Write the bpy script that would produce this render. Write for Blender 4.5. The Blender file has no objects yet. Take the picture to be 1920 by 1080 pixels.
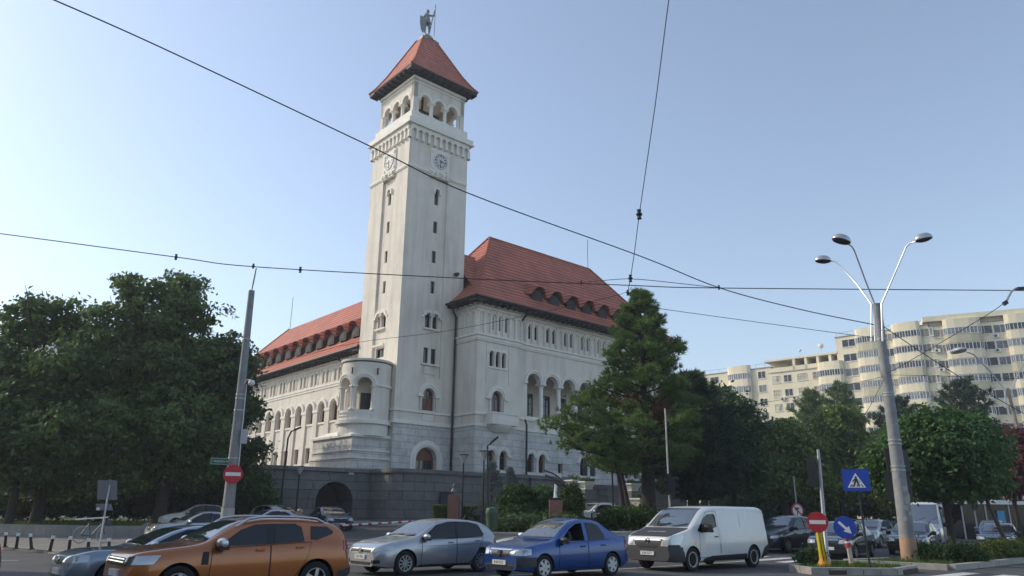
import bpy, bmesh, math, random
import numpy as np
from mathutils import Vector, Matrix
from mathutils.geometry import delaunay_2d_cdt
from mathutils.bvhtree import BVHTree
random.seed(7)
rng = np.random.default_rng(7)
S = bpy.context.scene
COL = S.collection
R = math.radians
PI = math.pi

# ---------------------------------------------------------------- camera
F = 1385.0; PITCH = R(17.06); ROLL = R(0.67); H = 1.6
_cp, _sp, _cr, _sr = math.cos(PITCH), math.sin(PITCH), math.cos(ROLL), math.sin(ROLL)
FW = Vector((0, _cp, _sp)); _u0 = Vector((0, -_sp, _cp)); _x0 = Vector((1, 0, 0))
CX = _cr*_x0 + _sr*_u0; CU = -_sr*_x0 + _cr*_u0
EYE = Vector((0, 0, H))
cam_d = bpy.data.cameras.new('camera'); cam = bpy.data.objects.new('camera', cam_d); COL.objects.link(cam)
cam_d.sensor_width = 36; cam_d.lens = F*36/1920; cam_d.clip_start = .1; cam_d.clip_end = 5000
M = Matrix((CX, CU, -FW)).transposed().to_4x4(); M.translation = EYE
cam.matrix_world = M
S.camera = cam

def ray(px, py): return CX*((px-960)/F) - CU*((py-540)/F) + FW
def at(px, py, Y):
    d = ray(px, py); return EYE + d*(Y/d.y)
def gz(x, y):
    s = min(max((y-26)/34, 0), 1.0)
    f = 1 - .9*min(max((x-9)/13, 0), 1) - .6*min(max((-12-x)/8, 0), 1)
    return 1.3*s**1.6*f
def G(px, py, dz=0.0):
    """ground point seen at a photograph position"""
    d = ray(px, py); z = dz
    for _ in range(40):
        t = (z-H)/d.z if d.z < -1e-4 else 60
        p = EYE + d*t
        z = .5*z + .5*(gz(p.x, min(p.y, 80)) + dz)
    p.z = gz(p.x, p.y) + dz
    return p

# ---------------------------------------------------------------- tagging
def tag(o, label=None, cat=None, group=None, kind=None):
    if label: o['label'] = label
    if cat: o['category'] = cat
    if group: o['group'] = group
    if kind: o['kind'] = kind
    return o
def thing(name, label, cat, loc=(0, 0, 0), rz=0.0, group=None):
    o = bpy.data.objects.new(name, None); COL.objects.link(o)
    o.empty_display_size = .2
    o.location = loc; o.rotation_euler = (0, 0, rz)
    return tag(o, label, cat, group)
def copy_tree(o, parent=None):
    c = o.copy(); COL.objects.link(c)
    if parent: c.parent = parent
    for ch in list(o.children): copy_tree(ch, c)
    return c

# ---------------------------------------------------------------- materials
_mats = {}
def nodes_of(m):
    m.use_nodes = True
    nt = m.node_tree; b = nt.nodes['Principled BSDF']
    return nt, b
def mat(name, col, rough=.7, metal=0.0, nscale=0, namt=.15, bump=0.0, bscale=None, coat=0.0, spec=None, grime=0.0, flake=0):
    if name in _mats: return _mats[name]
    m = bpy.data.materials.new(name); nt, b = nodes_of(m); N = nt.nodes; L = nt.links
    c = (*col, 1)
    b.inputs['Base Color'].default_value = c
    b.inputs['Roughness'].default_value = rough
    b.inputs['Metallic'].default_value = metal
    if spec is not None: b.inputs['Specular IOR Level'].default_value = spec
    if coat:
        b.inputs['Coat Weight'].default_value = coat; b.inputs['Coat Roughness'].default_value = .03
    if nscale:
        tc = N.new('ShaderNodeTexCoord')
        nz = N.new('ShaderNodeTexNoise'); nz.inputs['Scale'].default_value = nscale; nz.inputs['Detail'].default_value = 6; nz.inputs['Roughness'].default_value = .65
        L.new(tc.outputs['Object'], nz.inputs['Vector'])
        mr = N.new('ShaderNodeMapRange'); mr.inputs[1].default_value = .3; mr.inputs[2].default_value = .7
        mr.inputs[3].default_value = 1-namt; mr.inputs[4].default_value = 1+namt
        L.new(nz.outputs['Fac'], mr.inputs[0])
        mx = N.new('ShaderNodeMix'); mx.data_type = 'RGBA'; mx.blend_type = 'MULTIPLY'; mx.inputs[0].default_value = 1
        mx.inputs[6].default_value = c; L.new(mr.outputs[0], mx.inputs[7])
        out = mx.outputs[2]
        if grime:
            mp = N.new('ShaderNodeMapping'); mp.inputs['Scale'].default_value = (1.3, 1.3, .16); L.new(tc.outputs['Object'], mp.inputs[0])
            n2 = N.new('ShaderNodeTexNoise'); n2.inputs['Scale'].default_value = 1.0; n2.inputs['Detail'].default_value = 5; L.new(mp.outputs[0], n2.inputs['Vector'])
            m2 = N.new('ShaderNodeMapRange'); m2.inputs[1].default_value = .45; m2.inputs[2].default_value = .75; m2.inputs[3].default_value = 1; m2.inputs[4].default_value = 1-grime
            L.new(n2.outputs['Fac'], m2.inputs[0])
            mx2 = N.new('ShaderNodeMix'); mx2.data_type = 'RGBA'; mx2.blend_type = 'MULTIPLY'; mx2.inputs[0].default_value = 1
            L.new(out, mx2.inputs[6]); L.new(m2.outputs[0], mx2.inputs[7]); out = mx2.outputs[2]
        L.new(out, b.inputs['Base Color'])
        if bump:
            nb = N.new('ShaderNodeTexNoise'); nb.inputs['Scale'].default_value = bscale or nscale*6; nb.inputs['Detail'].default_value = 4
            L.new(tc.outputs['Object'], nb.inputs['Vector'])
            bp = N.new('ShaderNodeBump'); bp.inputs['Strength'].default_value = bump; bp.inputs['Distance'].default_value = .02
            L.new(nb.outputs['Fac'], bp.inputs['Height']); L.new(bp.outputs[0], b.inputs['Normal'])
    _mats[name] = m
    return m

def block_mat(name, col, mortar, bw, bh, msize, rough=.8, vary=.12, bump=.6, horiz_only=False):
    """coursed stone: brick pattern running along x+y and up z in object space"""
    m = bpy.data.materials.new(name); nt, b = nodes_of(m); N = nt.nodes; L = nt.links
    tc = N.new('ShaderNodeTexCoord'); sp = N.new('ShaderNodeSeparateXYZ'); L.new(tc.outputs['Object'], sp.inputs[0])
    ad = N.new('ShaderNodeMath'); ad.operation = 'ADD'; L.new(sp.outputs[0], ad.inputs[0]); L.new(sp.outputs[1], ad.inputs[1])
    cb = N.new('ShaderNodeCombineXYZ'); L.new(ad.outputs[0], cb.inputs[0]); L.new(sp.outputs[2], cb.inputs[1])
    br = N.new('ShaderNodeTexBrick'); br.inputs['Scale'].default_value = 1; br.inputs['Brick Width'].default_value = bw; br.inputs['Row Height'].default_value = bh
    br.inputs['Mortar Size'].default_value = msize; br.inputs['Mortar Smooth'].default_value = .3; br.inputs['Bias'].default_value = 0
    lo = tuple(c*(1-vary) for c in col); hi = tuple(min(c*(1+vary), 1) for c in col)
    br.inputs['Color1'].default_value = (*lo, 1); br.inputs['Color2'].default_value = (*hi, 1); br.inputs['Mortar'].default_value = (*mortar, 1)
    L.new(cb.outputs[0], br.inputs['Vector'])
    nz = N.new('ShaderNodeTexNoise'); nz.inputs['Scale'].default_value = 1.6; nz.inputs['Detail'].default_value = 8; nz.inputs['Roughness'].default_value = .7; L.new(tc.outputs['Object'], nz.inputs['Vector'])
    mr = N.new('ShaderNodeMapRange'); mr.inputs[1].default_value = .3; mr.inputs[2].default_value = .7; mr.inputs[3].default_value = .78; mr.inputs[4].default_value = 1.15; L.new(nz.outputs['Fac'], mr.inputs[0])
    mx = N.new('ShaderNodeMix'); mx.data_type = 'RGBA'; mx.blend_type = 'MULTIPLY'; mx.inputs[0].default_value = 1
    L.new(br.outputs['Color'], mx.inputs[6]); L.new(mr.outputs[0], mx.inputs[7]); L.new(mx.outputs[2], b.inputs['Base Color'])
    b.inputs['Roughness'].default_value = rough
    iv = N.new('ShaderNodeMath'); iv.operation = 'SUBTRACT'; iv.inputs[0].default_value = 1; L.new(br.outputs['Fac'], iv.inputs[1])
    bp = N.new('ShaderNodeBump'); bp.inputs['Strength'].default_value = bump; bp.inputs['Distance'].default_value = .03
    L.new(iv.outputs[0], bp.inputs['Height']); L.new(bp.outputs[0], b.inputs['Normal'])
    _mats[name] = m
    return m

def tile_mat(name, col, row=.33):
    """clay tile courses: one groove per row up z, scalloped pans along x+y, mottled tiles"""
    m = bpy.data.materials.new(name); nt, b = nodes_of(m); N = nt.nodes; L = nt.links
    tc = N.new('ShaderNodeTexCoord'); sp = N.new('ShaderNodeSeparateXYZ'); L.new(tc.outputs['Object'], sp.inputs[0])
    ad = N.new('ShaderNodeMath'); ad.operation = 'ADD'; L.new(sp.outputs[0], ad.inputs[0]); L.new(sp.outputs[1], ad.inputs[1])
    cb = N.new('ShaderNodeCombineXYZ'); L.new(ad.outputs[0], cb.inputs[0]); L.new(sp.outputs[2], cb.inputs[1])
    br = N.new('ShaderNodeTexBrick'); br.inputs['Scale'].default_value = 1; br.inputs['Brick Width'].default_value = row*.8; br.inputs['Row Height'].default_value = row
    br.inputs['Mortar Size'].default_value = .018; br.inputs['Mortar Smooth'].default_value = .6
    br.inputs['Color1'].default_value = (*[c*.85 for c in col], 1); br.inputs['Color2'].default_value = (*[c*1.15 for c in col], 1); br.inputs['Mortar'].default_value = (*[c*.3 for c in col], 1)
    L.new(cb.outputs[0], br.inputs['Vector'])
    d = N.new('ShaderNodeMath'); d.operation = 'DIVIDE'; d.inputs[1].default_value = row; L.new(sp.outputs[2], d.inputs[0])
    fr = N.new('ShaderNodeMath'); fr.operation = 'FRACT'; L.new(d.outputs[0], fr.inputs[0])
    mr = N.new('ShaderNodeMapRange'); mr.inputs[1].default_value = .1; mr.inputs[2].default_value = .4; mr.inputs[3].default_value = .34; mr.inputs[4].default_value = 1.0; L.new(fr.outputs[0], mr.inputs[0])
    nz = N.new('ShaderNodeTexNoise'); nz.inputs['Scale'].default_value = .5; nz.inputs['Detail'].default_value = 8; L.new(tc.outputs['Object'], nz.inputs['Vector'])
    m3 = N.new('ShaderNodeMapRange'); m3.inputs[1].default_value = .3; m3.inputs[2].default_value = .7; m3.inputs[3].default_value = .8; m3.inputs[4].default_value = 1.12; L.new(nz.outputs['Fac'], m3.inputs[0])
    pr = N.new('ShaderNodeMath'); pr.operation = 'MULTIPLY'; L.new(mr.outputs[0], pr.inputs[0]); L.new(m3.outputs[0], pr.inputs[1])
    mx = N.new('ShaderNodeMix'); mx.data_type = 'RGBA'; mx.blend_type = 'MULTIPLY'; mx.inputs[0].default_value = 1
    L.new(br.outputs['Color'], mx.inputs[6]); L.new(pr.outputs[0], mx.inputs[7]); L.new(mx.outputs[2], b.inputs['Base Color'])
    b.inputs['Roughness'].default_value = .75
    bp = N.new('ShaderNodeBump'); bp.inputs['Strength'].default_value = .8; bp.inputs['Distance'].default_value = .06
    iv = N.new('ShaderNodeMath'); iv.operation = 'SUBTRACT'; iv.inputs[0].default_value = 1; L.new(fr.outputs[0], iv.inputs[1])
    L.new(iv.outputs[0], bp.inputs['Height']); L.new(bp.outputs[0], b.inputs['Normal'])
    _mats[name] = m
    return m

def leaf_mat(name, c1, c2, c3=None, trans=.35, rough=.55):
    m = bpy.data.materials.new(name); nt, b = nodes_of(m); N = nt.nodes; L = nt.links
    at_ = N.new('ShaderNodeAttribute'); at_.attribute_name = 'tint'
    cr = N.new('ShaderNodeValToRGB'); e = cr.color_ramp.elements
    e[0].position = 0; e[0].color = (*c1, 1); e[1].position = .8; e[1].color = (*c2, 1)
    if c3: k = e.new(1.0); k.color = (*c3, 1)
    L.new(at_.outputs['Fac'], cr.inputs[0]); L.new(cr.outputs[0], b.inputs['Base Color'])
    b.inputs['Roughness'].default_value = rough; b.inputs['Specular IOR Level'].default_value = .3
    tr = N.new('ShaderNodeBsdfTranslucent'); L.new(cr.outputs[0], tr.inputs[0])
    mx = N.new('ShaderNodeMixShader'); mx.inputs[0].default_value = trans
    L.new(b.outputs[0], mx.inputs[1]); L.new(tr.outputs[0], mx.inputs[2]); L.new(mx.outputs[0], N['Material Output'].inputs[0])
    _mats[name] = m
    return m

# ---------------------------------------------------------------- mesh builder
def inside(p, poly):
    x, y = p; c = False; j = len(poly)-1
    for i in range(len(poly)):
        xi, yi = poly[i]; xj, yj = poly[j]
        if (yi > y) != (yj > y) and x < (xj-xi)*(y-yi)/(yj-yi)+xi: c = not c
        j = i
    return c
def triangulate(outer, holes=(), step=0):
    pts = []; edges = []
    for lp in [outer, *holes]:
        b0 = len(pts); n = len(lp); pts += [Vector(q) for q in lp]
        edges += [(b0+i, b0+(i+1) % n) for i in range(n)]
    if step:
        xs = [p.x for p in pts]; ys = [p.y for p in pts]
        nx = int((max(xs)-min(xs))/step)+1; ny = int((max(ys)-min(ys))/step)+1
        for i in range(nx+1):
            for j in range(ny+1):
                q = (min(xs)+(i+.03)*step, min(ys)+(j+.03)*step)
                if inside(q, outer) and not any(inside(q, h) for h in holes): pts.append(Vector(q))
    v, e, f, *_ = delaunay_2d_cdt(pts, edges, [], 0, 1e-5)
    out = []
    for t in f:
        c = (sum(v[i].x for i in t)/len(t), sum(v[i].y for i in t)/len(t))
        if inside(c, outer) and not any(inside(c, h) for h in holes): out.append(t)
    return [(q.x, q.y) for q in v], out

class MB:
    def __init__(s): s.v = []; s.f = []; s.m = []; s.cur = 0
    def add(s, vs, fs, mi=None):
        b = len(s.v); s.v += [tuple(q) for q in vs]
        for f in fs: s.f.append(tuple(b+i for i in f)); s.m.append(s.cur if mi is None else mi)
    def box(s, x0, x1, y0, y1, z0, z1, mi=None):
        s.add([(x0,y0,z0),(x1,y0,z0),(x1,y1,z0),(x0,y1,z0),(x0,y0,z1),(x1,y0,z1),(x1,y1,z1),(x0,y1,z1)],
              [(0,3,2,1),(4,5,6,7),(0,1,5,4),(1,2,6,5),(2,3,7,6),(3,0,4,7)], mi)
    def obox(s, c, ux, uy, uz, mi=None):
        """oriented box: centre and three half-axis vectors"""
        c, ux, uy, uz = (Vector(q).to_3d() for q in (c, ux, uy, uz))
        vs = [c+a*ux+b*uy+d*uz for d in (-1, 1) for a, b in ((-1,-1),(1,-1),(1,1),(-1,1))]
        s.add(vs, [(0,3,2,1),(4,5,6,7),(0,1,5,4),(1,2,6,5),(2,3,7,6),(3,0,4,7)], mi)
    def tube(s, pts, r, n=8, caps=True, mi=None):
        pts = [Vector(p) for p in pts]; rs = r if isinstance(r, (list, tuple)) else [r]*len(pts)
        vs = []; fs = []; up = None
        for i, p in enumerate(pts):
            d = (pts[min(i+1, len(pts)-1)] - pts[max(i-1, 0)])
            d = d.normalized() if d.length > 1e-9 else Vector((0, 0, 1))
            if up is None:
                up = Vector((0, 0, 1)) if abs(d.z) < .95 else Vector((1, 0, 0))
            a = d.cross(up).normalized(); b = a.cross(d).normalized(); up = b
            for k in range(n):
                t = 2*PI*k/n; vs.append(p + a*math.cos(t)*rs[i] + b*math.sin(t)*rs[i])
        for i in range(len(pts)-1):
            for k in range(n):
                fs.append((i*n+k, i*n+(k+1) % n, (i+1)*n+(k+1) % n, (i+1)*n+k))
        if caps: fs += [tuple(range(n))[::-1], tuple(range((len(pts)-1)*n, len(pts)*n))]
        s.add(vs, fs, mi)
    def lathe(s, prof, c=(0, 0, 0), n=16, axis='z', mi=None, a0=0, a1=2*PI):
        """prof: (radius, height) pairs"""
        full = abs(a1-a0-2*PI) < 1e-6; m = n if full else n+1
        vs = []; fs = []
        for r, h in prof:
            for k in range(m):
                t = a0+(a1-a0)*k/n; x, y = r*math.cos(t), r*math.sin(t)
                q = (x, y, h) if axis == 'z' else (x, h, y) if axis == 'y' else (h, x, y)
                vs.append((q[0]+c[0], q[1]+c[1], q[2]+c[2]))
        for i in range(len(prof)-1):
            for k in range(n):
                k2 = (k+1) % m if full else k+1
                fs.append((i*m+k, i*m+k2, (i+1)*m+k2, (i+1)*m+k))
        s.add(vs, fs, mi)
    def poly(s, fn, outer, holes=(), step=0, mi=None):
        v, f = triangulate(outer, holes, step)
        s.add([fn(*q) for q in v], f, mi)
    def loopwall(s, fa, fb, loop, closed=True, mi=None):
        n = len(loop); vs = [fa(*q) for q in loop] + [fb(*q) for q in loop]
        s.add(vs, [(i, (i+1) % n, n+(i+1) % n, n+i) for i in range(n if closed else n-1)], mi)
    def panel(s, P, outer, holes=(), depth=0, step=0, mi=None, rim=None, off=0):
        """flat (or mapped) wall face with real openings and reveals; P(u,z,d) maps to space, d is outward"""
        s.poly(lambda u, z: P(u, z, off), outer, holes, step, mi)
        for h in holes:
            if depth: s.loopwall(lambda u, z: P(u, z, off), lambda u, z: P(u, z, off-depth), h, True, mi if rim is None else rim)
    def slab(s, P, outer, d0, d1, holes=(), step=0, mi=None):
        """thickened polygon between outward offsets d0 (back) and d1 (front)"""
        s.poly(lambda u, z: P(u, z, d1), outer, holes, step, mi)
        for h in [outer, *holes]: s.loopwall(lambda u, z: P(u, z, d0), lambda u, z: P(u, z, d1), h, True, mi)
    def band(s, P, u0, u1, z0, z1, proj, mi=None, d0=-.02):
        s.slab(P, [(u0, z0), (u1, z0), (u1, z1), (u0, z1)], d0, proj, mi=mi)
    def arch(s, P, cu, zs, r0, r1, proj, zleg=None, n=12, mi=None, d0=-.02):
        """archivolt ring with optional straight legs down to zleg"""
        a = [PI*k/n for k in range(n+1)]
        outer = [(cu+r1*math.cos(t), zs+r1*math.sin(t)) for t in a]; inner = [(cu+r0*math.cos(t), zs+r0*math.sin(t)) for t in a]
        if zleg is not None:
            outer = [(cu+r1, zleg)] + outer + [(cu-r1, zleg)]; inner = [(cu+r0, zleg)] + inner + [(cu-r0, zleg)]
        m = len(outer); fs = []; vs = [P(*q, proj) for q in outer]+[P(*q, proj) for q in inner]+[P(*q, d0) for q in outer]+[P(*q, d0) for q in inner]
        for i in range(m-1):
            fs += [(i, i+1, m+i+1, m+i), (i, i+1, 2*m+i+1, 2*m+i), (m+i, m+i+1, 3*m+i+1, 3*m+i)]
        fs += [(0, m, 3*m, 2*m), (m-1, 2*m-1, 4*m-1, 3*m-1)]
        s.add(vs, fs, mi)
    def build(s, name, mats, parent=None, smooth=False, auto=None):
        me = bpy.data.meshes.new(name); me.from_pydata(s.v, [], s.f)
        mats = mats if isinstance(mats, (list, tuple)) else [mats]
        for k in mats: me.materials.append(k)
        if len(mats) > 1: me.polygons.foreach_set('material_index', s.m)
        if smooth: me.polygons.foreach_set('use_smooth', [True]*len(me.polygons))
        bm = bmesh.new(); bm.from_mesh(me); bmesh.ops.remove_doubles(bm, verts=bm.verts, dist=1e-5) if smooth else None
        bmesh.ops.recalc_face_normals(bm, faces=bm.faces)
        if smooth:
            ang = auto or R(40)
            for e in bm.edges:
                e.smooth = not (len(e.link_faces) == 2 and e.calc_face_angle(0) > ang)
        bm.to_mesh(me); bm.free(); me.update()
        o = bpy.data.objects.new(name, me); COL.objects.link(o)
        if parent: o.parent = parent
        return o

def rect(u0, u1, z0, z1): return [(u0, z0), (u1, z0), (u1, z1), (u0, z1)]
def arch_loop(cu, w, z0, zs, n=10, r=None):
    r = r or w/2
    return [(cu-w/2, z0), (cu+w/2, z0)] + [(cu+w/2*math.cos(PI*k/n), zs+r*math.sin(PI*k/n)) for k in range(n+1)]
def inset(loop, d):
    n = len(loop); out = []
    A = sum(loop[i][0]*loop[(i+1) % n][1]-loop[(i+1) % n][0]*loop[i][1] for i in range(n)); sg = 1 if A > 0 else -1
    for i in range(n):
        p, q, r = Vector(loop[i-1]), Vector(loop[i]), Vector(loop[(i+1) % n])
        a = (q-p); b = (r-q)
        if a.length < 1e-6 or b.length < 1e-6: out.append(tuple(q)); continue
        a.normalize(); b.normalize()
        na, nb = Vector((-a.y, a.x))*sg, Vector((-b.y, b.x))*sg; m = (na+nb)
        if m.length < 1e-6: out.append(tuple(q)); continue
        m.normalize(); k = d/max(m.dot(na), .3)
        out.append((q.x+m.x*k, q.y+m.y*k))
    return out

def text(name, s, size, mtl, parent, loc, rot, extrude=.002, sx=1.0, align='CENTER'):
    c = bpy.data.curves.new(name, 'FONT'); c.body = s; c.size = size; c.extrude = extrude; c.align_x = align; c.align_y = 'CENTER'
    c.materials.append(mtl); o = bpy.data.objects.new(name, c); COL.objects.link(o)
    dg = bpy.context.evaluated_depsgraph_get(); me = bpy.data.meshes.new_from_object(o.evaluated_get(dg))
    bpy.data.objects.remove(o); o = bpy.data.objects.new(name, me); COL.objects.link(o)
    o.location = loc; o.rotation_euler = rot; o.scale = (sx, 1, 1)
    if parent: o.parent = parent
    return o

# ---------------------------------------------------------------- world, sun
SUN_DIR = Vector((-.97, .24, 0)).normalized(); SUN_EL = R(33)
w = bpy.data.worlds.new('World'); S.world = w; w.use_nodes = True
nt = w.node_tree; bg = nt.nodes['Background']
sky = nt.nodes.new('ShaderNodeTexSky'); sky.sky_type = 'NISHITA'; sky.sun_disc = False
sky.sun_elevation = SUN_EL; sky.sun_rotation = math.atan2(SUN_DIR.x, SUN_DIR.y)
sky.air_density = 1.2; sky.dust_density = 1.1; sky.ozone_density = 3.0; sky.altitude = 80
hs_ = nt.nodes.new('ShaderNodeHueSaturation'); hs_.inputs['Saturation'].default_value = .80
nt.links.new(sky.outputs[0], hs_.inputs['Color']); nt.links.new(hs_.outputs[0], bg.inputs[0]); bg.inputs[1].default_value = .15
sl = bpy.data.lights.new('sun', 'SUN'); sl.energy = 2.0; sl.angle = R(.55); sl.color = (1, .87, .68)
so = bpy.data.objects.new('sun', sl); COL.objects.link(so)
sv = Vector((SUN_DIR.x*math.cos(SUN_EL), SUN_DIR.y*math.cos(SUN_EL), math.sin(SUN_EL)))
so.rotation_euler = sv.to_track_quat('Z', 'Y').to_euler(); so.location = sv*80
S.view_settings.view_transform = 'Standard'; S.view_settings.look = 'None'; S.view_settings.exposure = .47; S.view_settings.gamma = 1
hz_ = bpy.data.meshes.new('haze'); _hb = bmesh.new(); bmesh.ops.create_cube(_hb, size=1.0); _hb.to_mesh(hz_); _hb.free()
haze = bpy.data.objects.new('haze', hz_); COL.objects.link(haze); haze.location = (10, 90, 26.3); haze.scale = (420, 330, 54.6); haze['kind'] = 'stuff'
_hm = bpy.data.materials.new('haze_air'); _hm.use_nodes = True; _n = _hm.node_tree; _n.nodes.remove(_n.nodes['Principled BSDF'])
_pv = _n.nodes.new('ShaderNodeVolumePrincipled'); _pv.inputs['Density'].default_value = .0008; _pv.inputs['Color'].default_value = (.93, .95, 1, 1); _pv.inputs['Anisotropy'].default_value = .25
_n.links.new(_pv.outputs[0], _n.nodes['Material Output'].inputs['Volume']); hz_.materials.append(_hm)
S.cycles.volume_bounces = 0
S.render.engine = 'CYCLES'
S.cycles.max_bounces = 6; S.cycles.diffuse_bounces = 3; S.cycles.glossy_bounces = 3; S.cycles.transparent_max_bounces = 8
S.cycles.use_denoising = True
# ================================================================ SETTING
M_asph = mat('asphalt', (.078, .077, .077), .8, nscale=.6, namt=.32, bump=.5, bscale=60)
M_pave = mat('pavement_concrete', (.20, .19, .175), .85, nscale=1.1, namt=.2, bump=.3, bscale=40)
M_kerb = mat('kerb_stone', (.36, .345, .31), .85, nscale=2.5, namt=.22, bump=.3)
M_soil = mat('soil', (.085, .065, .045), .95, nscale=2, namt=.3, bump=.8, bscale=25)
M_lawn = mat('lawn_green', (.05, .085, .02), .9, nscale=1.4, namt=.35, bump=.8, bscale=30)
M_paint = mat('road_paint', (.62, .62, .60), .7, nscale=5, namt=.22)
M_conc = mat('concrete_grey', (.33, .325, .31), .85, nscale=1.2, namt=.2, bump=.2, grime=.3)
M_white = mat('white_paint', (.78, .78, .77), .5)
M_black = mat('black_rubber', (.014, .014, .015), .75)
M_steel = mat('galvanised_steel', (.42, .43, .44), .5, .5, nscale=4, namt=.15)
M_dark = mat('dark_metal', (.03, .032, .035), .5, .3)
M_red = mat('sign_red', (.48, .022, .03), .45)
M_blue = mat('sign_blue', (.012, .06, .42), .45)

def ground_grid():
    xs = sorted(set([-900, -500, -250, -140, -90] + list(range(-60, 61, 3)) + [75, 100, 140, 200, 350, 600, 900]))
    ys = sorted(set([-200, -90, -40, -15, 0, 8, 14] + list(range(18, 66, 2)) + [75, 90, 120, 180, 300, 600, 1200, 2500]))
    mb = MB(); nx = len(xs)
    vs = [(x, y, gz(x, y)) for y in ys for x in xs]
    mb.add(vs, [(j*nx+i, j*nx+i+1, (j+1)*nx+i+1, (j+1)*nx+i) for j in range(len(ys)-1) for i in range(nx-1)])
    return mb
tag(ground_grid().build('road', M_asph, smooth=True), kind='structure')

def slab_on_ground(name, poly, h, m, kind='structure', step=2.0, side=None):
    """paving or bed: a draped sheet h above the ground with real edges going down"""
    mb = MB(); P = lambda u, v, d: (u, v, gz(u, v)+d)
    dense = []
    for i, a in enumerate(poly):
        b = poly[(i+1) % len(poly)]; k = max(1, int((Vector(b)-Vector(a)).length/step))
        dense += [(a[0]+(b[0]-a[0])*t/k, a[1]+(b[1]-a[1])*t/k) for t in range(k)]
    mb.poly(lambda u, v: P(u, v, h), dense, step=step)
    mb.loopwall(lambda u, v: P(u, v, -.05), lambda u, v: P(u, v, h), dense)
    o = mb.build(name, m); tag(o, kind=kind); return o
def kerb(name, pts, h, wdt, m=M_kerb, stone=1.0):
    """row of kerb stones along a polyline, narrow joints between them"""
    mb = MB()
    for a, b in zip(pts, pts[1:]):
        a, b = Vector(a), Vector(b); L_ = (b-a).length; d = (b-a)/L_; nrm = Vector((-d.y, d.x)); k = max(1, round(L_/stone))
        for i in range(k):
            p, q = a+d*(L_*i/k+.01), a+d*(L_*(i+1)/k-.01)
            j = random.uniform(-.008, .008)
            vs = []
            for (r_, s_) in ((p, 0), (q, 0), (q, 1), (p, 1)):
                c = r_+nrm*(s_*wdt+j); vs.append((c.x, c.y, gz(c.x, c.y)-.05))
            vs += [(x, y, z+.05+h+j*.5) for x, y, z in vs]
            mb.add(vs, [(0,3,2,1),(4,5,6,7),(0,1,5,4),(1,2,6,5),(2,3,7,6),(3,0,4,7)])
    return tag(mb.build(name, m), kind='structure')

# left pavement with its kerb, low retaining wall and lawn
KL = [(-62, 58.5), (-19.6, 31.0), (-15.6, 28.2), (-12.4, 26.6), (-11.2, 27.6)]
slab_on_ground('pavement', [(-62, 59), *KL[1:], (-14.8, 33), (-19.3, 40.9), (-24.2, 41.0), (-62, 62)], .12, M_pave)
kerb('pavement_kerb', KL[::-1], .125, -.16)
LW_ = [(-70, 52), (-24.5, 41.2), (-19.4, 41.5), (-28, 62)]
slab_on_ground('lawn', [(-70, 52.2), (-24.5, 41.45), (-19.7, 41.75), (-28.2, 62), (-70, 62)], .5, M_lawn)
mb = MB()
for a, b in zip(LW_, LW_[1:]):
    a, b = Vector(a), Vector(b); L_ = (b-a).length; d = (b-a)/L_; k = max(1, int(L_/2.6)); nrm = Vector((-d.y, d.x))
    for i in range(k):
        c = a+d*(L_*(i+.5)/k); z = gz(c.x, c.y)
        mb.obox((c.x+nrm.x*.12, c.y+nrm.y*.12, z+.3), d*(L_/k/2-.012), nrm*.12, (0, 0, .36))
tag(mb.build('retaining_wall', M_conc), 'low grey concrete retaining wall in front of the shaded lawn', 'wall', kind='thing')

# planter wall and bed in the middle
PW = [(-1.1, 31.0), (3.4, 31.4), (9.4, 36.4), (13.5, 40.2)]
slab_on_ground('planting_bed', [(-1.0, 31.2), (3.4, 31.6), (9.4, 36.6), (13.5, 40.4), (8, 43), (-1.6, 38.5)], .35, M_soil)
mb = MB()
for a, b in zip(PW, PW[1:]):
    a, b = Vector(a), Vector(b); L_ = (b-a).length; d = (b-a)/L_; nrm = Vector((-d.y, d.x)); c = (a+b)/2; z = gz(c.x, c.y)
    mb.obox((c.x, c.y, z+.38), d*L_/2, nrm*.1, (0, 0, .42)); mb.obox((c.x, c.y, z+.83), d*(L_/2+.02), nrm*.16, (0, 0, .035))
tag(mb.build('planter_wall', mat('pale_concrete', (.47, .46, .42), .8, nscale=1.5, namt=.15, grime=.25)), 'pale concrete planter wall in front of the clipped bushes', 'wall', kind='thing')

# right traffic island (kerbed bed) and the small refuge with signs
IS = [(12.2, 28.2), (14.6, 26.1), (17.0, 28.2), (21.1, 31.8), (40, 48.4), (38.4, 50.2), (17.5, 31.7), (14.4, 29.5)]
slab_on_ground('island_bed', IS, .14, M_soil, step=1.5)
kerb('island_kerb', [IS[7], IS[0], IS[1], IS[2], IS[3], IS[4]], .19, -.22)
RF = [(8.75, 24.6), (9.0, 23.4), (11.6, 23.5), (13.0, 25.0), (12.0, 27.2), (10.6, 27.6)]
slab_on_ground('refuge_bed', RF, .13, M_soil, step=1.0)
kerb('refuge_kerb', RF+[RF[0]], .2, .2, stone=.55)

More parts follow.
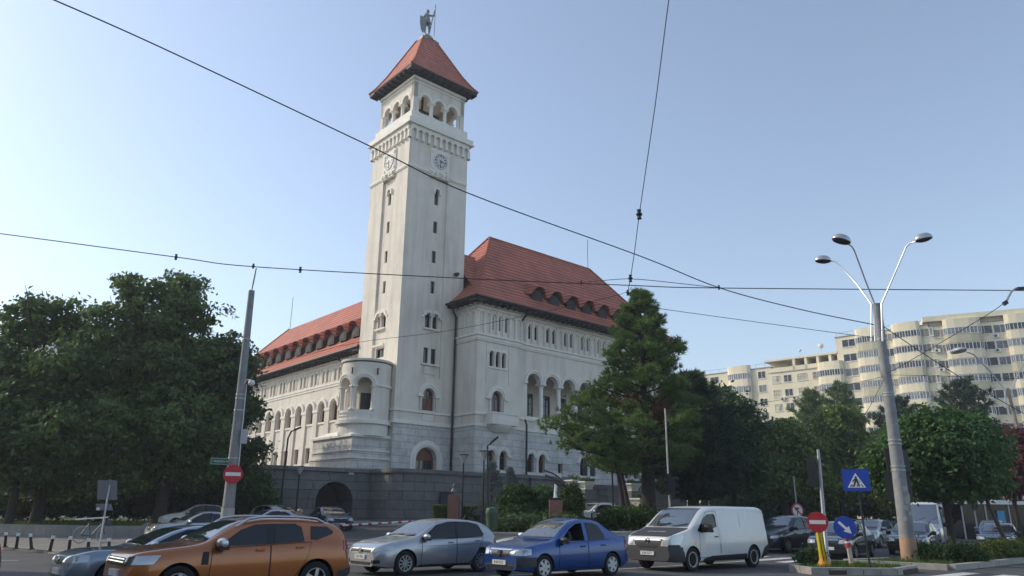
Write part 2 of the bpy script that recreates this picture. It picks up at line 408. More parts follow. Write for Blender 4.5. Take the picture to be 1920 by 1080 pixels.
# painted markings: each a thin sheet just above the asphalt
def mark(mb, p, q, wd, dz=.006):
    p, q = Vector(p), Vector(q); d = (q-p).normalized(); n = Vector((-d.y, d.x))*wd/2; k = max(1, int((q-p).length/2))
    for i in range(k):
        a, b = p+(q-p)*i/k, p+(q-p)*(i+1)/k
        mb.add([(c.x, c.y, gz(c.x, c.y)+dz) for c in (a+n, a-n, b-n, b+n)], [(0, 1, 2, 3)])
RDIR = Vector((math.sin(R(48.84)), math.cos(R(48.84)))); LDIR = Vector((-RDIR.y, RDIR.x))
mb = MB()
zb = Vector((12.6, 21.8))
for i in range(6):
    c = zb - LDIR*(.0) + RDIR*(0) + LDIR*(-1.1*i+1.0)
    mark(mb, c + RDIR*.2, c+RDIR*3.6, .5)
for i in range(6):                                   # crossing between the refuge and the far kerb
    c = Vector((10.0, 29.0)) + LDIR*(1.05*i)
    mark(mb, c, c+RDIR*2.6, .45)
for i in range(7):                                   # crossing seen between the orange and the silver car
    c = Vector((-6.1, 25.4)) + LDIR*(1.1*i)
    mark(mb, c, c-RDIR*3.0, .5)
for p_, q_ in (((-19.5, 24.9), (-15.8, 25.4)), ((-9.5, 33.5), (-5.5, 36)), ((-9.2, 39.5), (-4.2, 40.5)), ((-2, 20), (14, 34)), ((-9, 36.6), (-5.2, 37))):
    mark(mb, p_, q_, .12)
tag(mb.build('road_marking', M_paint), kind='structure')
mb = MB()
for i in range(16):
    c = Vector((random.uniform(-14, 16), random.uniform(17, 44))); mb.add([(c.x+math.cos(a)*r_, c.y+math.sin(a)*r_*.8, gz(c.x+math.cos(a)*r_, c.y+math.sin(a)*r_*.8)+.0032+.00012*i) for a, r_ in ((2*PI*k/9, random.uniform(.4, 1.3)) for k in range(9))], [tuple(range(9))])
tag(mb.build('asphalt_patch', mat('patched_asphalt', (.052, .052, .054), .85, nscale=1, namt=.2)), kind='structure')
mb = MB()
for k in range(9):
    c = Vector((random.uniform(-12, 14), random.uniform(17.5, 40))); a_ = random.choice((R(41), R(41), R(131)))+random.uniform(-.15, .15)
    for i in range(14):
        n_ = c+Vector((math.cos(a_), math.sin(a_)))*.55; mark(mb, c, n_, random.uniform(.025, .06), .0052+.0001*k); c = n_; a_ += random.uniform(-.25, .25)
tag(mb.build('tar_seam', mat('tar', (.02, .02, .021), .6)), kind='structure')
M_iron = mat('cast_iron', (.03, .03, .032), .7, .4)
for k, (x, y, lab) in enumerate([(-6.2, 25.6, 'round iron manhole cover in the road beyond the orange SUV'), (4.6, 20.6, 'round iron manhole cover in the road beside the blue saloon'), (12.8, 21.6, 'round iron manhole cover near the crossing stripes')]):
    b = MB(); z = gz(x, y); b.lathe([(.34, z-.02), (.34, z+.008), (.30, z+.011), (.29, z+.006), (.0, z+.007)], (x, y, 0), 24); tag(b.build('manhole_cover', M_iron), lab, 'manhole cover')

# ================================================================ TOWN HALL
HN = at(752, 550, 56); HRZ = R(90-48.84)
hall = thing('town_hall', 'pale town hall with tall square clock tower, arcades and red tiled roofs', 'town hall', (HN.x, HN.y, 0), HRZ)
def HL(x, y, z=0):            # hall frame -> world
    c, s = math.cos(HRZ), math.sin(HRZ); return Vector((HN.x+c*x-s*y, HN.y+s*x+c*y, z))
M_pla = mat('plaster', (.76, .70, .605), .88, nscale=.8, namt=.07, bump=.12, bscale=30, grime=.24)
M_trim = mat('trim_plaster', (.83, .79, .71), .85, nscale=1.5, namt=.07, bump=.1, bscale=30, grime=.08)
M_ash = block_mat('ashlar', (.62, .60, .56), (.33, .325, .31), 1.25, .52, .018, vary=.09)
M_gran = block_mat('granite', (.175, .17, .163), (.06, .06, .06), 1.7, .62, .02, vary=.16)
M_tile = tile_mat('roof_tile', (.52, .15, .085), .40)
M_ridge = mat('ridge_tile', (.36, .10, .055), .8, nscale=3, namt=.2)
M_wood = mat('dark_timber', (.028, .02, .017), .7, nscale=3, namt=.3)
M_glass = mat('window_glass', (.012, .014, .018), .06, spec=.7)
M_frame = mat('brown_window_frame', (.17, .055, .032), .5, nscale=6, namt=.15)
M_gut = mat('dark_gutter', (.022, .024, .027), .45, .3)
M_bronze = mat('pale_bronze', (.20, .225, .215), .55, .35, nscale=5, namt=.25)

TW, TD = 6.15, 6.0
def PF(y0): return lambda u, z, d=0: (u, y0-d, z)          # faces that look along -y
def PL(x0): return lambda u, z, d=0: (x0-d, u, z)          # faces that look along -x
def PB(y0): return lambda u, z, d=0: (u, y0+d, z)
def PR(x0): return lambda u, z, d=0: (x0+d, u, z)

_win_cache = {}
def window(P, loop, depth, name='window', fw=.06, mull=(1, 1), fm=None, parent=None, tr=None):
    """frame mesh with sash bars and a pane set behind it"""
    us = [q[0] for q in loop]; zs = [q[1] for q in loop]; u0, u1, z0, z1 = min(us), max(us), min(zs), max(zs)
    mb = MB(); inn = inset(loop, fw)
    mb.slab(P, loop, -depth, -depth+.07, holes=[inn])
    cols, rows = mull
    for i in range(1, cols):
        c = u0+(u1-u0)*i/cols; mb.slab(P, rect(c-.028, c+.028, z0+.02, z1-.02), -depth+.005, -depth+.06)
    for j in range(1, rows):
        c = z0+(z1-z0)*(j/rows if tr is None else tr); mb.slab(P, rect(u0+.03, u1-.03, c-.028, c+.028), -depth+.006, -depth+.058)
    f = mb.build(name, fm or M_frame, parent or hall)
    g = MB(); g.poly(lambda u, z: P(u, z, -depth+.02), loop); g.build('pane', M_glass, f)
    return f

# ---- tower shaft
wall = MB(); trim = MB(); ash = MB()
stripR = rect(2.14, 4.1, 11.9, 29.2); stripL = rect(1.95, 3.9, 13.45, 29.2)
def shaft(P, W_, strip, wins, extra):
    wall.panel(P, rect(0, W_, 8.2, 33.0), [strip] + extra, depth=.3)
    wall.panel(P, strip, [w_[0] for w_ in wins], depth=.25, off=-.17)
    for loop, dpt, mull in wins: window(lambda u, z, d=0: P(u, z, d-.17), loop, .22, mull=mull, fm=M_gut, fw=.04)
PT, PTL = PF(0), PL(0)
def slits(c): return [(arch_loop(c, .42, 26.75, 27.95, 8), .22, (1, 1))] + [(rect(c-.2, c+.2, z, z+1.05), .22, (1, 1)) for z in (24.2, 21.55, 18.9)]
def pair(c, z0, zs, w_=.5, gap=.68): return [(arch_loop(c+s*gap/2, w_, z0, zs, 8), .22, (1, 1)) for s in (-1, 1)]
cR, cL = 3.1, 2.92
wins = slits(cR) + pair(cR, 15.95, 16.9) + [(rect(cR-.6, cR-.14, 13.05, 14.3), .2, (1, 1)), (rect(cR+.14, cR+.6, 13.05, 14.3), .2, (1, 1))]
bigw = arch_loop(cR-.05, 1.12, 9.3, 10.5, 12)
shaft(PT, TW, stripR, wins, [bigw])
shaft(PTL, TD, stripL, slits(cL) + pair(cL, 15.95, 16.9) + [(rect(2.3, 3.5, 13.5, 14.25), .2, (2, 1))], [])
wall.panel(PR(TW), rect(0, TD, 4, 33)); wall.panel(PB(TD), rect(0, TW, 4, 33))
# lower part of the right face: big window, carved panel, ashlar base with the great arch
wall2 = MB()
window(PT, bigw, .27, mull=(2, 2), tr=.62, fw=.09)
wp = MB()
for s_ in (-1, 1): wp.slab(lambda u, z, d=0: PT(u, z, d-.27), rect(cR-.05+s_*.26-.17, cR-.05+s_*.26+.17, 9.36, 10.25), 0, .05)
wp.build('window_leaf', M_frame, hall)
door = arch_loop(cR-.05, 1.9, 4.4, 5.5, 14)
ash.panel(lambda u, z, d=0: (u, -.05-d, z), rect(-.05, TW, 4.2, 8.2), [door], depth=.45)
ash.panel(lambda u, z, d=0: (-.05-d, u, z), rect(-.05, TD, 4.2, 8.2))
window(PT, door, .42, mull=(3, 2), tr=.55, fw=.12)
wp = MB(); wp.slab(lambda u, z, d=0: PT(u, z, d-.41), [(cR-.85+.0, 5.5)]+[(cR-.05+.8*math.cos(PI-PI*k/12), 5.5+.8*math.sin(PI-PI*k/12)) for k in range(13)]+[(cR+.75, 5.5)], 0, .04); wp.build('door_fanlight', mat('fanlight_wood', (.20, .06, .035), .4), hall)
trim.arch(PT, cR-.05, 5.5, 1.0, 1.5, .16, 4.5, n=18); trim.arch(PT, cR-.05, 5.5, 1.12, 1.3, .22, 4.5, n=18)
trim.arch(PT, cR-.05, 10.45, .6, 1.02, .14, n=16); trim.arch(PT, cR-.05, 10.45, .78, .92, .19, n=16)
for s_ in (-1, 1):
    trim.band(PT, cR-.05+s_*.82-.24, cR-.05+s_*.82+.24, 10.32, 10.5, .2)
    wall2.lathe([(.09, 9.3), (.08, 10.3)], (cR-.05+s_*.75, -.1, 0), 8)
trim.band(PT, -.1, TW, 9.05, 9.22, .12); trim.band(PTL, -.1, TD, 9.05, 9.22, .12)
trim.band(PT, -.14, TW, 8.12, 8.3, .16); trim.band(PT, -.1, TW, 8.3, 8.42, .1); trim.band(PTL, -.14, TD, 8.12, 8.3, .16)
# carved panel under the window
trim.band(PT, 2.55, 3.6, 8.5, 8.98, .03)
for k in range(9): trim.lathe([(.0, .05), (.06, .03), (.09, 0)], (2.65+k*.105, -.03, 8.62+.14*(k % 2)), 6, axis='y')
# hoods over the paired windows, sills
for P, c in ((PT, cR), (PTL, cL)):
    for s_ in (-1, 1): trim.arch(P, c+s_*.34, 16.9, .27, .52, .05, n=10, d0=-.2); trim.band(P, c+s_*.93-.18, c+s_*.93+.12, 16.72, 16.9, .05)
    trim.band(P, c-.75, c+.75, 15.78, 15.9, .06, d0=-.2)
    trim.lathe([(.09, 15.9), (.07, 16.05), (.07, 16.75), (.11, 16.9)], P(c, 0, -.08), 8)
    trim.arch(P, c, 27.95, .23, .4, .0, 27.7, n=8, d0=-.2)
    trim.band(P, -.08, TD+.1, 29.42, 29.62, .12); trim.band(P, -.05, TD+.05, 29.32, 29.42, .07)
trim.band(PT, cR-.85, cR+.85, 12.88, 13.0, .06, d0=-.2); wall2.band(PT, cR-.55, cR+.55, 12.2, 12.8, -.12, d0=-.2)
trim.band(PTL, 2.1, 3.7, 14.4, 14.55, .12)
trim.box(-.045, .0, -.045, .0, 8.4, 29.3)
for b_, n_, m_ in ((wall, 'wall', M_pla), (wall2, 'wall', M_pla), (ash, 'stone_base', M_ash)): b_.build(n_, m_, hall)
# ---- corbel table under the gallery
corb = MB()
for P, W_ in ((PT, TW), (PTL, TD), (PR(TW), TD), (PB(TD), TW)):
    n_ = 10; p_ = W_/n_
    for i in range(n_+1): corb.band(P, i*p_-.11, i*p_+.11, 32.1, 32.75, .2); corb.band(P, i*p_-.14, i*p_+.14, 32.0, 32.12, .24)
    zt = 33.3
    for i in range(n_):
        c = (i+.5)*p_; r_ = p_/2-.11
        lo = [(c-p_/2, 32.7), (c-r_, 32.7)] + [(c-r_*math.cos(PI*k/8), 32.75+r_*math.sin(PI*k/8)) for k in range(9)] + [(c+r_, 32.7), (c+p_/2, 32.7), (c+p_/2, zt), (c-p_/2, zt)]
        corb.slab(P, lo, .0, .22)
    for i in range(n_): corb.arch(P, (i+.5)*p_, 32.75, p_/2-.11, p_/2-.02, .25, n=8, d0=.2)
corb.box(-.42, TW+.42, -.42, TD+.42, 33.3, 33.42); corb.box(-.34, TW+.34, -.34, TD+.34, 33.42, 33.85); corb.box(.06, TW-.06, .06, TD-.06, 33.85, 34.75)
corb.build('corbel_table', M_trim, hall)
# ---- belfry
bx0, bx1, by0, by1 = .32, 5.83, .3, 5.7
bel = MB()
def belf(P, u0, u1):
    c0 = (u0+u1)/2; r_ = .5; sp = 1.47; zs = 36.3; zt = 38.3
    lo = [(u0, zs)]
    for k in (-1, 0, 1): lo += [(c0+k*sp-r_*math.cos(PI*i/10), zs+r_*math.sin(PI*i/10)) for i in range(11)]
    lo += [(u1, zs), (u1, zt), (u0, zt)]
    bel.slab(P, lo, -.4, 0)
    for k in (-1, 0, 1): trim.arch(P, c0+k*sp, zs, r_+.02, r_+.2, .05, n=12); trim.arch(P, c0+k*sp, zs, r_+.1, r_+.26, .03, n=12)
    for k in (-1.5, -.5, .5, 1.5): trim.lathe([(.0, .1), (.11, .09), (.15, 0)], P(c0+k*sp, 37.28, 0), 8, axis='y' if P(0, 0)[1] == P(1, 0)[1] else 'x')
    trim.band(P, u0-.05, u1+.05, 37.75, 37.85, .06); trim.band(P, u0-.1, u1+.1, 38.05, 38.3, .12)
    cols = []
    for k in (-.5, .5): cols.append(c0+k*sp)
    return cols, (c0-1.5*sp, c0+1.5*sp)
def column(x, y, z0, z1, r_=.15, parent=None, name='column'):
    cb = MB(); h = z1-z0
    cb.box(x-r_*1.5, x+r_*1.5, y-r_*1.5, y+r_*1.5, z0, z0+.1*min(h, 1.4))
    cb.lathe([(r_*1.35, z0+.1), (r_*1.2, z0+.18), (r_, z0+.24), (r_*.93, z1-.34), (r_*1.15, z1-.3), (r_*1.0, z1-.26), (r_*1.7, z1-.1)], (x, y, 0), 12)
    cb.box(x-r_*1.8, x+r_*1.8, y-r_*1.8, y+r_*1.8, z1-.1, z1)
    return cb.build(name, M_trim, parent or hall, smooth=True)
ys = (by0+.2, by1-.2); xs = (bx0+.2, bx1-.2)
for P, y_ in ((PF(by0), by0+.2), (PB(by1), by1-.2)):
    cs, ends = belf(P, bx0, bx1)
    for c in cs: column(c, y_, 34.8, 36.3, .17)
    for e in ends: column(e, y_, 34.8, 36.3, .14)
for P, x_ in ((PL(bx0), bx0+.2), (PR(bx1), bx1-.2)):
    cs, ends = belf(P, by0, by1)
    for c in cs: column(x_, c, 34.8, 36.3, .17)
    for e in ends: column(x_, e, 34.8, 36.3, .14)
for x_ in (bx0, bx1-.42):
    for y_ in (by0, by1-.42): bel.box(x_, x_+.42, y_, y_+.42, 34.75, 36.3)
bel.box(bx0+.4, bx1-.4, by0+.4, by1-.4, 38.0, 38.28)
bel.build('belfry', M_pla, hall)
# belfry floor, hanging frame inside
bf = MB()
for a in (1.8, 4.3): bf.box(a, a+.16, 1.2, 4.8, 35.6, 35.8); bf.box(a, a+.16, 1.2, 1.36, 34.75, 38); bf.box(a, a+.16, 4.6, 4.76, 34.75, 38)
for z_ in (35.6, 36.9): bf.box(1.2, 4.9, 2.9, 3.06, z_, z_+.16)
bf.build('bell_frame', M_wood, hall)

# ---- hipped roof helper: profile rings from eave up to the ridge
def hip_roof(name, x0, x1, y0, y1, z0, rings, parent=hall, m=M_tile, soff=1.0, sm=.12):
    """rings: (inset, height above the eave); last ring is the ridge or the cut top"""
    mb = MB(); vs = []
    for ins, h in rings:
        vs += [(x0+ins, y0+ins, z0+h), (x1-ins, y0+ins, z0+h), (x1-ins, y1-ins, z0+h), (x0+ins, y1-ins, z0+h)]
    fs = []
    for i in range(len(rings)-1):
        for k in range(4): fs.append((i*4+k, i*4+(k+1) % 4, i*4+4+(k+1) % 4, i*4+4+k))
    mb.add(vs, fs); mb.v = [tuple(q) for q in mb.v]
    n = len(vs)-4; mb.add(vs[n:], [(0, 1, 2, 3)])
    o = mb.build(name, m, parent)
    sb = MB(); sb.add([(x0+.03, y0+.03, z0-.0), (x1-.03, y0+.03, z0), (x1-.03, y1-.03, z0), (x0+.03, y1-.03, z0), (x0+.03, y0+.03, z0-sm), (x1-.03, y0+.03, z0-sm), (x1-.03, y1-.03, z0-sm), (x0+.03, y1-.03, z0-sm)],
        [(0, 1, 5, 4), (1, 2, 6, 5), (2, 3, 7, 6), (3, 0, 4, 7), (4, 5, 6, 7)])
    q = .65
    for y_ in (y0, y1):
        k = max(2, int((x1-x0)/q))
        for i in range(k+1):
            x_ = x0+.1+(x1-x0-.2)*i/k; s_ = 1 if y_ == y0 else -1
            sb.box(x_-.07, x_+.07, min(y_+s_*.12, y_+s_*soff), max(y_+s_*.12, y_+s_*soff), z0-sm-.2, z0-sm+.01)
    for x_ in (x0, x1):
        k = max(2, int((y1-y0)/q))
        for i in range(k+1):
            y_ = y0+.1+(y1-y0-.2)*i/k; s_ = 1 if x_ == x0 else -1
            sb.box(min(x_+s_*.12, x_+s_*soff), max(x_+s_*.12, x_+s_*soff), y_-.07, y_+.07, z0-sm-.2, z0-sm+.012)
    sb.build('eave', M_wood, o)
    rb = MB()
    for k in range(4):
        rb.tube([Vector(vs[i*4+k])+Vector((0, 0, .03)) for i in range(len(rings))], .1, 6)
    rb.tube([vs[n], vs[n+1]], .1, 6); rb.tube([vs[n+2], vs[n+3]], .1, 6)
    rb.build('ridge_tiles', M_ridge, o)
    return o
tr_ = hip_roof('tower_roof', -.68, 6.62, -.68, 6.4, 38.7, [(0, 0), (.45, .6), (1.1, 1.72), (2.98, 5.7)], soff=.9)
cp = MB(); cp.box(2.45, 3.7, 2.4, 3.6, 44.3, 44.62); cp.box(2.6, 3.55, 2.55, 3.45, 44.62, 44.9); cp.box(2.72, 3.43, 2.67, 3.33, 44.9, 45.1)
cp.box(2.2, 2.75, 2.15, 2.4, 44.1, 44.35); cp.box(3.4, 3.95, 2.15, 2.4, 44.1, 44.35); cp.build('roof_cap', M_bronze, tr_)

# ---- clocks
def clock(P, cu, cz, xf):
    c = MB(); c.slab(P, rect(cu-1.0, cu+1.0, cz-1.02, cz+1.02), -.02, .1); c.slab(P, rect(cu-.9, cu+.9, cz-.9, cz+.9), .1, .13)
    for s_ in (-1, 1):
        for t_ in (-1, 1): c.slab(P, [(cu+s_*.75+.16*math.cos(a), cz+t_*.75+.16*math.sin(a)) for a in [2*PI*k/8 for k in range(8)]], .1, .19)
    c.slab(P, rect(cu-1.12, cu+1.12, cz-1.16, cz-1.0), -.02, .2)
    for k in (-.75, -.35, .35, .75): c.slab(P, rect(cu+k-.1, cu+k+.1, cz-1.45, cz-1.16), -.02, .3); c.slab(P, rect(cu+k-.16, cu+k+.16, cz-1.6, cz-1.42), -.02, .22)
    o = c.build('clock', M_trim, hall)
    d = MB(); circ = [(cu+.74*math.cos(2*PI*k/40), cz+.74*math.sin(2*PI*k/40)) for k in range(40)]; inn = [(cu+.66*math.cos(2*PI*k/40), cz+.66*math.sin(2*PI*k/40)) for k in range(40)]
    d.slab(P, circ, .12, .2, holes=[inn]); d.slab(P, inn, .12, .16); d.build('dial', mat('dial_white', (.62, .61, .58), .6), o)
    h = MB()
    for k in range(12):
        a = 2*PI*k/12; s_, q = math.cos(a), math.sin(a); w_ = .045 if k % 3 else .065
        h.slab(P, [(cu+q*.44-s_*w_, cz+s_*.44+q*w_), (cu+q*.6-s_*w_, cz+s_*.6+q*w_), (cu+q*.6+s_*w_, cz+s_*.6-q*w_), (cu+q*.44+s_*w_, cz+s_*.44-q*w_)], .15, .175)
    h.build('hour_mark', M_dark, o)
    for ang, ln, w_, nm in ((R(183), .56, .035, 'minute_hand'), (R(100), .4, .05, 'hour_hand')):
        hb = MB(); q, s_ = math.sin(ang), math.cos(ang)
        hb.slab(P, [(cu-q*.12-s_*w_, cz-s_*.12+q*w_), (cu+q*ln-s_*.012, cz+s_*ln+q*.012), (cu+q*ln+s_*.012, cz+s_*ln-q*.012), (cu-q*.12+s_*w_, cz-s_*.12-q*w_)], .18, .2)
        hb.build(nm, M_dark, o)
clock(PT, 3.15, 30.75, 0); clock(PTL, 2.95, 30.75, 0)
# small camera on the tower
fl = MB(); fl.box(5.1, 5.25, -.3, 0, 20.9, 21.05); fl.obox((5.18, -.35, 20.88), (.13, 0, 0), (0, .16, -.05), (0, .02, .09)); fl.build('wall_lamp', M_dark, hall)

# ---- right wing
BY, MY = -2.95, -2.65; X0, X1, X2, X3 = 5.45, 10.15, 26.3, 31.0; ZE = 18.2
PBk, PMn, PSd = PF(BY), PF(MY), PL(X0)
wl = MB(); wa = MB(); tr = trim
holes_b = []; holes_m = []; winl = []
for c in (6.92, 7.65, 8.38): holes_b.append(arch_loop(c, .42, 15.95, 17.0, 8))
for c in (6.98, 7.62, 8.26): holes_b.append(arch_loop(c, .42, 12.95, 14.0, 8))
holes_b.append(arch_loop(7.58, 1.05, 9.32, 10.5, 12))
for off_, P, hs in ((0, PBk, holes_b), (20.85, PBk, [[(u+20.85, z) for u, z in h] for h in holes_b])):
    x0, x1 = (X0, X1) if off_ == 0 else (X2, X3)
    wl.panel(P, rect(x0, x1, 8.2, ZE), hs, depth=.35)
    for i, h in enumerate(hs): window(P, h, .3, mull=(2, 2) if i == 6 else (1, 2), tr=.66, fm=M_frame if i == 6 else M_gut, fw=.05 if i < 6 else .11)
    o_ = off_
    tr.arch(P, 7.58+o_, 10.45, .58, .9, .12, n=16); tr.arch(P, 7.58+o_, 10.45, .75, .98, .17, n=16)
    for s_ in (-1, 1):
        tr.band(P, 7.58+o_+s_*.92-.2, 7.58+o_+s_*.92+.2, 10.3, 10.46, .2)
        tr.lathe([(.08, 9.3), (.07, 10.3)], (7.58+o_+s_*.72, BY-.1, 0), 8)
    for c in (6.98, 7.62, 8.26): tr.arch(P, c+o_, 14.0, .22, .42, .06, n=10)
    for c in (7.3, 7.94): tr.lathe([(.1, 12.95), (.065, 13.1), (.065, 13.8), (.12, 14.0)], (c+o_, BY-.03, 0), 8)
    tr.band(P, 6.6+o_, 8.65+o_, 12.78, 12.92, .08)
    for u0, u1, z0, z1 in ((6.42, 6.47, 11.6, 14.9), (8.78, 8.83, 11.6, 14.9), (6.42, 8.83, 14.9, 14.96)): wl.band(P, u0+o_, u1+o_, z0, z1, .05)
arc0, asp, NA = 11.9, 2.105, 7
loop = [(11.13, 9.2)]
a_end = arc0+asp*(NA-1)+.77
lo = [(11.13, 9.2), (a_end, 9.2), (a_end, 12.25)]
for k in reversed(range(NA)):
    c = arc0+asp*k; lo += [(c+.77*math.cos(PI*i/12), 12.25+.77*math.sin(PI*i/12)) for i in range(13)]
lo2 = [lo[0], lo[1]] + lo[3:]
mh = []
for k in range(7): mh += [arch_loop(11.8+2.12*k-.36, .4, 15.95, 16.95, 8), arch_loop(11.8+2.12*k+.36, .4, 15.95, 16.95, 8)]
wl.panel(PMn, rect(X1, X2, 8.2, ZE), [lo2] + mh, depth=.5)
for h in mh: window(PMn, h, .3, mull=(1, 2), tr=.66, fm=M_gut, fw=.04)
wl.panel(PSd, rect(BY, 0, 8.2, ZE)); wl.panel(PR(X3), rect(BY, 9, .5, ZE)); wl.panel(PB(9.0), rect(X0, X3, .5, ZE)); wl.panel(PR(X1), rect(BY, MY, 8.2, ZE)); wl.panel(PL(X2), rect(BY, MY, 8.2, ZE)); wl.panel(PL(X0), rect(0, 9, 8.2, ZE))
# loggia behind the arcade
lg = MB(); yb = MY+3.0
lg.add([(10.9, yb, 9.1), (a_end+.4, yb, 9.1), (a_end+.4, yb, 14), (10.9, yb, 14)], [(0, 1, 2, 3)])
lg.add([(10.9, MY+.1, 9.12), (a_end+.4, MY+.1, 9.12), (a_end+.4, yb, 9.12), (10.9, yb, 9.12), (10.9, MY+.1, 13.6), (a_end+.4, MY+.1, 13.6), (a_end+.4, yb, 13.6), (10.9, yb, 13.6)], [(0, 1, 2, 3), (4, 5, 6, 7), (0, 3, 7, 4), (1, 2, 6, 5)])
lg.build('loggia', M_pla, hall)
for k in range(NA): window(PF(yb), rect(arc0+asp*k-.5, arc0+asp*k+.5, 9.2, 11.9), .0, 'loggia_door', mull=(2, 3), fm=M_gut)
for k in range(NA-1): column(arc0+asp*(k+.5), MY+.26, 9.2, 12.25, .2)
rail = MB(); rail.box(11.2, a_end, MY+.1, MY+.32, 9.15, 9.4); rail.build('loggia_sill', M_trim, hall)
for k in range(NA):
    c = arc0+asp*k; tr.arch(PMn, c, 12.25, .78, 1.0, .06, n=18); tr.arch(PMn, c, 12.25, .93, 1.05, .13, n=18)
tr.band(PMn, 10.75, 11.15, 12.1, 12.28, .12); tr.band(PMn, a_end, a_end+.4, 12.1, 12.28, .12)
# ashlar base of the wing
def lower_pair(c): return [arch_loop(c-.62, .72, 4.9, 6.02, 10), arch_loop(c+.62, .72, 4.9, 6.02, 10)]
for P, x0, x1, cs in ((lambda u, z, d=0: (u, BY-.05-d, z), X0-.05, X1+.05, [7.68]), (lambda u, z, d=0: (u, MY-.05-d, z), X1+.05, X2-.05, [12.15, 18.3, 24.2]), (lambda u, z, d=0: (u, BY-.05-d, z), X2-.05, X3, [28.7])):
    hs = sum([lower_pair(c) for c in cs], []) + ([rect(14.65, 15.2, 4.95, 5.75)] if len(cs) == 3 else [])
    wa.panel(P, rect(x0, x1, 4.2, 8.2), hs, depth=.4)
    for h in hs: window(P, h, .35, mull=(1, 2) if len(h) > 4 else (1, 1), tr=.66, fw=.08)
    for c in cs:
        for s_ in (-1, 1): tr.arch(P, c+s_*.62, 6.02, .38, .62, .1, n=14); tr.arch(P, c+s_*.62, 6.02, .5, .66, .14, n=14); tr.band(P, c+s_*1.27-.16, c+s_*1.27+.2, 5.88, 6.02, .14)
        tr.lathe([(.16, 4.85), (.13, 5.1), (.13, 5.75), (.2, 6.0)], P(c, 0, .05), 10); tr.band(P, c-1.2, c+1.2, 4.68, 4.86, .14)
wa.panel(lambda u, z, d=0: (X0-.05-d, u, z), rect(BY-.05, 0, 4.2, 8.2)); wa.panel(lambda u, z, d=0: (X0+.0-d, u, z), rect(0, 9, 4.2, 8.2))
wl.build('wall', M_pla, hall); wa.build('stone_base', M_ash, hall)
# string courses of the wing
for z0, z1, pj in ((8.12, 8.32, .13), (9.02, 9.2, .1), (15.05, 15.32, .07), (15.32, 15.47, .2), (14.9, 14.98, .1), (17.58, 17.68, .14), (17.85, 17.95, .2)):
    tr.band(PBk, X0-pj, X1+pj, z0, z1, pj); tr.band(PMn, X1+pj, X2-pj, z0, z1, pj+.0); tr.band(PBk, X2-pj, X3, z0, z1, pj); tr.band(PSd, BY-pj+.001, 0, z0, z1, pj-.002)
# blind arcade frieze
fz = MB(); bay = .715
def frieze(P, u0, u1):
    k = max(1, round((u1-u0)/bay)); b_ = (u1-u0)/k
    for i in range(k):
        c = u0+(i+.5)*b_
        fz.arch(P, c, 17.0, .255, .335, .13, 15.5, n=8); fz.arch(P, c, 17.0, .17, .21, .05, 15.6, n=8)
        fz.slab(P, [(c+b_/2-.05, 17.47), (c+b_/2+.05, 17.47), (c+b_/2, 17.37)], -.02, .12)
frieze(PBk, X0, X1); frieze(PMn, X1+.06, X2-.06); frieze(PBk, X2, X3); frieze(PSd, BY, 0)
fz.build('frieze', M_trim, hall)
rw_roof = hip_roof('roof', X0-1.0, X3+1.0, BY-1.0, 9.9, ZE, [(0, 0), (1.3, 1.15), (2.6, 2.65), (6.9, 8.55)], soff=1.0)
cr_ = MB(); cr_.add([(6.16, 3, 24.35), (9.9, 3, 24.35), (9.9, -1.9, 19.2), (6.16, -1.9, 19.2), (6.16, 8, 19.2), (9.9, 8, 19.2)], [(0, 1, 2, 3), (1, 0, 4, 5)]); cr_.build('link_roof', M_tile, hall)
# dormers
def dormer(P, cu, z0, w_, back, parent, tall=1.0):
    """little gabled dormer: dark box with a dark opening under steep tiled slopes"""
    mb = MB(); h = tall; zr = z0+h+.72
    mb.slab(P, [(cu-w_/2, z0), (cu+w_/2, z0), (cu+w_/2, z0+h*.62), (cu+w_*.32, z0+h), (cu-w_*.32, z0+h), (cu-w_/2, z0+h*.62)], -back, 0)
    o = mb.build('dormer', M_wood, parent)
    g = MB(); g.slab(P, [(cu-w_*.34, z0+.16), (cu+w_*.34, z0+.16), (cu+w_*.34, z0+h*.58), (cu+w_*.22, z0+h*.84), (cu-w_*.22, z0+h*.84), (cu-w_*.34, z0+h*.58)], 0, .03); g.build('pane', M_wood, o)
    rf = MB(); ov = .45
    A = [P(cu-w_*.8, z0+h*.5, ov*.4), P(cu-w_*.34, z0+h+.16, ov), P(cu, z0+h+.22, ov), P(cu+w_*.34, z0+h+.16, ov), P(cu+w_*.8, z0+h*.5, ov*.4)]
    B = [P(cu-w_*.8, z0+h*.5+.55, -back*.55), P(cu-w_*.34, z0+h+.62, -back), P(cu, zr+.45, -back), P(cu+w_*.34, z0+h+.62, -back), P(cu+w_*.8, z0+h*.5+.55, -back*.55)]
    pk = P(cu, zr, -.55)
    rf.add(A+B+[pk], [(0, 1, 6, 5), (3, 4, 9, 8), (1, 2, 10), (2, 3, 10), (1, 10, 7, 6), (10, 3, 8, 7)])
    rf.build('dormer_roof', M_tile, o)
    return o
for k in range(7): dormer(PF(-2.45), 12.5+2.12*k, 19.4, 1.2, 2.0, hall, 1.15)
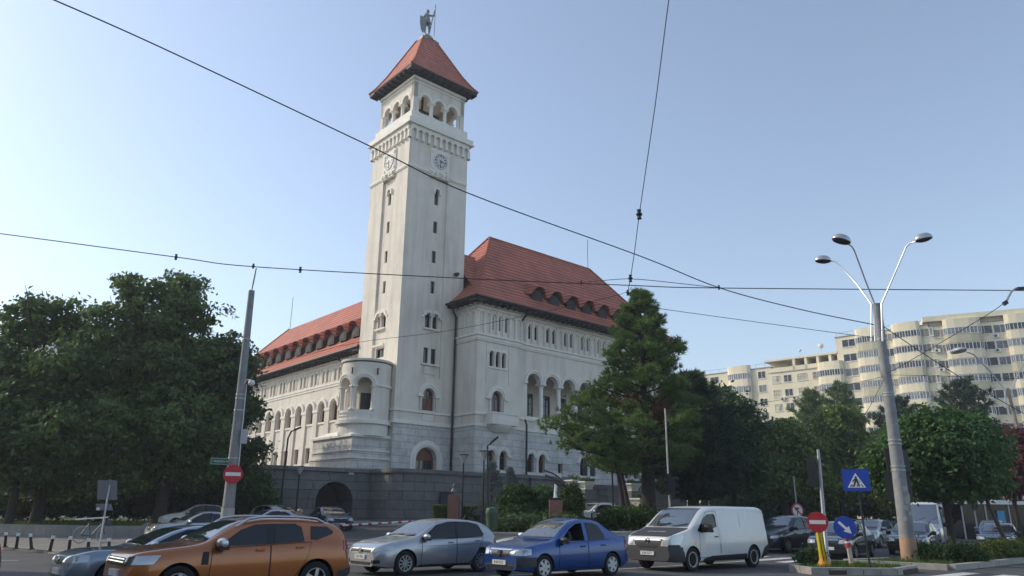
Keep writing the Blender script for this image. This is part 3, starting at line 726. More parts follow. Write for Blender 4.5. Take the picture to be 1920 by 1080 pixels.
# rainwater pipes and gutter
gut = MB(); gut.tube([(X0-1.05, BY-1.05, ZE-.02), (X3+1, BY-1.05, ZE-.02)], .09, 8); gut.tube([(X0-1.05, BY-1.05, ZE-.02), (X0-1.05, .3, ZE-.02)], .09, 8); gut.build('gutter', M_gut, hall)
for pts in ([(X0-.95, -.9, ZE-.1), (X0-.7, -.55, ZE-.55), (X0-.18, -.28, ZE-1.0), (X0-.18, -.28, 4.6)], [(X1+.3, BY-.7, ZE-.1), (X1+.12, MY-.18, ZE-1.0), (X1+.12, MY-.16, 15.6)], [(X1+.4, BY-.1, 9.0), (X1+.4, BY-.3, 8.6), (X1+.4, BY-.3, 4.6), (X1+.4, BY-.75, 4.4), (X1+.4, BY-.8, 1.3)]):
    p_ = MB(); p_.tube(pts, .085, 8); p_.build('drainpipe', M_gut, hall)
# balcony of the corner block
bl = MB(); bc = 7.85
for i, (z_, r_) in enumerate(((7.75, .35), (7.9, .62), (8.1, .78), (8.3, .86), (8.42, .9))):
    pass
bl.lathe([(.05, 7.7), (.7, 7.78), (1.0, 7.95), (1.28, 8.15), (1.42, 8.3), (1.42, 8.42), (1.33, 8.42)], (0, 0, 0), 20, a0=PI, a1=2*PI)
bl.v = [(bc+v[0], BY+v[1]*.62, v[2]) for v in bl.v]
bl.slab(PBk, rect(bc-1.4, bc+1.4, 8.3, 8.45), 0, .85)
bl.slab(PF(BY-.75), rect(bc-1.35, bc+1.35, 8.45, 9.1), 0, .1); bl.slab(PF(BY-.72), rect(bc-1.42, bc+1.42, 9.1, 9.22), -.02, .18)
for s_ in (-1, 1): bl.box(bc+s_*1.33-.05, bc+s_*1.33+.05, BY-.78, BY, 8.45, 9.1); bl.box(bc+s_*1.33-.08, bc+s_*1.33+.08, BY-.72, BY, 9.1, 9.22)
for u0, u1 in ((bc-1.25, bc-.08), (bc+.08, bc+1.25)):
    for i in range(8):
        for j in range(2): bl.lathe([(.0, .06), (.06, .05), (.08, .0)], (u0+.1+(u1-u0-.2)*i/7, BY-.85, 8.66+.22*j), 6, axis='y')
for v in range(0): pass
bal = bl.build('balcony', M_trim, hall)

# ---- left wing
LX, LY0, LY1, LZ = .9, 6.0, 42.0, 14.95
PLw = PL(LX); sp_ = 2.225; NL = 14
lw = MB(); hs = []; kinds = []
for k in range(NL):
    c = 11.08+sp_*(k-1)
    if c < 10: continue
    hs.append(arch_loop(c, .98, 9.3, 10.5, 10)); kinds.append((3, 2))
    hs.append(rect(c-.42, c+.42, 5.8, 7.12)); kinds.append((2, 2))
    for s_ in (-1, 1): hs.append(arch_loop(c-.06+s_*.37, .42, 12.85, 13.72, 6)); kinds.append((1, 1))
lw.panel(PLw, rect(LY0, LY1, .5, LZ), hs, depth=.38)
for h, k_ in zip(hs, kinds): window(PLw, h, .33, mull=k_, tr=.7 if k_ == (3, 2) else .6, fw=.09 if k_ != (1, 1) else .05)
for k in range(NL):
    c = 11.08+sp_*(k-1)
    if c < 10: continue
    tr.arch(PLw, c, 10.5, .66, .92, .2, n=14); tr.arch(PLw, c, 10.5, .55, .7, .1, n=14)
    tr.band(PLw, c-.6, c+.6, 9.12, 9.28, .1)
    m_ = c+sp_/2; lw.band(PLw, m_-.42, m_+.42, .6, 10.3, .16); tr.band(PLw, m_-.5, m_+.5, 10.22, 10.48, .22)
    lw.band(PLw, c-.5, c+.5, 7.15, 7.3, .06)
    for s_ in (-1, 1): tr.arch(PLw, c-.06+s_*.37, 13.72, .23, .34, .06, 12.8, n=8)
    tr.arch(PLw, m_-.06, 13.72, .2, .3, .05, 12.85, n=8)
    for q in (-.74, 0, .74): tr.slab(PLw, [(c+q-.05, 14.12), (c+q+.05, 14.12), (c+q, 14.02)], -.02, .07)
for z0, z1, pj in ((12.3, 12.5, .07), (12.5, 12.62, .13), (14.2, 14.3, .07), (14.5, 14.62, .12)): tr.band(PLw, LY0, LY1, z0, z1, pj)
lw.panel(PB(LY1), rect(LX, LX+12, .5, LZ)); lw.panel(PR(LX+12), rect(9, LY1, .5, LZ))
lw.build('wall', M_pla, hall)
lw_roof = hip_roof('roof', LX-1.0, 14.0, 6.03, 42.6, LZ, [(0, 0), (1.1, .95), (2.3, 2.3), (7.0, 7.85)], soff=.95)
for k in range(12): dormer(PL(1.3), 6.95+2.25*k, 16.5, 1.25, 2.0, hall, 1.15)
gut = MB(); gut.tube([(LX-1.05, 6.0, LZ-.02), (LX-1.05, LY1, LZ-.02)], .09, 8); gut.build('gutter', M_gut, hall)
p_ = MB(); p_.tube([(LX-1.0, 10.0, LZ-.1), (LX-.2, 9.9, LZ-.9), (LX-.2, 9.9, 8.5)], .08, 8); p_.build('drainpipe', M_gut, hall)
for x_, y_, z_, h_ in ((6.9, 35.4, 22.7, 4.2), (25.0, 3.0, 26.7, 3.4)):
    a_ = MB(); a_.tube([(x_, y_, z_), (x_, y_, z_+h_)], .03, 6); a_.build('lightning_rod', M_gut, hall)

# ---- round loggia turret on the tower's sunny side
DX, DY, DR = -1.55, 1.75, 1.88
ZT = lambda z: 1.6+.95*(z-1.6)
def PD(u, z, d=0):                      # u is the angle, 0 looks to the street corner
    a = R(240)-u; return (DX+(DR+d)*math.cos(a), DY+(DR+d)*math.sin(a), ZT(z))
dr = MB(); ah = [R(4), R(56), R(108)]; tt = MB(); U0, U1 = R(-100), R(150)
def darch(c, w_, z0, zs): return [(c-w_, z0), (c+w_, z0)] + [(c+w_*math.cos(PI*i/12), zs+w_*DR*math.sin(PI*i/12)) for i in range(13)]
hs = [darch(c, .33, 9.25, 11.15) for c in ah]
dr.panel(PD, rect(U0, U1, 8.4, 13.1), hs, depth=.3, step=.17)
dr.lathe([(DR-.05, ZT(13.08)), (DR+.1, ZT(13.1)), (DR+.12, ZT(13.26)), (DR-.02, ZT(13.3)), (.0, ZT(13.32))], (DX, DY, 0), 40)
dr.build('turret', M_pla, hall, smooth=True, auto=R(30))
drb = MB(); drb.lathe([(.95, ZT(8.5)), (.95, ZT(13))], (DX+.35, DY+.3, 0), 16); drb.lathe([(DR-.1, ZT(9.0)), (0, ZT(9.0))], (DX, DY, 0), 24); drb.build('turret_core', M_pla, hall)
dd = MB(); dd.obox((DX-.32, DY-.62, ZT(9.85)), (.36, -.12, 0), (.05, .1, 0), (0, 0, .8)); dd.build('turret_door', M_dark, hall)
for c in ah:
    a_ = [PI*k/14 for k in range(15)]
    def ring(r0, r1, d1, cc=c):
        o_ = [(cc+r1/DR*math.cos(t), 11.15+r1*math.sin(t)) for t in a_]; i_ = [(cc+r0/DR*math.cos(t), 11.15+r0*math.sin(t)) for t in a_]
        tt.slab(PD, o_+i_[::-1], -.02, d1)
    ring(.64, .88, .07); ring(.80, .96, .13)
    tt.slab(PD, [(c-.3+.6*k/8, 8.55) for k in range(9)] + [(c+.3-.6*k/8, 9.2) for k in range(9)], -.3, .02)
    for i in range(5):
        for j in range(2): tt.lathe([(.0, .05), (.05, .04), (.075, 0)], PD(c-.22+.11*i, 8.72+.26*j, .02), 6, axis='y')
for lo_, hi_ in ((U0, ah[0]-R(29)), (ah[0]+R(29), ah[1]-R(29)), (ah[1]+R(29), ah[2]-R(29)), (ah[2]+R(29), U1)):
    if hi_ > lo_: tt.slab(PD, [(lo_+(hi_-lo_)*k/8, 11.12) for k in range(9)]+[(hi_-(hi_-lo_)*k/8, 11.3) for k in range(9)], -.02, .12, step=.15)
for c in ah:
    for s_ in (-1, 1):
        x_, y_, _ = PD(c+s_*.41, 0, -.1); column(x_, y_, ZT(9.25), ZT(11.15), .11)
for z0, z1, d_ in ((8.2, 8.46, .2), (8.46, 8.56, .1), (7.3, 8.2, .0)):
    tt.slab(PD, [(U0+(U1-U0)*k/44, z0) for k in range(45)]+[(U1-(U1-U0)*k/44, z1) for k in range(45)], -.3, d_, step=.2)
tt.build('turret_moulding', M_trim, hall)
for a_ in (R(33), R(-24)):
    x_, y_, _ = PD(a_, 0, .1); l_ = MB(); l_.lathe([(.03, ZT(12.0)), (.06, ZT(12.05)), (.05, ZT(12.45)), (.1, ZT(12.5))], (x_, y_, 0), 8); l_.build('wall_lamp', M_dark, hall)
# stone bastion below it with a hipped stone cap
bs = MB(); bs.box(-3.35, .9, .2, 6.4, 4.2, 5.4); bs.box(-3.25, .9, .28, 6.3, 5.4, 6.95)
bs.build('stone_base', M_ash, hall)
bc_ = MB(); bc_.box(-3.42, .9, .12, 6.5, 5.36, 5.46); bc_.box(-3.34, .9, .2, 6.4, 5.9, 6.0); bc_.box(-3.4, .9, .15, 6.45, 6.9, 7.04)
bc_.add([(-3.4, .15, 7.04), (0, .15, 7.04), (0, 6.4, 7.04), (-3.4, 6.4, 7.04), (-2.5, 1.4, 7.5), (0, 1.4, 7.5), (0, 5.4, 7.5), (-2.5, 5.4, 7.5)], [(0, 1, 5, 4), (3, 0, 4, 7), (2, 3, 7, 6), (4, 5, 6, 7)])
bc_.build('stone_cap', M_trim, hall)
pt = MB(); Ppt = PL(-1.35)
pt.slab(Ppt, rect(6.4, 9.4, 4.2, 7.2), -2.3, 0, holes=[rect(7.3, 8.5, 4.2, 6.5)]); pt.slab(PL(-1.4), rect(6.3, 9.5, 7.2, 7.36), -2.3, .1)
for u0, u1, z0, z1 in ((7.05, 7.25, 4.2, 6.7), (8.55, 8.75, 4.2, 6.7), (7.05, 8.75, 6.55, 6.75)): pt.slab(Ppt, rect(u0, u1, z0, z1), -.02, .06)
pt.build('portal', M_trim, hall); pd = MB(); pd.slab(PL(-1.1), rect(7.3, 8.5, 4.2, 6.5), -.1, 0); pd.build('portal_door', mat('pale_door', (.45, .42, .36), .7), hall)
trim.build('mouldings', M_trim, hall)

# ---- granite terrace wall with the vaulted passage
tw = MB()
A = Vector((-9.1, 1.25)); B = Vector((-.6, -.2)); Ld_ = (B-A).length; dv = (B-A)/Ld_; nv = Vector((dv.y, -dv.x))
def PW1(u, z, d=0): q = A+dv*u+nv*d; return (q.x, q.y, z)
arcu = Ld_*.575
ahole = arch_loop(arcu, 2.65, .6, 2.35, 16)
tw.panel(PW1, rect(0, Ld_, .4, 4.35), [ahole], depth=3.2)
tw.slab(PW1, rect(-.1, Ld_, 4.35, 4.62), -.5, .12)
tw.arch(PW1, arcu, 2.35, 1.33, 1.85, .07, .6, n=16)
vs = [(-11.6, 6.5), (-11.2, 4.0), (-10.3, 2.2), (-9.1, 1.25)]
for a, b in zip(vs, vs[1:]):
    tw.add([(a[0], a[1], .4), (b[0], b[1], .4), (b[0], b[1], 4.35), (a[0], a[1], 4.35)], [(0, 1, 2, 3)])
    tw.add([(a[0], a[1], 4.35), (b[0], b[1], 4.35), (b[0], b[1], 4.62), (a[0], a[1], 4.62)], [(0, 1, 2, 3)])
rc = [(-1.75, -.1), (-1.75, -2.0)] + [(-.65-1.1*math.cos(R(a)), -2.2-1.1*math.sin(R(a))) for a in range(10, 91, 10)] + [(4.6, -3.35), (10.4, -3.55), (15.2, -3.7)]
for q, z0, z1 in ((0, .4, 4.3), (.12, 4.3, 4.6)):
    rr = [(x-(q if i < 6 else 0), y-(q if i >= 2 else 0)) for i, (x, y) in enumerate(rc)]
    for a, b in zip(rr, rr[1:]): tw.add([(a[0], a[1], z0), (b[0], b[1], z0), (b[0], b[1], z1), (a[0], a[1], z1)], [(0, 1, 2, 3)])
    tw.add([(x, y, z1) for x, y in rr]+[(15.2, 0, z1), (-1.75, 0, z1)], [tuple(range(len(rr)+2))])
    if q: tw.add([(x, y, z0) for x, y in rr]+[(15.2, 0, z0), (-1.75, 0, z0)], [tuple(range(len(rr)+2))])
# terrace floor
tw.add([(-11.6, 6.5, 4.3), (-9.1, 1.3, 4.3), (-.6, -.1, 4.3), (6, 0, 4.3), (6, 42, 4.3), (-11.6, 42, 4.3)], [(0, 1, 2, 3, 4, 5)])
# plinth courses
for z_, pj in ((1.45, .16), (1.95, .1)):
    tw.slab(PW1, rect(0, arcu-1.86, .4, z_), 0, pj); tw.slab(PW1, rect(arcu+1.86, Ld_, .4, z_), 0, pj)
    rr = [(x-(pj if i < 6 else 0), y-(pj if i >= 2 else 0)) for i, (x, y) in enumerate(rc)]
    for a, b in zip(rr, rr[1:]): tw.add([(a[0], a[1], .4), (b[0], b[1], .4), (b[0], b[1], z_), (a[0], a[1], z_)], [(0, 1, 2, 3)])
    tw.add([(x, y, z_) for x, y in rr]+[(15.2, -3.0, z_), (-1.2, -1.5, z_)], [tuple(range(len(rr)+2))])
tw.build('terrace_wall', M_gran, hall)
dk = MB(); dk.slab(lambda u, z, d=0: PW1(u, z, d-3.2), rect(arcu-1.5, arcu+1.5, .4, 4), -.1, 0); dk.build('passage_door', M_dark, hall)
dk = MB(); dk.slab(PF(-3.52), rect(2.0, 3.25, 1.9, 3.1), -.03, .05); dk.build('cellar_opening', M_dark, hall)
# entrance stairs, porch wall and planters beyond
st = MB()
for i in range(11): st.box(16.6, 22.8, -8.6+.34*i, -2.65, .55+.25*i, .8+.25*i)
st.build('entrance_stairs', mat('stair_stone', (.30, .295, .285), .85, nscale=2, namt=.2), hall)
pw = MB(); pw.box(15.2, 16.6, -7.6, -2.65, .4, 3.6); pw.box(15.1, 16.7, -7.7, -2.65, 3.6, 3.78); pw.box(22.8, 24.0, -8.2, -2.65, .4, 3.6); pw.box(24.0, 31, -3.7, -2.65, .4, 4.5); pw.box(23.9, 31, -3.8, -2.65, 4.5, 4.66)
pw.box(X1, X3, MY+.05, 8, .4, 4.3)
pw.build('stair_wall', M_gran, hall)
ed = MB(); ed.slab(PF(MY-.06), arch_loop(18.3, 1.5, 3.3, 5.6, 10), 0, .04); ed.build('entrance_door', M_dark, hall)
FOOT = [HL(-9.3, .9), HL(-.9, -.5), HL(-2.2, -3.6), HL(10, -4.2), HL(15, -4.4), HL(15, -6.4), HL(-2.6, -5.3), HL(-3.3, -2.0), HL(-9.8, -.9)]
slab_on_ground('footway', [(p.x, p.y) for p in FOOT], .13, M_kerb)
# ================================================================ VEHICLES
M_tyre = mat('tyre_rubber', (.016, .016, .017), .85)
M_alloy = mat('alloy_rim', (.52, .53, .55), .3, .75)
M_cap = mat('wheel_cover', (.55, .56, .57), .45, .3)
M_carglass = mat('car_glass', (.008, .010, .013), .03, spec=.45)
M_screen = mat('windscreen_glass', (.03, .04, .045), .02, spec=1.0)
M_screen.node_tree.nodes['Principled BSDF'].inputs['IOR'].default_value = 2.3
M_plast = mat('grey_plastic', (.045, .047, .05), .6)
M_blackp = mat('black_plastic', (.012, .012, .013), .55)
M_lamp = mat('headlamp_glass', (.50, .52, .54), .08, .35, coat=1.0)
M_lampd = mat('headlamp_inner', (.10, .11, .12), .15, .6)
M_tail = mat('tail_lamp', (.33, .01, .012), .15, coat=1.0)
M_chrome = mat('chrome', (.75, .76, .78), .12, 1.0)
M_plate = mat('plate_white', (.72, .73, .72), .5)
M_ink = mat('plate_ink', (.02, .02, .025), .6)
M_under = mat('underside', (.008, .008, .009), .9)
def paint(name, c, metal=.35, rough=.32):
    return mat(name, c, rough, metal, coat=.9, nscale=3, namt=.03)

def interp(tab, x):
    if x <= tab[0][0]: return tab[0][1]
    if x >= tab[-1][0]: return tab[-1][1]
    for i in range(len(tab)-1):
        (a, va), (b, vb) = tab[i], tab[i+1]
        if a <= x <= b:
            p0 = tab[i-1] if i > 0 else tab[i]; p3 = tab[i+2] if i+2 < len(tab) else tab[i+1]
            h = b-a; t = (x-a)/h
            def slope(l, r): return (r[1]-l[1])/(r[0]-l[0]) if r[0] != l[0] else 0
            d1, d0, d2 = (vb-va)/h, slope(p0, tab[i]) if i else (vb-va)/h, slope(tab[i+1], p3) if i+2 < len(tab) else (vb-va)/h
            m0 = 0 if d0*d1 <= 0 else 2*d0*d1/(d0+d1); m1 = 0 if d1*d2 <= 0 else 2*d1*d2/(d1+d2)
            return (2*t**3-3*t*t+1)*va+(t**3-2*t*t+t)*h*m0+(-2*t**3+3*t*t)*vb+(t**3-t*t)*h*m1

def body_shell(sp):
    """smooth closed shell lofted through cross sections along the car; x runs from nose to tail"""
    L_, W = sp['L'], sp['W']/2; top, belt, sill = sp['top'], sp['belt'], sp.get('sill', .2)
    tum = sp.get('tumble', .30); fr, rr = sp.get('fround', .5), sp.get('rround', .42); fk, rk = sp.get('fk', .26), sp.get('rk', .16)
    xs = set(); n = 54
    for i in range(n+1): xs.add(round(L_*i/n, 4))
    for e in (.012, .03, .06, .1, .15, .2, .27): xs.add(e); xs.add(round(L_-e, 4))
    for x, _ in top: xs.add(round(x, 4))
    xs = sorted(xs); secs = []
    for x in xs:
        zt = interp(top, x); zb = min(interp(belt, x), zt-.012)
        hw = W
        if x < fr: hw *= 1-fk*(1-x/fr)**2.4
        if L_-x < rr: hw *= 1-rk*(1-(L_-x)/rr)**2.4
        zs = sill
        if x < .35: zs += .05*(1-x/.35)
        if L_-x < .45: zs += .12*(1-(L_-x)/.45)
        zs = min(zs, zb-.2)
        k = min(max((zt-zb)/.35, 0), 1); mid = zs+(zb-zs)*.52
        yb = hw*sp.get('beltw', .94)
        yt = yb - tum*max(zt-.1*k-zb, 0)
        sec = [(0, zs), (hw*.82, zs), (hw*.95, zs+.03), (hw*.985, zs+.11), (hw*1.0, mid-.07), (hw*1.0, mid+.06), (hw*.99, zb-.15*(zb-zs)/.6), (hw*.972, zb-.05), (yb, zb-.0),
               (yb-(yb-yt)*.5, zb+(zt-.1*k-zb)*.52), (yt, zt-.1*k), (yt-.055*k-.01, zt-.045*k), (yt*.86-.05*k, zt-.018*k), (yt*.45, zt-.004*k), (0, zt)]
        secs.append([(x, y, z) for y, z in sec])
    m = len(secs[0]); vs = []; fs = []
    for s in secs:
        vs += s; vs += [(x, -y, z) for x, y, z in s[1:-1]]
    N = 2*m-2
    def idx(i, j, side): return i*N + (j if side > 0 or j in (0, m-1) else m+j-1)
    for i in range(len(secs)-1):
        for j in range(m-1):
            fs.append((idx(i, j, 1), idx(i+1, j, 1), idx(i+1, j+1, 1), idx(i, j+1, 1)))
            fs.append((idx(i, j, -1), idx(i, j+1, -1), idx(i+1, j+1, -1), idx(i+1, j, -1)))
    for i in (0, len(secs)-1):
        for j in range(m-1):
            q = (idx(i, j, 1), idx(i, j+1, 1), idx(i, j+1, -1), idx(i, j, -1)); q = tuple(dict.fromkeys(q))
            if len(q) > 2: fs.append(q)
    bm = bmesh.new(); bv = [bm.verts.new(v) for v in vs]
    for f in fs:
        try: bm.faces.new([bv[i] for i in f])
        except ValueError: pass
    bmesh.ops.remove_doubles(bm, verts=bm.verts, dist=5e-4); bmesh.ops.recalc_face_normals(bm, faces=bm.faces)
    return bm

def cut_arches(bm, sp):
    """real wheel openings: boolean the wheel wells out of the shell, then drop the cutter"""
    me = bpy.data.meshes.new('shell'); bm.to_mesh(me); me.materials.append(sp['paint']); me.materials.append(M_under)
    o = bpy.data.objects.new('shell', me); COL.objects.link(o)
    cb = bmesh.new(); W = sp['W']/2
    for wx in sp['wheels']:
        for s in (-1, 1):
            g = bmesh.ops.create_cone(cb, cap_ends=True, segments=30, radius1=sp['wr']*1.16, radius2=sp['wr']*1.16, depth=.62)
            for v in g['verts']:
                x, y, z = v.co; v.co = (x+wx, z+s*(W-.02), -y+sp['wr']*1.0)
    if sp.get('open'):
        n_ = len(sp['open']); a_ = [cb.verts.new((x, -W-.2, z)) for x, z in sp['open']]; b_ = [cb.verts.new((x, .2, z)) for x, z in sp['open']]
        cb.faces.new(a_); cb.faces.new(b_[::-1])
        for i in range(n_): cb.faces.new((a_[i], a_[(i+1) % n_], b_[(i+1) % n_], b_[i]))
    bmesh.ops.recalc_face_normals(cb, faces=cb.faces)
    cm = bpy.data.meshes.new('well'); cb.to_mesh(cm); cm.materials.append(sp['paint']); cm.materials.append(M_under)
    for p in cm.polygons: p.material_index = 1
    co = bpy.data.objects.new('well', cm); COL.objects.link(co)
    md = o.modifiers.new('b', 'BOOLEAN'); md.object = co; md.operation = 'DIFFERENCE'; md.solver = 'EXACT'
    try: md.material_mode = 'TRANSFER'
    except Exception: pass
    dg = bpy.context.evaluated_depsgraph_get(); dg.update()
    res = bpy.data.meshes.new_from_object(o.evaluated_get(dg), depsgraph=dg)
    bpy.data.objects.remove(o); bpy.data.objects.remove(co)
    return res

def finish(me, ang=R(32)):
    bm = bmesh.new(); bm.from_mesh(me)
    for f in bm.faces: f.smooth = True
    for e in bm.edges: e.smooth = not (len(e.link_faces) == 2 and e.calc_face_angle(0) > ang)
    bm.to_mesh(me); bm.free()

def patch(shell, poly, view, off, name, m, parent, smooth=True):
    """a piece of the car's own skin inside a convex outline, lifted off by its thickness.
    view: 'L'/'R' outline in (x,z) on that flank; 'F'/'B' outline in (y,z) at nose/tail; 'T' outline in (x,y) from above"""
    bm = shell.copy()
    A = sum(poly[i][0]*poly[(i+1) % len(poly)][1]-poly[(i+1) % len(poly)][0]*poly[i][1] for i in range(len(poly)))
    if A < 0: poly = poly[::-1]
    mp = {'L': lambda a, b: Vector((a, 0, b)), 'R': lambda a, b: Vector((a, 0, b)), 'F': lambda a, b: Vector((0, a, b)), 'B': lambda a, b: Vector((0, a, b)), 'T': lambda a, b: Vector((a, b, 0))}[view]
    kill = []
    for f in bm.faces:
        n = f.normal; c = f.calc_center_median()
        ok = {'L': n.y < -.25, 'R': n.y > .25, 'F': n.x < -.12, 'B': n.x > .12, 'T': n.z > .3}[view]
        if not ok: kill.append(f)
    bmesh.ops.delete(bm, geom=kill, context='FACES')
    for i in range(len(poly)):
        p, q = poly[i], poly[(i+1) % len(poly)]; n2 = (q[1]-p[1], -(q[0]-p[0]))
        g = bm.verts[:]+bm.edges[:]+bm.faces[:]
        if not bm.faces: break
        bmesh.ops.bisect_plane(bm, geom=g, dist=1e-5, plane_co=mp(*p), plane_no=mp(*n2), clear_outer=True)
    if not bm.faces: bm.free(); return None
    left = set(bm.faces); best = []
    while left:
        st_ = [left.pop()]; isl = []
        while st_:
            f = st_.pop(); isl.append(f)
            for e in f.edges:
                for g in e.link_faces:
                    if g in left: left.discard(g); st_.append(g)
        if sum(f.calc_area() for f in isl) > sum(f.calc_area() for f in best): best = isl
    bs_ = set(best); bmesh.ops.delete(bm, geom=[f for f in bm.faces if f not in bs_], context='FACES')
    bm.normal_update()
    nv = [(v, v.normal.copy()) for v in bm.verts]
    for v, n in nv: v.co += n*off
    ed = [e for e in bm.edges if len(e.link_faces) == 1]
    r = bmesh.ops.extrude_edge_only(bm, edges=ed); back = {}
    nm = {tuple(round(c, 5) for c in v.co): n for v, n in nv}
    for g in r['geom']:
        if isinstance(g, bmesh.types.BMVert):
            n = nm.get(tuple(round(c, 5) for c in g.co))
            if n is not None: g.co -= n*(off+.01)
    me = bpy.data.meshes.new(name)
    for f in bm.faces: f.smooth = smooth
    for e in bm.edges: e.smooth = not (len(e.link_faces) == 2 and e.calc_face_angle(0) > R(38))
    bm.to_mesh(me); bm.free(); me.materials.append(m)
    o = bpy.data.objects.new(name, me); COL.objects.link(o); o.parent = parent
    return o

_wh = {}
def wheel(parent, x, y, r, style, side, width=.2):
    key = (round(r, 3), style, side)
    if key not in _wh:
        w_ = width/2; s = side
        t = MB(); t.lathe([(r*.63, -w_*.8), (r*.7, -w_*.98), (r*.9, -w_), (r*.985, -w_*.75), (r, -w_*.4), (r, w_*.4), (r*.985, w_*.75), (r*.9, w_), (r*.7, w_*.98), (r*.63, w_*.8)], (0, 0, 0), 28, axis='y')
        k = MB(); rr = r*.66; yo = s*w_
        k.lathe([(rr, yo*.75), (rr*.99, yo*1.0), (rr*.9, yo*.98), (rr*.87, yo*.55)], (0, 0, 0), 28, axis='y', mi=0)
        k.lathe([(rr*.9, yo*.35), (0, yo*.3)], (0, 0, 0), 28, axis='y', mi=1)
        if style == 'steel':
            k.lathe([(rr*.8, yo*.5), (rr*.55, yo*.85), (rr*.3, yo*.7), (0, yo*.72)], (0, 0, 0), 24, axis='y', mi=1)
        elif style == 'cover':
            for i in range(6):
                a = 2*PI*i/6+.2; ca, sa = math.cos(a), math.sin(a)
                k.obox((ca*rr*.55, yo*.86, sa*rr*.55), (ca*rr*.38, 0, sa*rr*.38), (0, .02, 0), (-sa*rr*.2, 0, ca*rr*.2), 0)
            k.lathe([(rr*.42, yo*.9), (rr*.35, yo*1.0), (0, yo*1.02)], (0, 0, 0), 20, axis='y', mi=0)
        else:
            ns = 10 if style == 'multi' else 5
            for i in range(ns):
                a = 2*PI*i/ns+.15; ca, sa = math.cos(a), math.sin(a); wd = rr*(.075 if ns == 10 else .15)
                k.obox((ca*rr*.52, yo*.84, sa*rr*.52), (ca*rr*.4, 0, sa*rr*.4), (0, .016, 0), (-sa*wd, 0, ca*wd), 0)
            k.lathe([(rr*.2, yo*.8), (rr*.18, yo*.98), (0, yo*1.0)], (0, 0, 0), 16, axis='y', mi=0)
        a = t.build('wheel', M_tyre, parent, smooth=True); b = k.build('rim', [M_cap if style in ('cover', 'steel') else M_alloy, M_under], a, smooth=True)
        _wh[key] = (a, b)
    else:
        a0, b0 = _wh[key]; a = a0.copy(); b = b0.copy(); COL.objects.link(a); COL.objects.link(b); a.parent = parent; b.parent = a
    a.location = (x, y, r)
    return a

def mirror_part(parent, x, y, z, s, mtl, sc=1.0):
    mb = MB(); mb.lathe([(0, -.1), (.06, -.085), (.085, -.03), (.09, .03), (.075, .09), (0, .1)], (0, 0, 0), 14, axis='y')
    mb.v = [(x+v[0]*.9*sc+(.03*abs(v[1])*8 if False else 0), y+s*.12*sc+v[1]*1.15*sc, z+v[2]*.95*sc) for v in mb.v]
    o = mb.build('wing_mirror', mtl, parent, smooth=True)
    st = MB(); st.obox((x, y+s*.01, z-.06*sc), (.035, 0, 0), (0, .06*sc, 0), (0, 0, .022)); st.obox((x+.005, y+s*.12*sc, z-.065*sc), (.07*sc, 0, 0), (0, .1*sc, 0), (0, 0, .03*sc)); st.build('mirror_foot', M_blackp, o)
    return o

def surf(bvh, x, z, s):
    h = bvh.ray_cast(Vector((x, s*3, z)), Vector((0, -s, 0))); return h[0].y if h[0] else None

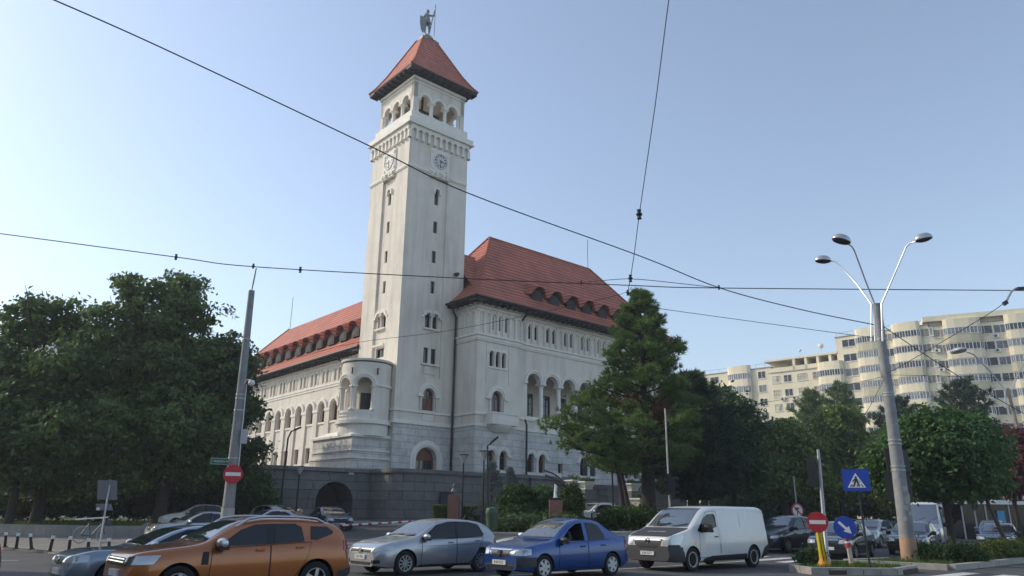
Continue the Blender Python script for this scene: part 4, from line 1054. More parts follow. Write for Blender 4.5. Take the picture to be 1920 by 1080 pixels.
def make_car(sp, name, label, cat, group=None):
    t = thing(name, label, cat, group=group)
    q = sp.get('zs')
    if q:                                            # lower built car: squeeze everything above the wheels
        f = lambda z: z if z < .62 else .62+(z-.62)*q
        for k_ in ('top', 'belt'): sp[k_] = [(x, f(z)) for x, z in sp[k_]]
        sp['flank'] = [(n, [(x, f(z)) for x, z in p], m) for n, p, m in sp['flank']]; sp['faces'] = [(n, [(a, f(z)) for a, z in p] if v != 'T' else p, v, o, m) for n, p, v, o, m in sp['faces']]
        sp['handles'] = [(x, f(z)) for x, z in sp['handles']]; sp['mirror'] = (sp['mirror'][0], f(sp['mirror'][1]))
    sh = body_shell(sp); bvh = BVHTree.FromBMesh(sh)
    me = cut_arches(sh, sp); finish(me); me.name = 'body'
    # underside and low skirts dark
    for p in me.polygons:
        if p.normal.z < -.8 and p.center.z < sp.get('sill', .2)+.12: p.material_index = 1
    b = bpy.data.objects.new('body', me); COL.objects.link(b); b.parent = t
    # patches cut from the shell before the wheel wells would split them
    P = lambda poly, view, off, nm, m: patch(sh, poly, view, off, nm, m, t)
    for nm, poly, m in sp.get('flank', []):
        for v in ('L', 'R'):
            if v == 'L' and sp.get('open') and nm in ('window', 'window_trim') and min(q[0] for q in poly) < 1.6: continue
            if nm == 'door': P([(x+(.012 if x > sum(q[0] for q in poly)/len(poly) else -.012), z+(.012 if z > sum(q[1] for q in poly)/len(poly) else -.012)) for x, z in poly], v, .002, 'door_gap', M_under)
            o = P(poly, v, {'door': .005, 'window': .012, 'window_trim': .009, 'sill_trim': .007, 'side_strip': .012, 'cladding': .008}.get(nm, .008), nm, m)
    for nm, poly, view, off, m in sp.get('faces', []): P(poly, view, off, nm, m)
    for x, z in sp.get('handles', []):
        for s in (-1, 1):
            y = surf(bvh, x, z, s)
            if y is not None:
                hb = MB(); hb.obox((x, y+s*.018, z), (.085, 0, 0), (0, .014, 0), (0, 0, .016)); hb.build('door_handle', sp.get('handlem', sp['paint']), t)
    r = sp['wr']; W = sp['W']/2
    for wx in sp['wheels']:
        for s in (-1, 1): wheel(t, wx, s*(W-.115), r, sp['rim'], s)
    if 'mirror' in sp:
        x, z = sp['mirror']
        for s in (-1, 1):
            y = surf(bvh, x+.12, z-.05, s) or s*W*.9
            mirror_part(t, x, y, z, s, sp.get('mirrorm', sp['paint']), sp.get('mirsc', 1))
    if 'plate' in sp:
        z, s_ = sp['plate']; h = bvh.ray_cast(Vector((-1, 0, z)), Vector((1, 0, 0))); x = h[0].x-.03
        pb = MB(); pb.box(x-.006, x+.03, -.26, .26, z-.056, z+.056); po = pb.build('licence_plate', M_plate, t)
        if s_: text('plate_text', s_, .105, M_ink, po, (x-.008, 0, z), (R(90), 0, R(-90)), .001, .86)
    for w_ in sp.get('wipers', []):
        a, c = w_; h1 = bvh.ray_cast(Vector((a[0], a[1], 3)), Vector((0, 0, -1))); h2 = bvh.ray_cast(Vector((c[0], c[1], 3)), Vector((0, 0, -1)))
        wb = MB(); wb.tube([h1[0]+Vector((0, 0, .035)), h2[0]+Vector((0, 0, .03))], .013, 5); wb.build('wiper', M_blackp, t)
    if sp.get('rails'):
        x0, x1, zo = sp['rails']
        for s in (-1, 1):
            pts = []
            for i in range(9):
                x = x0+(x1-x0)*i/8; zt = interp(sp['top'], x); zb = interp(sp['belt'], x); yt = W*.94-sp.get('tumble', .3)*(zt-.1-zb)-.07
                pts.append((x, s*yt, zt-.06+(zo if 0 < i < 8 else 0)))
            rb = MB(); rb.tube(pts, .026, 8); rb.build('roof_rail', sp.get('railm', M_alloy), t, smooth=True)
    if sp.get('aerial'):
        x = sp['aerial']; ab = MB(); ab.tube([(x, 0, interp(sp['top'], x)-.01), (x+.12, 0, interp(sp['top'], x)+.16)], [.02, .008], 6); ab.build('aerial', M_blackp, t)
    if 'badge' in sp:
        z, rad, st = sp['badge']; h = bvh.ray_cast(Vector((-1, 0, z)), Vector((1, 0, 0))); x = h[0].x-.02
        bb = MB(); bb.lathe([(rad, 0), (rad, -.02), (rad*.78, -.025), (rad*.78, -.0)], (x, 0, z), 20, axis='x')
        if st == 'VW':
            for s in (-1, 1): bb.obox((x-.012, s*rad*.3, z+rad*.28), (.006, 0, 0), (0, s*rad*.1, rad*.42), (0, .012, 0)); bb.obox((x-.012, s*rad*.33, z-rad*.3), (.006, 0, 0), (0, s*rad*.2, rad*.4), (0, .012, 0))
        elif st == 'bolt': bb.obox((x-.012, 0, z), (.006, 0, 0), (0, rad*.9, rad*.12), (0, 0, .02))
        elif st == 'shield':
            bb = MB(); bb.add([(x-.03, -.05, z+.07), (x-.03, .05, z+.07), (x-.03, .05, z-.02), (x-.03, 0, z-.09), (x-.03, -.05, z-.02), (x+.02, -.05, z+.07), (x+.02, .05, z+.07), (x+.02, .05, z-.02), (x+.02, 0, z-.09), (x+.02, -.05, z-.02)], [(0, 1, 2, 3, 4), (0, 1, 6, 5), (1, 2, 7, 6), (2, 3, 8, 7), (3, 4, 9, 8), (4, 0, 5, 9)])
        elif st == 'star':
            for k in range(3): a = PI/2+2*PI*k/3; bb.obox((x-.012, math.cos(a)*rad*.4, z+math.sin(a)*rad*.4), (.006, 0, 0), (0, math.cos(a)*rad*.42, math.sin(a)*rad*.42), (0, -math.sin(a)*.01, math.cos(a)*.01))
        bb.build('badge', M_chrome, t)
    sh.free()
    return t
CAR_RZ = HRZ
def place(o, x, y, rz=None, dz=0.0):
    """x,y: where the nose's middle stands on the ground"""
    o.location = (x, y, gz(x, y)+dz); o.rotation_euler = (0, 0, CAR_RZ if rz is None else rz)
    return o
def recolour(t, old, new):
    for c in t.children_recursive:
        if c.type == 'MESH' and any(s.material == old for s in c.material_slots):
            c.data = c.data.copy()
            for i, m in enumerate(c.data.materials):
                if m == old: c.data.materials[i] = new
def fdoor(a, b, z0, z1): return [(a, z0), (b, z0), (b, z1), (a, z1)]

# ---- compact hatchback
def hatch(pm, plate='', rim='multi'):
    return dict(L=4.25, W=1.79, paint=pm, wr=.316, wheels=(.88, 3.51), rim=rim, sill=.19,
        top=[(0, .62), (.04, .70), (.16, .77), (.5, .87), (1.15, .975), (1.32, 1.03), (1.75, 1.27), (2.1, 1.42), (2.6, 1.475), (3.1, 1.455), (3.55, 1.40), (3.82, 1.30), (4.05, 1.06), (4.18, .92), (4.25, .62)],
        belt=[(0, .55), (.16, .70), (.6, .81), (1.2, .90), (2.4, .945), (3.6, .98), (4.05, .93), (4.25, .56)],
        flank=[('window_trim', [(1.36, .925), (1.95, 1.29), (2.35, 1.375), (2.62, 1.385), (2.62, .935)], M_blackp), ('window_trim', [(2.60, .935), (2.60, 1.385), (3.1, 1.375), (3.44, 1.31), (3.62, 1.03), (3.55, .975)], M_blackp),
               ('window', [(1.46, .945), (1.98, 1.265), (2.36, 1.35), (2.56, 1.36), (2.56, .95)], M_carglass), ('window', [(2.66, .955), (2.66, 1.36), (3.08, 1.35), (3.38, 1.29), (3.55, 1.03), (3.5, .985)], M_carglass),
               ('door', [(1.38, .27), (2.58, .27), (2.58, .925), (1.42, .89)], pm), ('door', [(2.61, .27), (3.16, .27), (3.3, .5), (3.52, .72), (3.6, .955), (2.61, .93)], pm),
               ('side_strip', [(1.3, .19), (3.1, .19), (3.1, .255), (1.3, .255)], M_blackp), ('side_crease', [(1.3, .735), (3.35, .775), (3.35, .782), (1.3, .742)], M_under)],
        faces=[('windscreen', [(-.66, 1.0), (.66, 1.0), (.56, 1.40), (-.56, 1.40)], 'F', .008, M_screen), ('grille', [(-.56, .665), (.56, .665), (.56, .60), (-.56, .60)], 'F', .008, M_blackp),
               ('headlight', [(.52, .585), (.80, .64), (.80, .75), (.55, .705)], 'F', .010, M_lamp), ('headlight', [(-.52, .585), (-.80, .64), (-.80, .75), (-.55, .705)], 'F', .010, M_lamp),
               ('lower_grille', [(-.5, .27), (.5, .27), (.52, .40), (-.52, .40)], 'F', .008, M_blackp), ('fog_lamp', [(.56, .31), (.78, .33), (.78, .41), (.56, .40)], 'F', .009, M_blackp), ('fog_lamp', [(-.56, .31), (-.78, .33), (-.78, .41), (-.56, .40)], 'F', .009, M_blackp),
               ('headlight_side', [(.14, .64), (.46, .69), (.52, .78), (.2, .76)], 'L', .010, M_lamp), ('headlight_side', [(.14, .64), (.46, .69), (.52, .78), (.2, .76)], 'R', .010, M_lamp),
               ('tail_light', [(4.0, .72), (4.26, .72), (4.26, .90), (4.0, .92)], 'L', .010, M_tail), ('tail_light', [(4.0, .72), (4.26, .72), (4.26, .90), (4.0, .92)], 'R', .010, M_tail),
               ('rear_window', [(-.5, 1.06), (.5, 1.06), (.48, 1.32), (-.48, 1.32)], 'B', .008, M_carglass)],
        handles=[(2.38, .83), (3.36, .865)], mirror=(1.5, .985), plate=(.47, plate), wipers=[((1.28, -.1), (1.34, -.62)), ((1.28, .45), (1.34, -.02))], badge=(.635, .075, 'VW'), aerial=3.45)
# ---- plain saloon
def saloon(pm, plate='', rim='cover', L=4.25, sleek=0.0, dark_bumper=False, badge=None, hgt=1.53):
    k = L/4.25; hz = hgt/1.53
    X = lambda pts: [(x*k, z*(hz if z > .95 else 1)) for x, z in pts]
    pl = M_plast if dark_bumper else pm
    f = [('windscreen', [(-.66, 1.04*hz), (.66, 1.04*hz), (.56, 1.44*hz), (-.56, 1.44*hz)], 'F', .008, M_screen),
         ('grille', [(-.4, .72), (.4, .72), (.3, .585), (.12, .55), (-.12, .55), (-.3, .585)], 'F', .009, M_blackp), ('grille_bar', [(-.43, .745), (.43, .745), (.42, .715), (-.42, .715)], 'F', .014, M_chrome),
         ('headlight', [(.44, .60), (.80, .60), (.80, .76), (.47, .73)], 'F', .010, M_lamp), ('headlight', [(-.44, .60), (-.80, .60), (-.80, .76), (-.47, .73)], 'F', .010, M_lamp),
         ('headlight_side', X([(.12, .60), (.34, .62), (.36, .76), (.14, .77)]), 'L', .010, M_lamp), ('headlight_side', X([(.12, .60), (.34, .62), (.36, .76), (.14, .77)]), 'R', .010, M_lamp),
         ('lower_grille', [(-.5, .27), (.5, .27), (.5, .37), (-.5, .37)], 'F', .012, M_blackp),
         ('tail_light', X([(3.98, .70), (4.26, .70), (4.26, .95), (4.0, .95)]), 'L', .010, M_tail), ('tail_light', X([(3.98, .70), (4.26, .70), (4.26, .95), (4.0, .95)]), 'R', .010, M_tail),
         ('rear_window', [(-.5, 1.12*hz), (.5, 1.12*hz), (.48, 1.40*hz), (-.48, 1.40*hz)], 'B', .008, M_carglass)]
    if dark_bumper: f = [('bumper', [(-.9, .33), (.9, .33), (.9, .55), (.5, .555), (.3, .52), (-.3, .52), (-.5, .555), (-.9, .55)], 'F', .006, pl), ('bumper_side', X([(0, .33), (.5, .33), (.5, .56), (0, .56)]), 'L', .006, pl), ('bumper_side', X([(0, .33), (.5, .33), (.5, .56), (0, .56)]), 'R', .006, pl)] + f
    s = dict(L=L, W=1.74, paint=pm, wr=.305, wheels=(.80*k, 3.43*k), rim=rim, sill=.19,
        top=X([(0, .62), (.03, .70), (.14, .78), (.5, .87), (1.1, .955), (1.25, 1.0), (1.62, 1.25), (1.98, 1.44), (2.4, 1.525), (2.8, 1.52), (3.1, 1.46), (3.45, 1.25), (3.72, 1.09), (3.85, 1.06), (4.12, 1.05), (4.2, .98), (4.25, .62)]),
        belt=X([(0, .55), (.14, .71), (.6, .81), (1.2, .885), (2.4, .93), (3.5, .985), (3.85, .985), (4.15, .97), (4.25, .55)]),
        flank=[('window_trim', X([(1.34, .905), (1.78, 1.25), (2.1, 1.405), (2.5, 1.44), (2.5, .93)]), M_blackp if not dark_bumper else pm), ('window', X([(1.44, .93), (1.82, 1.235), (2.12, 1.38), (2.36, 1.41), (2.36, .945)]), M_carglass),
               ('window', X([(2.52, .96), (2.5, 1.41), (2.78, 1.40), (2.98, 1.33), (3.16, 1.10), (3.16, .985)]), M_carglass),
               ('door', X([(1.32, .27), (2.44, .27), (2.44, .92), (1.36, .88)]), pm), ('door', X([(2.47, .27), (2.98, .27), (3.14, .5), (3.26, .72), (3.3, .965), (2.47, .93)]), pm),
               ('side_strip', X([(1.25, .56), (2.95, .575), (2.95, .60), (1.25, .585)]), pm if dark_bumper else M_chrome)],
        faces=f, handles=[(2.24*k, .80), (3.06*k, .82)], mirror=(1.46*k, .965), plate=(.42, plate), wipers=[((1.22*k, -.1), (1.26*k, -.6)), ((1.22*k, .45), (1.26*k, -.02))])
    if dark_bumper: s['mirrorm'] = M_blackp; s['handlem'] = M_blackp
    if badge: s['badge'] = badge
    return s
# ---- tall five door suv
def suv(pm, plate='', rim='five'):
    return dict(L=4.34, W=1.80, paint=pm, wr=.345, wheels=(.84, 3.51), rim=rim, sill=.25, tumble=.25, fk=.2,
        top=[(0, .74), (.03, .86), (.14, .945), (.5, 1.01), (1.12, 1.09), (1.28, 1.14), (1.66, 1.40), (2.0, 1.555), (2.5, 1.625), (3.1, 1.62), (3.6, 1.575), (3.95, 1.50), (4.1, 1.37), (4.24, 1.1), (4.31, .95), (4.34, .72)],
        belt=[(0, .66), (.14, .86), (.6, .945), (1.25, 1.02), (2.4, 1.06), (3.4, 1.12), (4.1, 1.08), (4.34, .65)],
        flank=[('window', [(1.5, 1.05), (1.92, 1.37), (2.2, 1.475), (2.44, 1.49), (2.44, 1.07)], M_carglass), ('window', [(2.6, 1.085), (2.58, 1.49), (3.02, 1.495), (3.16, 1.42), (3.22, 1.12)], M_carglass),
               ('window', [(3.36, 1.16), (3.36, 1.44), (3.72, 1.43), (3.86, 1.33), (3.84, 1.27), (3.5, 1.15)], M_carglass), ('window_pillar', [(2.44, 1.075), (2.44, 1.49), (2.60, 1.495), (2.60, 1.08)], M_blackp),
               ('door', [(1.36, .40), (2.5, .40), (2.5, 1.05), (1.40, 1.0)], pm), ('door', [(2.53, .40), (3.02, .40), (3.2, .62), (3.32, .9), (3.36, 1.10), (2.53, 1.055)], pm),
               ('cladding', [(1.2, .27), (3.1, .27), (3.1, .39), (1.2, .39)], M_plast), ('wing_vent', [(1.2, .70), (1.33, .70), (1.33, .95), (1.22, .95)], M_blackp)],
        faces=[('windscreen', [(-.68, 1.155), (.68, 1.155), (.6, 1.545), (-.6, 1.545)], 'F', .008, M_screen), ('grille', [(-.5, .70), (.5, .70), (.52, .85), (-.52, .85)], 'F', .010, M_blackp), ('grille_bar', [(-.48, .755), (.48, .755), (.48, .775), (-.48, .775)], 'F', .018, M_chrome), ('grille_bar', [(-.48, .81), (.48, .81), (.48, .83), (-.48, .83)], 'F', .018, M_chrome),
               ('headlight', [(.53, .70), (.86, .72), (.86, .90), (.55, .86)], 'F', .012, M_lampd), ('headlight', [(-.53, .70), (-.86, .72), (-.86, .90), (-.55, .86)], 'F', .012, M_lampd),
               ('headlight_side', [(.05, .72), (.38, .74), (.50, .90), (.12, .89)], 'L', .014, M_lamp), ('headlight_side', [(.05, .72), (.38, .74), (.50, .90), (.12, .89)], 'R', .014, M_lamp),
               ('bumper', [(-.9, .27), (.9, .27), (.9, .47), (-.9, .47)], 'F', .010, M_plast), ('tail_light', [(4.1, .92), (4.36, .92), (4.3, 1.14), (4.12, 1.14)], 'L', .012, M_tail), ('tail_light', [(4.1, .92), (4.36, .92), (4.3, 1.14), (4.12, 1.14)], 'R', .012, M_tail),
               ('rear_bumper', [(3.95, .3), (4.4, .3), (4.4, .56), (4.0, .5)], 'L', .010, M_plast), ('rear_window', [(-.55, 1.16), (.55, 1.16), (.5, 1.46), (-.5, 1.46)], 'B', .008, M_carglass)],
        handles=[(2.3, .96), (3.12, 1.0)], mirror=(1.52, 1.11), mirrorm=M_alloy, mirsc=1.2, plate=(.56, plate), wipers=[((1.24, -.1), (1.3, -.64)), ((1.24, .45), (1.3, -.02))], rails=(1.85, 3.75, .075), railm=M_alloy)
# ---- small people carrier
def mpv(pm, plate='', rim='five'):
    s = hatch(pm, plate, rim); k = 1.085
    s.update(L=4.2, W=1.78, wheels=(.9, 3.4), top=[(x*4.2/4.25, z*k if z > .8 else z*1.03) for x, z in s['top']], belt=[(x*4.2/4.25, z*1.05) for x, z in s['belt']])
    s['flank'] = [(n, [(x*4.2/4.25, z*k if z > .92 else z) for x, z in p], m) for n, p, m in s['flank']]
    s['faces'] = [(n, [(y, z*k if z > .8 else z) for y, z in p] if v in 'FB' else p, v, o, m) for n, p, v, o, m in s['faces']]
    s['mirror'] = (1.5, 1.06); s.pop('badge'); return s
# ---- delivery van
def van(pm, plate='', dark=True, L=5.4, hgt=1.97, rim='steel'):
    q = hgt/1.97; e = L-5.4; low = M_plast if dark else pm
    Z = lambda z: z if z < 1.0 else 1.0+(z-1.0)*(hgt-1.0)/.97
    return dict(L=L, W=1.95, paint=pm, wr=.345, wheels=(1.0, 4.45+e*.8), rim=rim, sill=.26, tumble=.13, fround=.7, fk=.17, rround=.1, rk=.03, beltw=.965,
        top=[(0, .72), (.03, .9), (.12, 1.02), (.5, 1.13), (.92, 1.24), (1.05, Z(1.31)), (1.5, Z(1.66)), (1.85, Z(1.86)), (2.3, Z(1.945)), (3.2, Z(1.965)), (L-.35, Z(1.965)), (L-.12, Z(1.93)), (L-.03, Z(1.75)), (L, 1.1)],
        belt=[(0, .66), (.12, .93), (.6, 1.06), (1.05, 1.14), (2.2, 1.18), (L-.1, 1.2), (L, .9)],
        flank=[('window', [(1.33, 1.19), (1.72, Z(1.56)), (1.95, Z(1.68)), (2.3, Z(1.70)), (2.38, Z(1.64)), (2.38, 1.30), (2.0, 1.20), (1.5, 1.12)], M_carglass),
               ('door', [(1.36, .40), (2.48, .40), (2.48, 1.75), (2.3, 1.78), (1.9, 1.74), (1.42, 1.18)], pm) if hgt < 2.1 else ('door', [(1.36, .40), (2.48, .40), (2.48, 1.2), (1.42, 1.15)], pm),
               ('panel_rib', [(2.75, 1.22), (L-.4, 1.25), (L-.25, 1.36), (L-.28, 1.24), (L-.5, 1.215), (2.75, 1.19)], pm), ('panel_rib', [(3.75, 1.28), (3.78, 1.28), (3.78, Z(1.78)), (3.75, Z(1.78))], pm), ('panel_rib', [(2.65, Z(1.80)), (L-.3, Z(1.80)), (L-.3, Z(1.815)), (2.65, Z(1.815))], pm),
               ('cladding', [(1.5, .26), (4.02+e*.8, .26), (4.02+e*.8, .46), (2.0, .43), (1.6, .36)], M_blackp), ('rear_bumper', [(L-.52, .3), (L+.05, .3), (L+.05, .78), (L-.3, .62)], M_blackp), ('door_rail', [(2.49, .5), (2.51, .5), (2.51, .78), (2.49, .78)], M_under)],
        faces=[('windscreen', [(-.78, 1.285), (.78, 1.285), (.70, Z(1.86)), (-.70, Z(1.86))], 'F', .008, M_screen),
               ('bonnet', [(.1, -.78), (.98, -.84), (.98, .84), (.1, .78)], 'T', .007, low),
               ('bumper', [(-1, .28), (1, .28), (1, .70), (.82, .74), (-.82, .74), (-1, .70)], 'F', .006, low), ('bumper_side', [(0, .28), (.62, .28), (.56, .56), (.35, .78), (0, .80)], 'L', .007, low), ('bumper_side', [(0, .28), (.62, .28), (.56, .56), (.35, .78), (0, .80)], 'R', .007, low),
               ('grille', [(-.56, .93), (.56, .93), (.5, .76), (.3, .68), (-.3, .68), (-.5, .76)], 'F', .010, M_blackp), ('grille_bar', [(-.5, .875), (.5, .875), (.5, .905), (-.5, .905)], 'F', .022, M_chrome),
               ('grille_bar', [(-.48, .82), (.48, .82), (.48, .83), (-.48, .83)], 'F', .02, M_plast), ('grille_bar', [(-.45, .775), (.45, .775), (.45, .785), (-.45, .785)], 'F', .02, M_plast), ('grille_bar', [(-.38, .73), (.38, .73), (.38, .74), (-.38, .74)], 'F', .02, M_plast),
               ('headlight', [(.56, .76), (.95, .78), (.95, 1.08), (.58, .95)], 'F', .012, M_lamp), ('headlight', [(-.56, .76), (-.95, .78), (-.95, 1.08), (-.58, .95)], 'F', .012, M_lamp),
               ('headlight_side', [(.08, .78), (.4, .82), (.66, 1.08), (.2, 1.0)], 'L', .013, M_lamp), ('headlight_side', [(.08, .78), (.4, .82), (.66, 1.08), (.2, 1.0)], 'R', .013, M_lamp)],
        handles=[(2.3, 1.0)], handlem=M_blackp, mirror=(1.62, 1.28), mirrorm=M_blackp, mirsc=1.5, plate=(.52, plate), badge=(.89, .085, 'bolt'), wipers=[((1.0, -.2), (1.14, -.72)), ((1.0, .5), (1.14, -.08))])

P_or = paint('orange_metallic', (.36, .105, .016)); P_si = paint('silver_metallic', (.36, .38, .40), .6, .28); P_bl = paint('blue_metallic', (.006, .058, .25)); P_wh = paint('white_lacquer', (.70, .71, .71), 0, .3)
P_nv = paint('navy_metallic', (.012, .016, .032)); P_gr = paint('dark_green_grey', (.022, .030, .032)); P_bk = paint('black_metallic', (.008, .009, .012)); P_bs = paint('blue_silver', (.23, .28, .34), .55, .28); P_ls = paint('light_silver', (.46, .48, .50), .5, .3); P_cr = paint('cream_white', (.58, .55, .49), 0, .35); P_db = paint('deep_blue', (.012, .022, .075))

def near(px, py, yy): p = at(px, py, yy); return p.x, p.y
# ---- placements: nose positions read from the photograph's ground contact points
RD3 = Vector((RDIR.x, RDIR.y, 0)); LD3 = Vector((LDIR.x, LDIR.y, 0))
def nose(fx, fy, a, W):
    """nose centre from the ground point under the near front wheel"""
    p = Vector((fx, fy, 0)) - RD3*a + LD3*(W/2-.12); return p.x, p.y
def npx(px, Y): p = at(px, 970, Y); return p.x, Y
c_suv = place(make_car(dict(suv(P_or, ''), zs=.90), 'suv_car', 'orange SUV with silver roof rails and silver door mirror', 'car'), *nose(-5.95, 14.2, .84, 1.8), dz=-.03)
c_golf = place(make_car(hatch(P_si, 'B 97 YVO'), 'hatchback_car', 'silver five door hatchback with ten spoke alloy wheels between orange SUV and blue saloon', 'car'), *nose(-2.85, 21.3, .88, 1.79))
c_logan = place(make_car(dict(saloon(P_bl, 'B 44 SYO', 'cover', 4.25, dark_bumper=True, badge=(.655, .08, 'shield')), open=[(1.44, .93), (2.36, .945), (2.36, 1.40), (2.12, 1.375), (1.82, 1.235)]), 'saloon_car', 'bright blue saloon with dark grey front bumper and a driver at the wheel', 'car'), *nose(.86, 20.4, .80, 1.74))
c_van = place(make_car(van(P_wh, 'B 84 GTT'), 'delivery_van', 'white delivery van with dark grey bonnet and bumper', 'van'), *nose(5.6, 24.2, 1.0, 1.95))
text('bonnet_lettering', 'CTV & KOZT', .12, M_plate, c_van, (.50, 0, 1.148), (R(16), 0, R(-90)), .001)
c = place(make_car(dict(saloon(P_bs, '', 'five', 4.6, badge=(.655, .07, 'ring'), hgt=1.42), zs=.88), 'saloon_car', 'grey blue saloon with dark headlamps half hidden behind the orange SUV', 'car'), *nose(-8.2, 16.3, .84, 1.74), dz=-.03)
c = place(make_car(dict(saloon(P_wh, '', 'cover', 4.4), zs=.9), 'saloon_car', 'white car hidden behind the bright blue saloon except for its boot', 'car'), *nose(1.0, 25.2, .80, 1.74))
c = place(make_car(mpv(P_nv, ''), 'people_carrier', 'dark navy people carrier driving behind the white delivery van', 'car'), *nose(12.3, 34.6, .9, 1.78))
c = place(make_car(saloon(P_gr, '', 'five', 4.7, badge=(.655, .06, 'ring'), hgt=1.46), 'saloon_car', 'dark green grey saloon behind the blue arrow sign', 'car'), *npx(1545, 31), R(53))
c = place(make_car(saloon(P_bk, 'B 06', 'five', 4.75, hgt=1.48), 'saloon_car', 'shiny black saloon behind the thick grey lamp post', 'car'), *npx(1692, 34.5), R(54))
c_mh = place(make_car(van(P_wh, '', dark=False, L=5.9, hgt=2.6), 'panel_van', 'tall white panel van with teal curves on its side, behind the round maple trunk', 'van'), *npx(1728, 45), R(57))
c = place(make_car(saloon(P_db, '', 'five', 4.7, badge=(.80, .05, 'star'), hgt=1.46), 'saloon_car', 'deep blue saloon with chrome grille behind the thin pale tree trunk', 'car'), *npx(1858, 40.5), R(52))
c = place(make_car(saloon(P_bs, '', 'cover', 4.4), 'saloon_car', 'blue grey car mostly hidden between white panel van and deep blue saloon', 'car'), *npx(1850, 54), R(52))
c = place(make_car(hatch(P_si, ''), 'hatchback_car', 'silver car glimpsed behind the dark green grey saloon', 'car'), *npx(1606, 42), R(50))
c = place(make_car(hatch(P_wh, ''), 'hatchback_car', 'white parked car far behind the blue arrow sign', 'car'), *npx(1570, 60), R(30))
c = place(make_car(hatch(P_bk, ''), 'hatchback_car', 'dark parked car with red tail lamp far behind the lamp post', 'car'), *npx(1612, 62), R(20))
c = place(make_car(saloon(P_ls, '', 'five', 4.6, badge=(.655, .07, 'ring'), hgt=1.46), 'saloon_car', 'light silver saloon parked left of the concrete no entry pole', 'car'), *npx(282, 37.5))
c = place(make_car(saloon(P_si, '', 'cover', 4.5, hgt=1.5), 'saloon_car', 'silver saloon roof showing right of the concrete pole above the orange SUV', 'car'), *npx(420, 39.5))
c = place(make_car(hatch(P_cr, ''), 'hatchback_car', 'cream white car parked in shade under the trees', 'car'), *npx(292, 46), dz=.32)
c = place(make_car(saloon(P_bk, '', 'cover', 4.5), 'saloon_car', 'black car in shade behind the cream white car', 'car'), *npx(352, 50), dz=.3)
c = place(make_car(hatch(P_ls, ''), 'hatchback_car', 'pale silver car parked before the granite wall left of the vaulted passage', 'car'), *npx(560, 46.5), R(140))
c = place(make_car(saloon(P_db, '', 'multi', 4.8, badge=(.66, .06, 'ring'), hgt=1.42), 'saloon_car', 'dark blue saloon with silver roof trim in front of the vaulted passage', 'car'), *npx(640, 45.8), R(118))
c = place(make_car(suv(P_wh, ''), 'suv_car', 'white SUV parked by the entrance stairs behind the egg shaped bush', 'car'), *npx(1062, 47), R(38), dz=.15)
c = place(make_car(hatch(P_gr, ''), 'hatchback_car', 'dark grey car cut off by the left border', 'car'), -13.98, 13.75)
# curves and emblem on the panel van
cv = MB(); M_teal = mat('teal_print', (.03, .10, .13), .4)
def arcstrip(c, r0, r1, a0, a1, n=18): return [(c[0]+r1*math.cos(a0+(a1-a0)*i/n), c[1]+r1*math.sin(a0+(a1-a0)*i/n)) for i in range(n+1)]+[(c[0]+r0*math.cos(a1-(a1-a0)*i/n), c[1]+r0*math.sin(a1-(a1-a0)*i/n)) for i in range(n+1)]
PVS = lambda u, z, d=0: (u, -.95-d, z)
cv.slab(PVS, arcstrip((2.6, 2.1), 1.35, 1.5, R(-110), R(15)), -.02, .012); cv.slab(PVS, arcstrip((3.2, 2.0), .30, .36, R(120), R(330)), -.02, .012); cv.slab(PVS, arcstrip((3.2, 2.0), .2, .24, R(100), R(250)), -.02, .012)
for i in range(3): cv.slab(PVS, rect(3.12+.1*i, 3.4+.08*i, 2.12-.13*i, 2.2-.13*i), -.02, .012)
cv.slab(PVS, rect(2.62, 2.66, 1.7, 2.2), -.02, .012)
cv.build('side_print', M_teal, c_mh)
# ================================================================ TREES, BUSHES, GRASS
M_bark = mat('bark', (.042, .033, .027), .95, nscale=6, namt=.35, bump=.8, bscale=18)
M_barkg = mat('grey_bark', (.12, .105, .09), .95, nscale=6, namt=.3, bump=.6, bscale=18)
def leaf_mesh(name, cen, nrm, tan, ln, wd, tint, m, parent, taper=.25):
    """one small pointed leaf quad per row"""
    n = len(cen); b = np.cross(nrm, tan); b /= np.linalg.norm(b, axis=1, keepdims=True)+1e-9
    ln = np.broadcast_to(np.asarray(ln, float), (n,))[:, None]; wd = np.broadcast_to(np.asarray(wd, float), (n,))[:, None]
    v = np.empty((n, 4, 3)); v[:, 0] = cen-tan*ln; v[:, 1] = cen+b*wd-tan*ln*taper+nrm*wd*.25; v[:, 2] = cen+tan*ln; v[:, 3] = cen-b*wd-tan*ln*taper+nrm*wd*.25
    me = bpy.data.meshes.new(name); me.vertices.add(n*4); me.loops.add(n*4); me.polygons.add(n)
    me.vertices.foreach_set('co', v.reshape(-1).astype(np.float32)); me.loops.foreach_set('vertex_index', np.arange(n*4, dtype=np.int32)); me.polygons.foreach_set('loop_start', np.arange(0, n*4, 4, dtype=np.int32))
    a = me.attributes.new('tint', 'FLOAT', 'FACE'); a.data.foreach_set('value', np.clip(tint, 0, 1).astype(np.float32))
    me.materials.append(m); me.update(calc_edges=True)
    o = bpy.data.objects.new(name, me); COL.objects.link(o)
    if parent: o.parent = parent
    return o
def unit(a): return a/(np.linalg.norm(a, axis=1, keepdims=True)+1e-9)
def rand_dirs(n): return unit(rng.normal(size=(n, 3)))
def clumps_in(lobes, n, shell=.62):
    """clump centres spread through the lobes, denser towards their outside"""
    L_ = np.array(lobes, float); w_ = L_[:, 3]*L_[:, 4]*L_[:, 5]; w_ = w_**.75; w_ /= w_.sum()
    idx = rng.choice(len(L_), n, p=w_); d = rand_dirs(n); r = (shell+(1-shell)*rng.random(n))**1.0*np.where(rng.random(n) < .28, rng.random(n)**.5, 1)
    return L_[idx, :3]+d*r[:, None]*L_[idx, 3:6], d
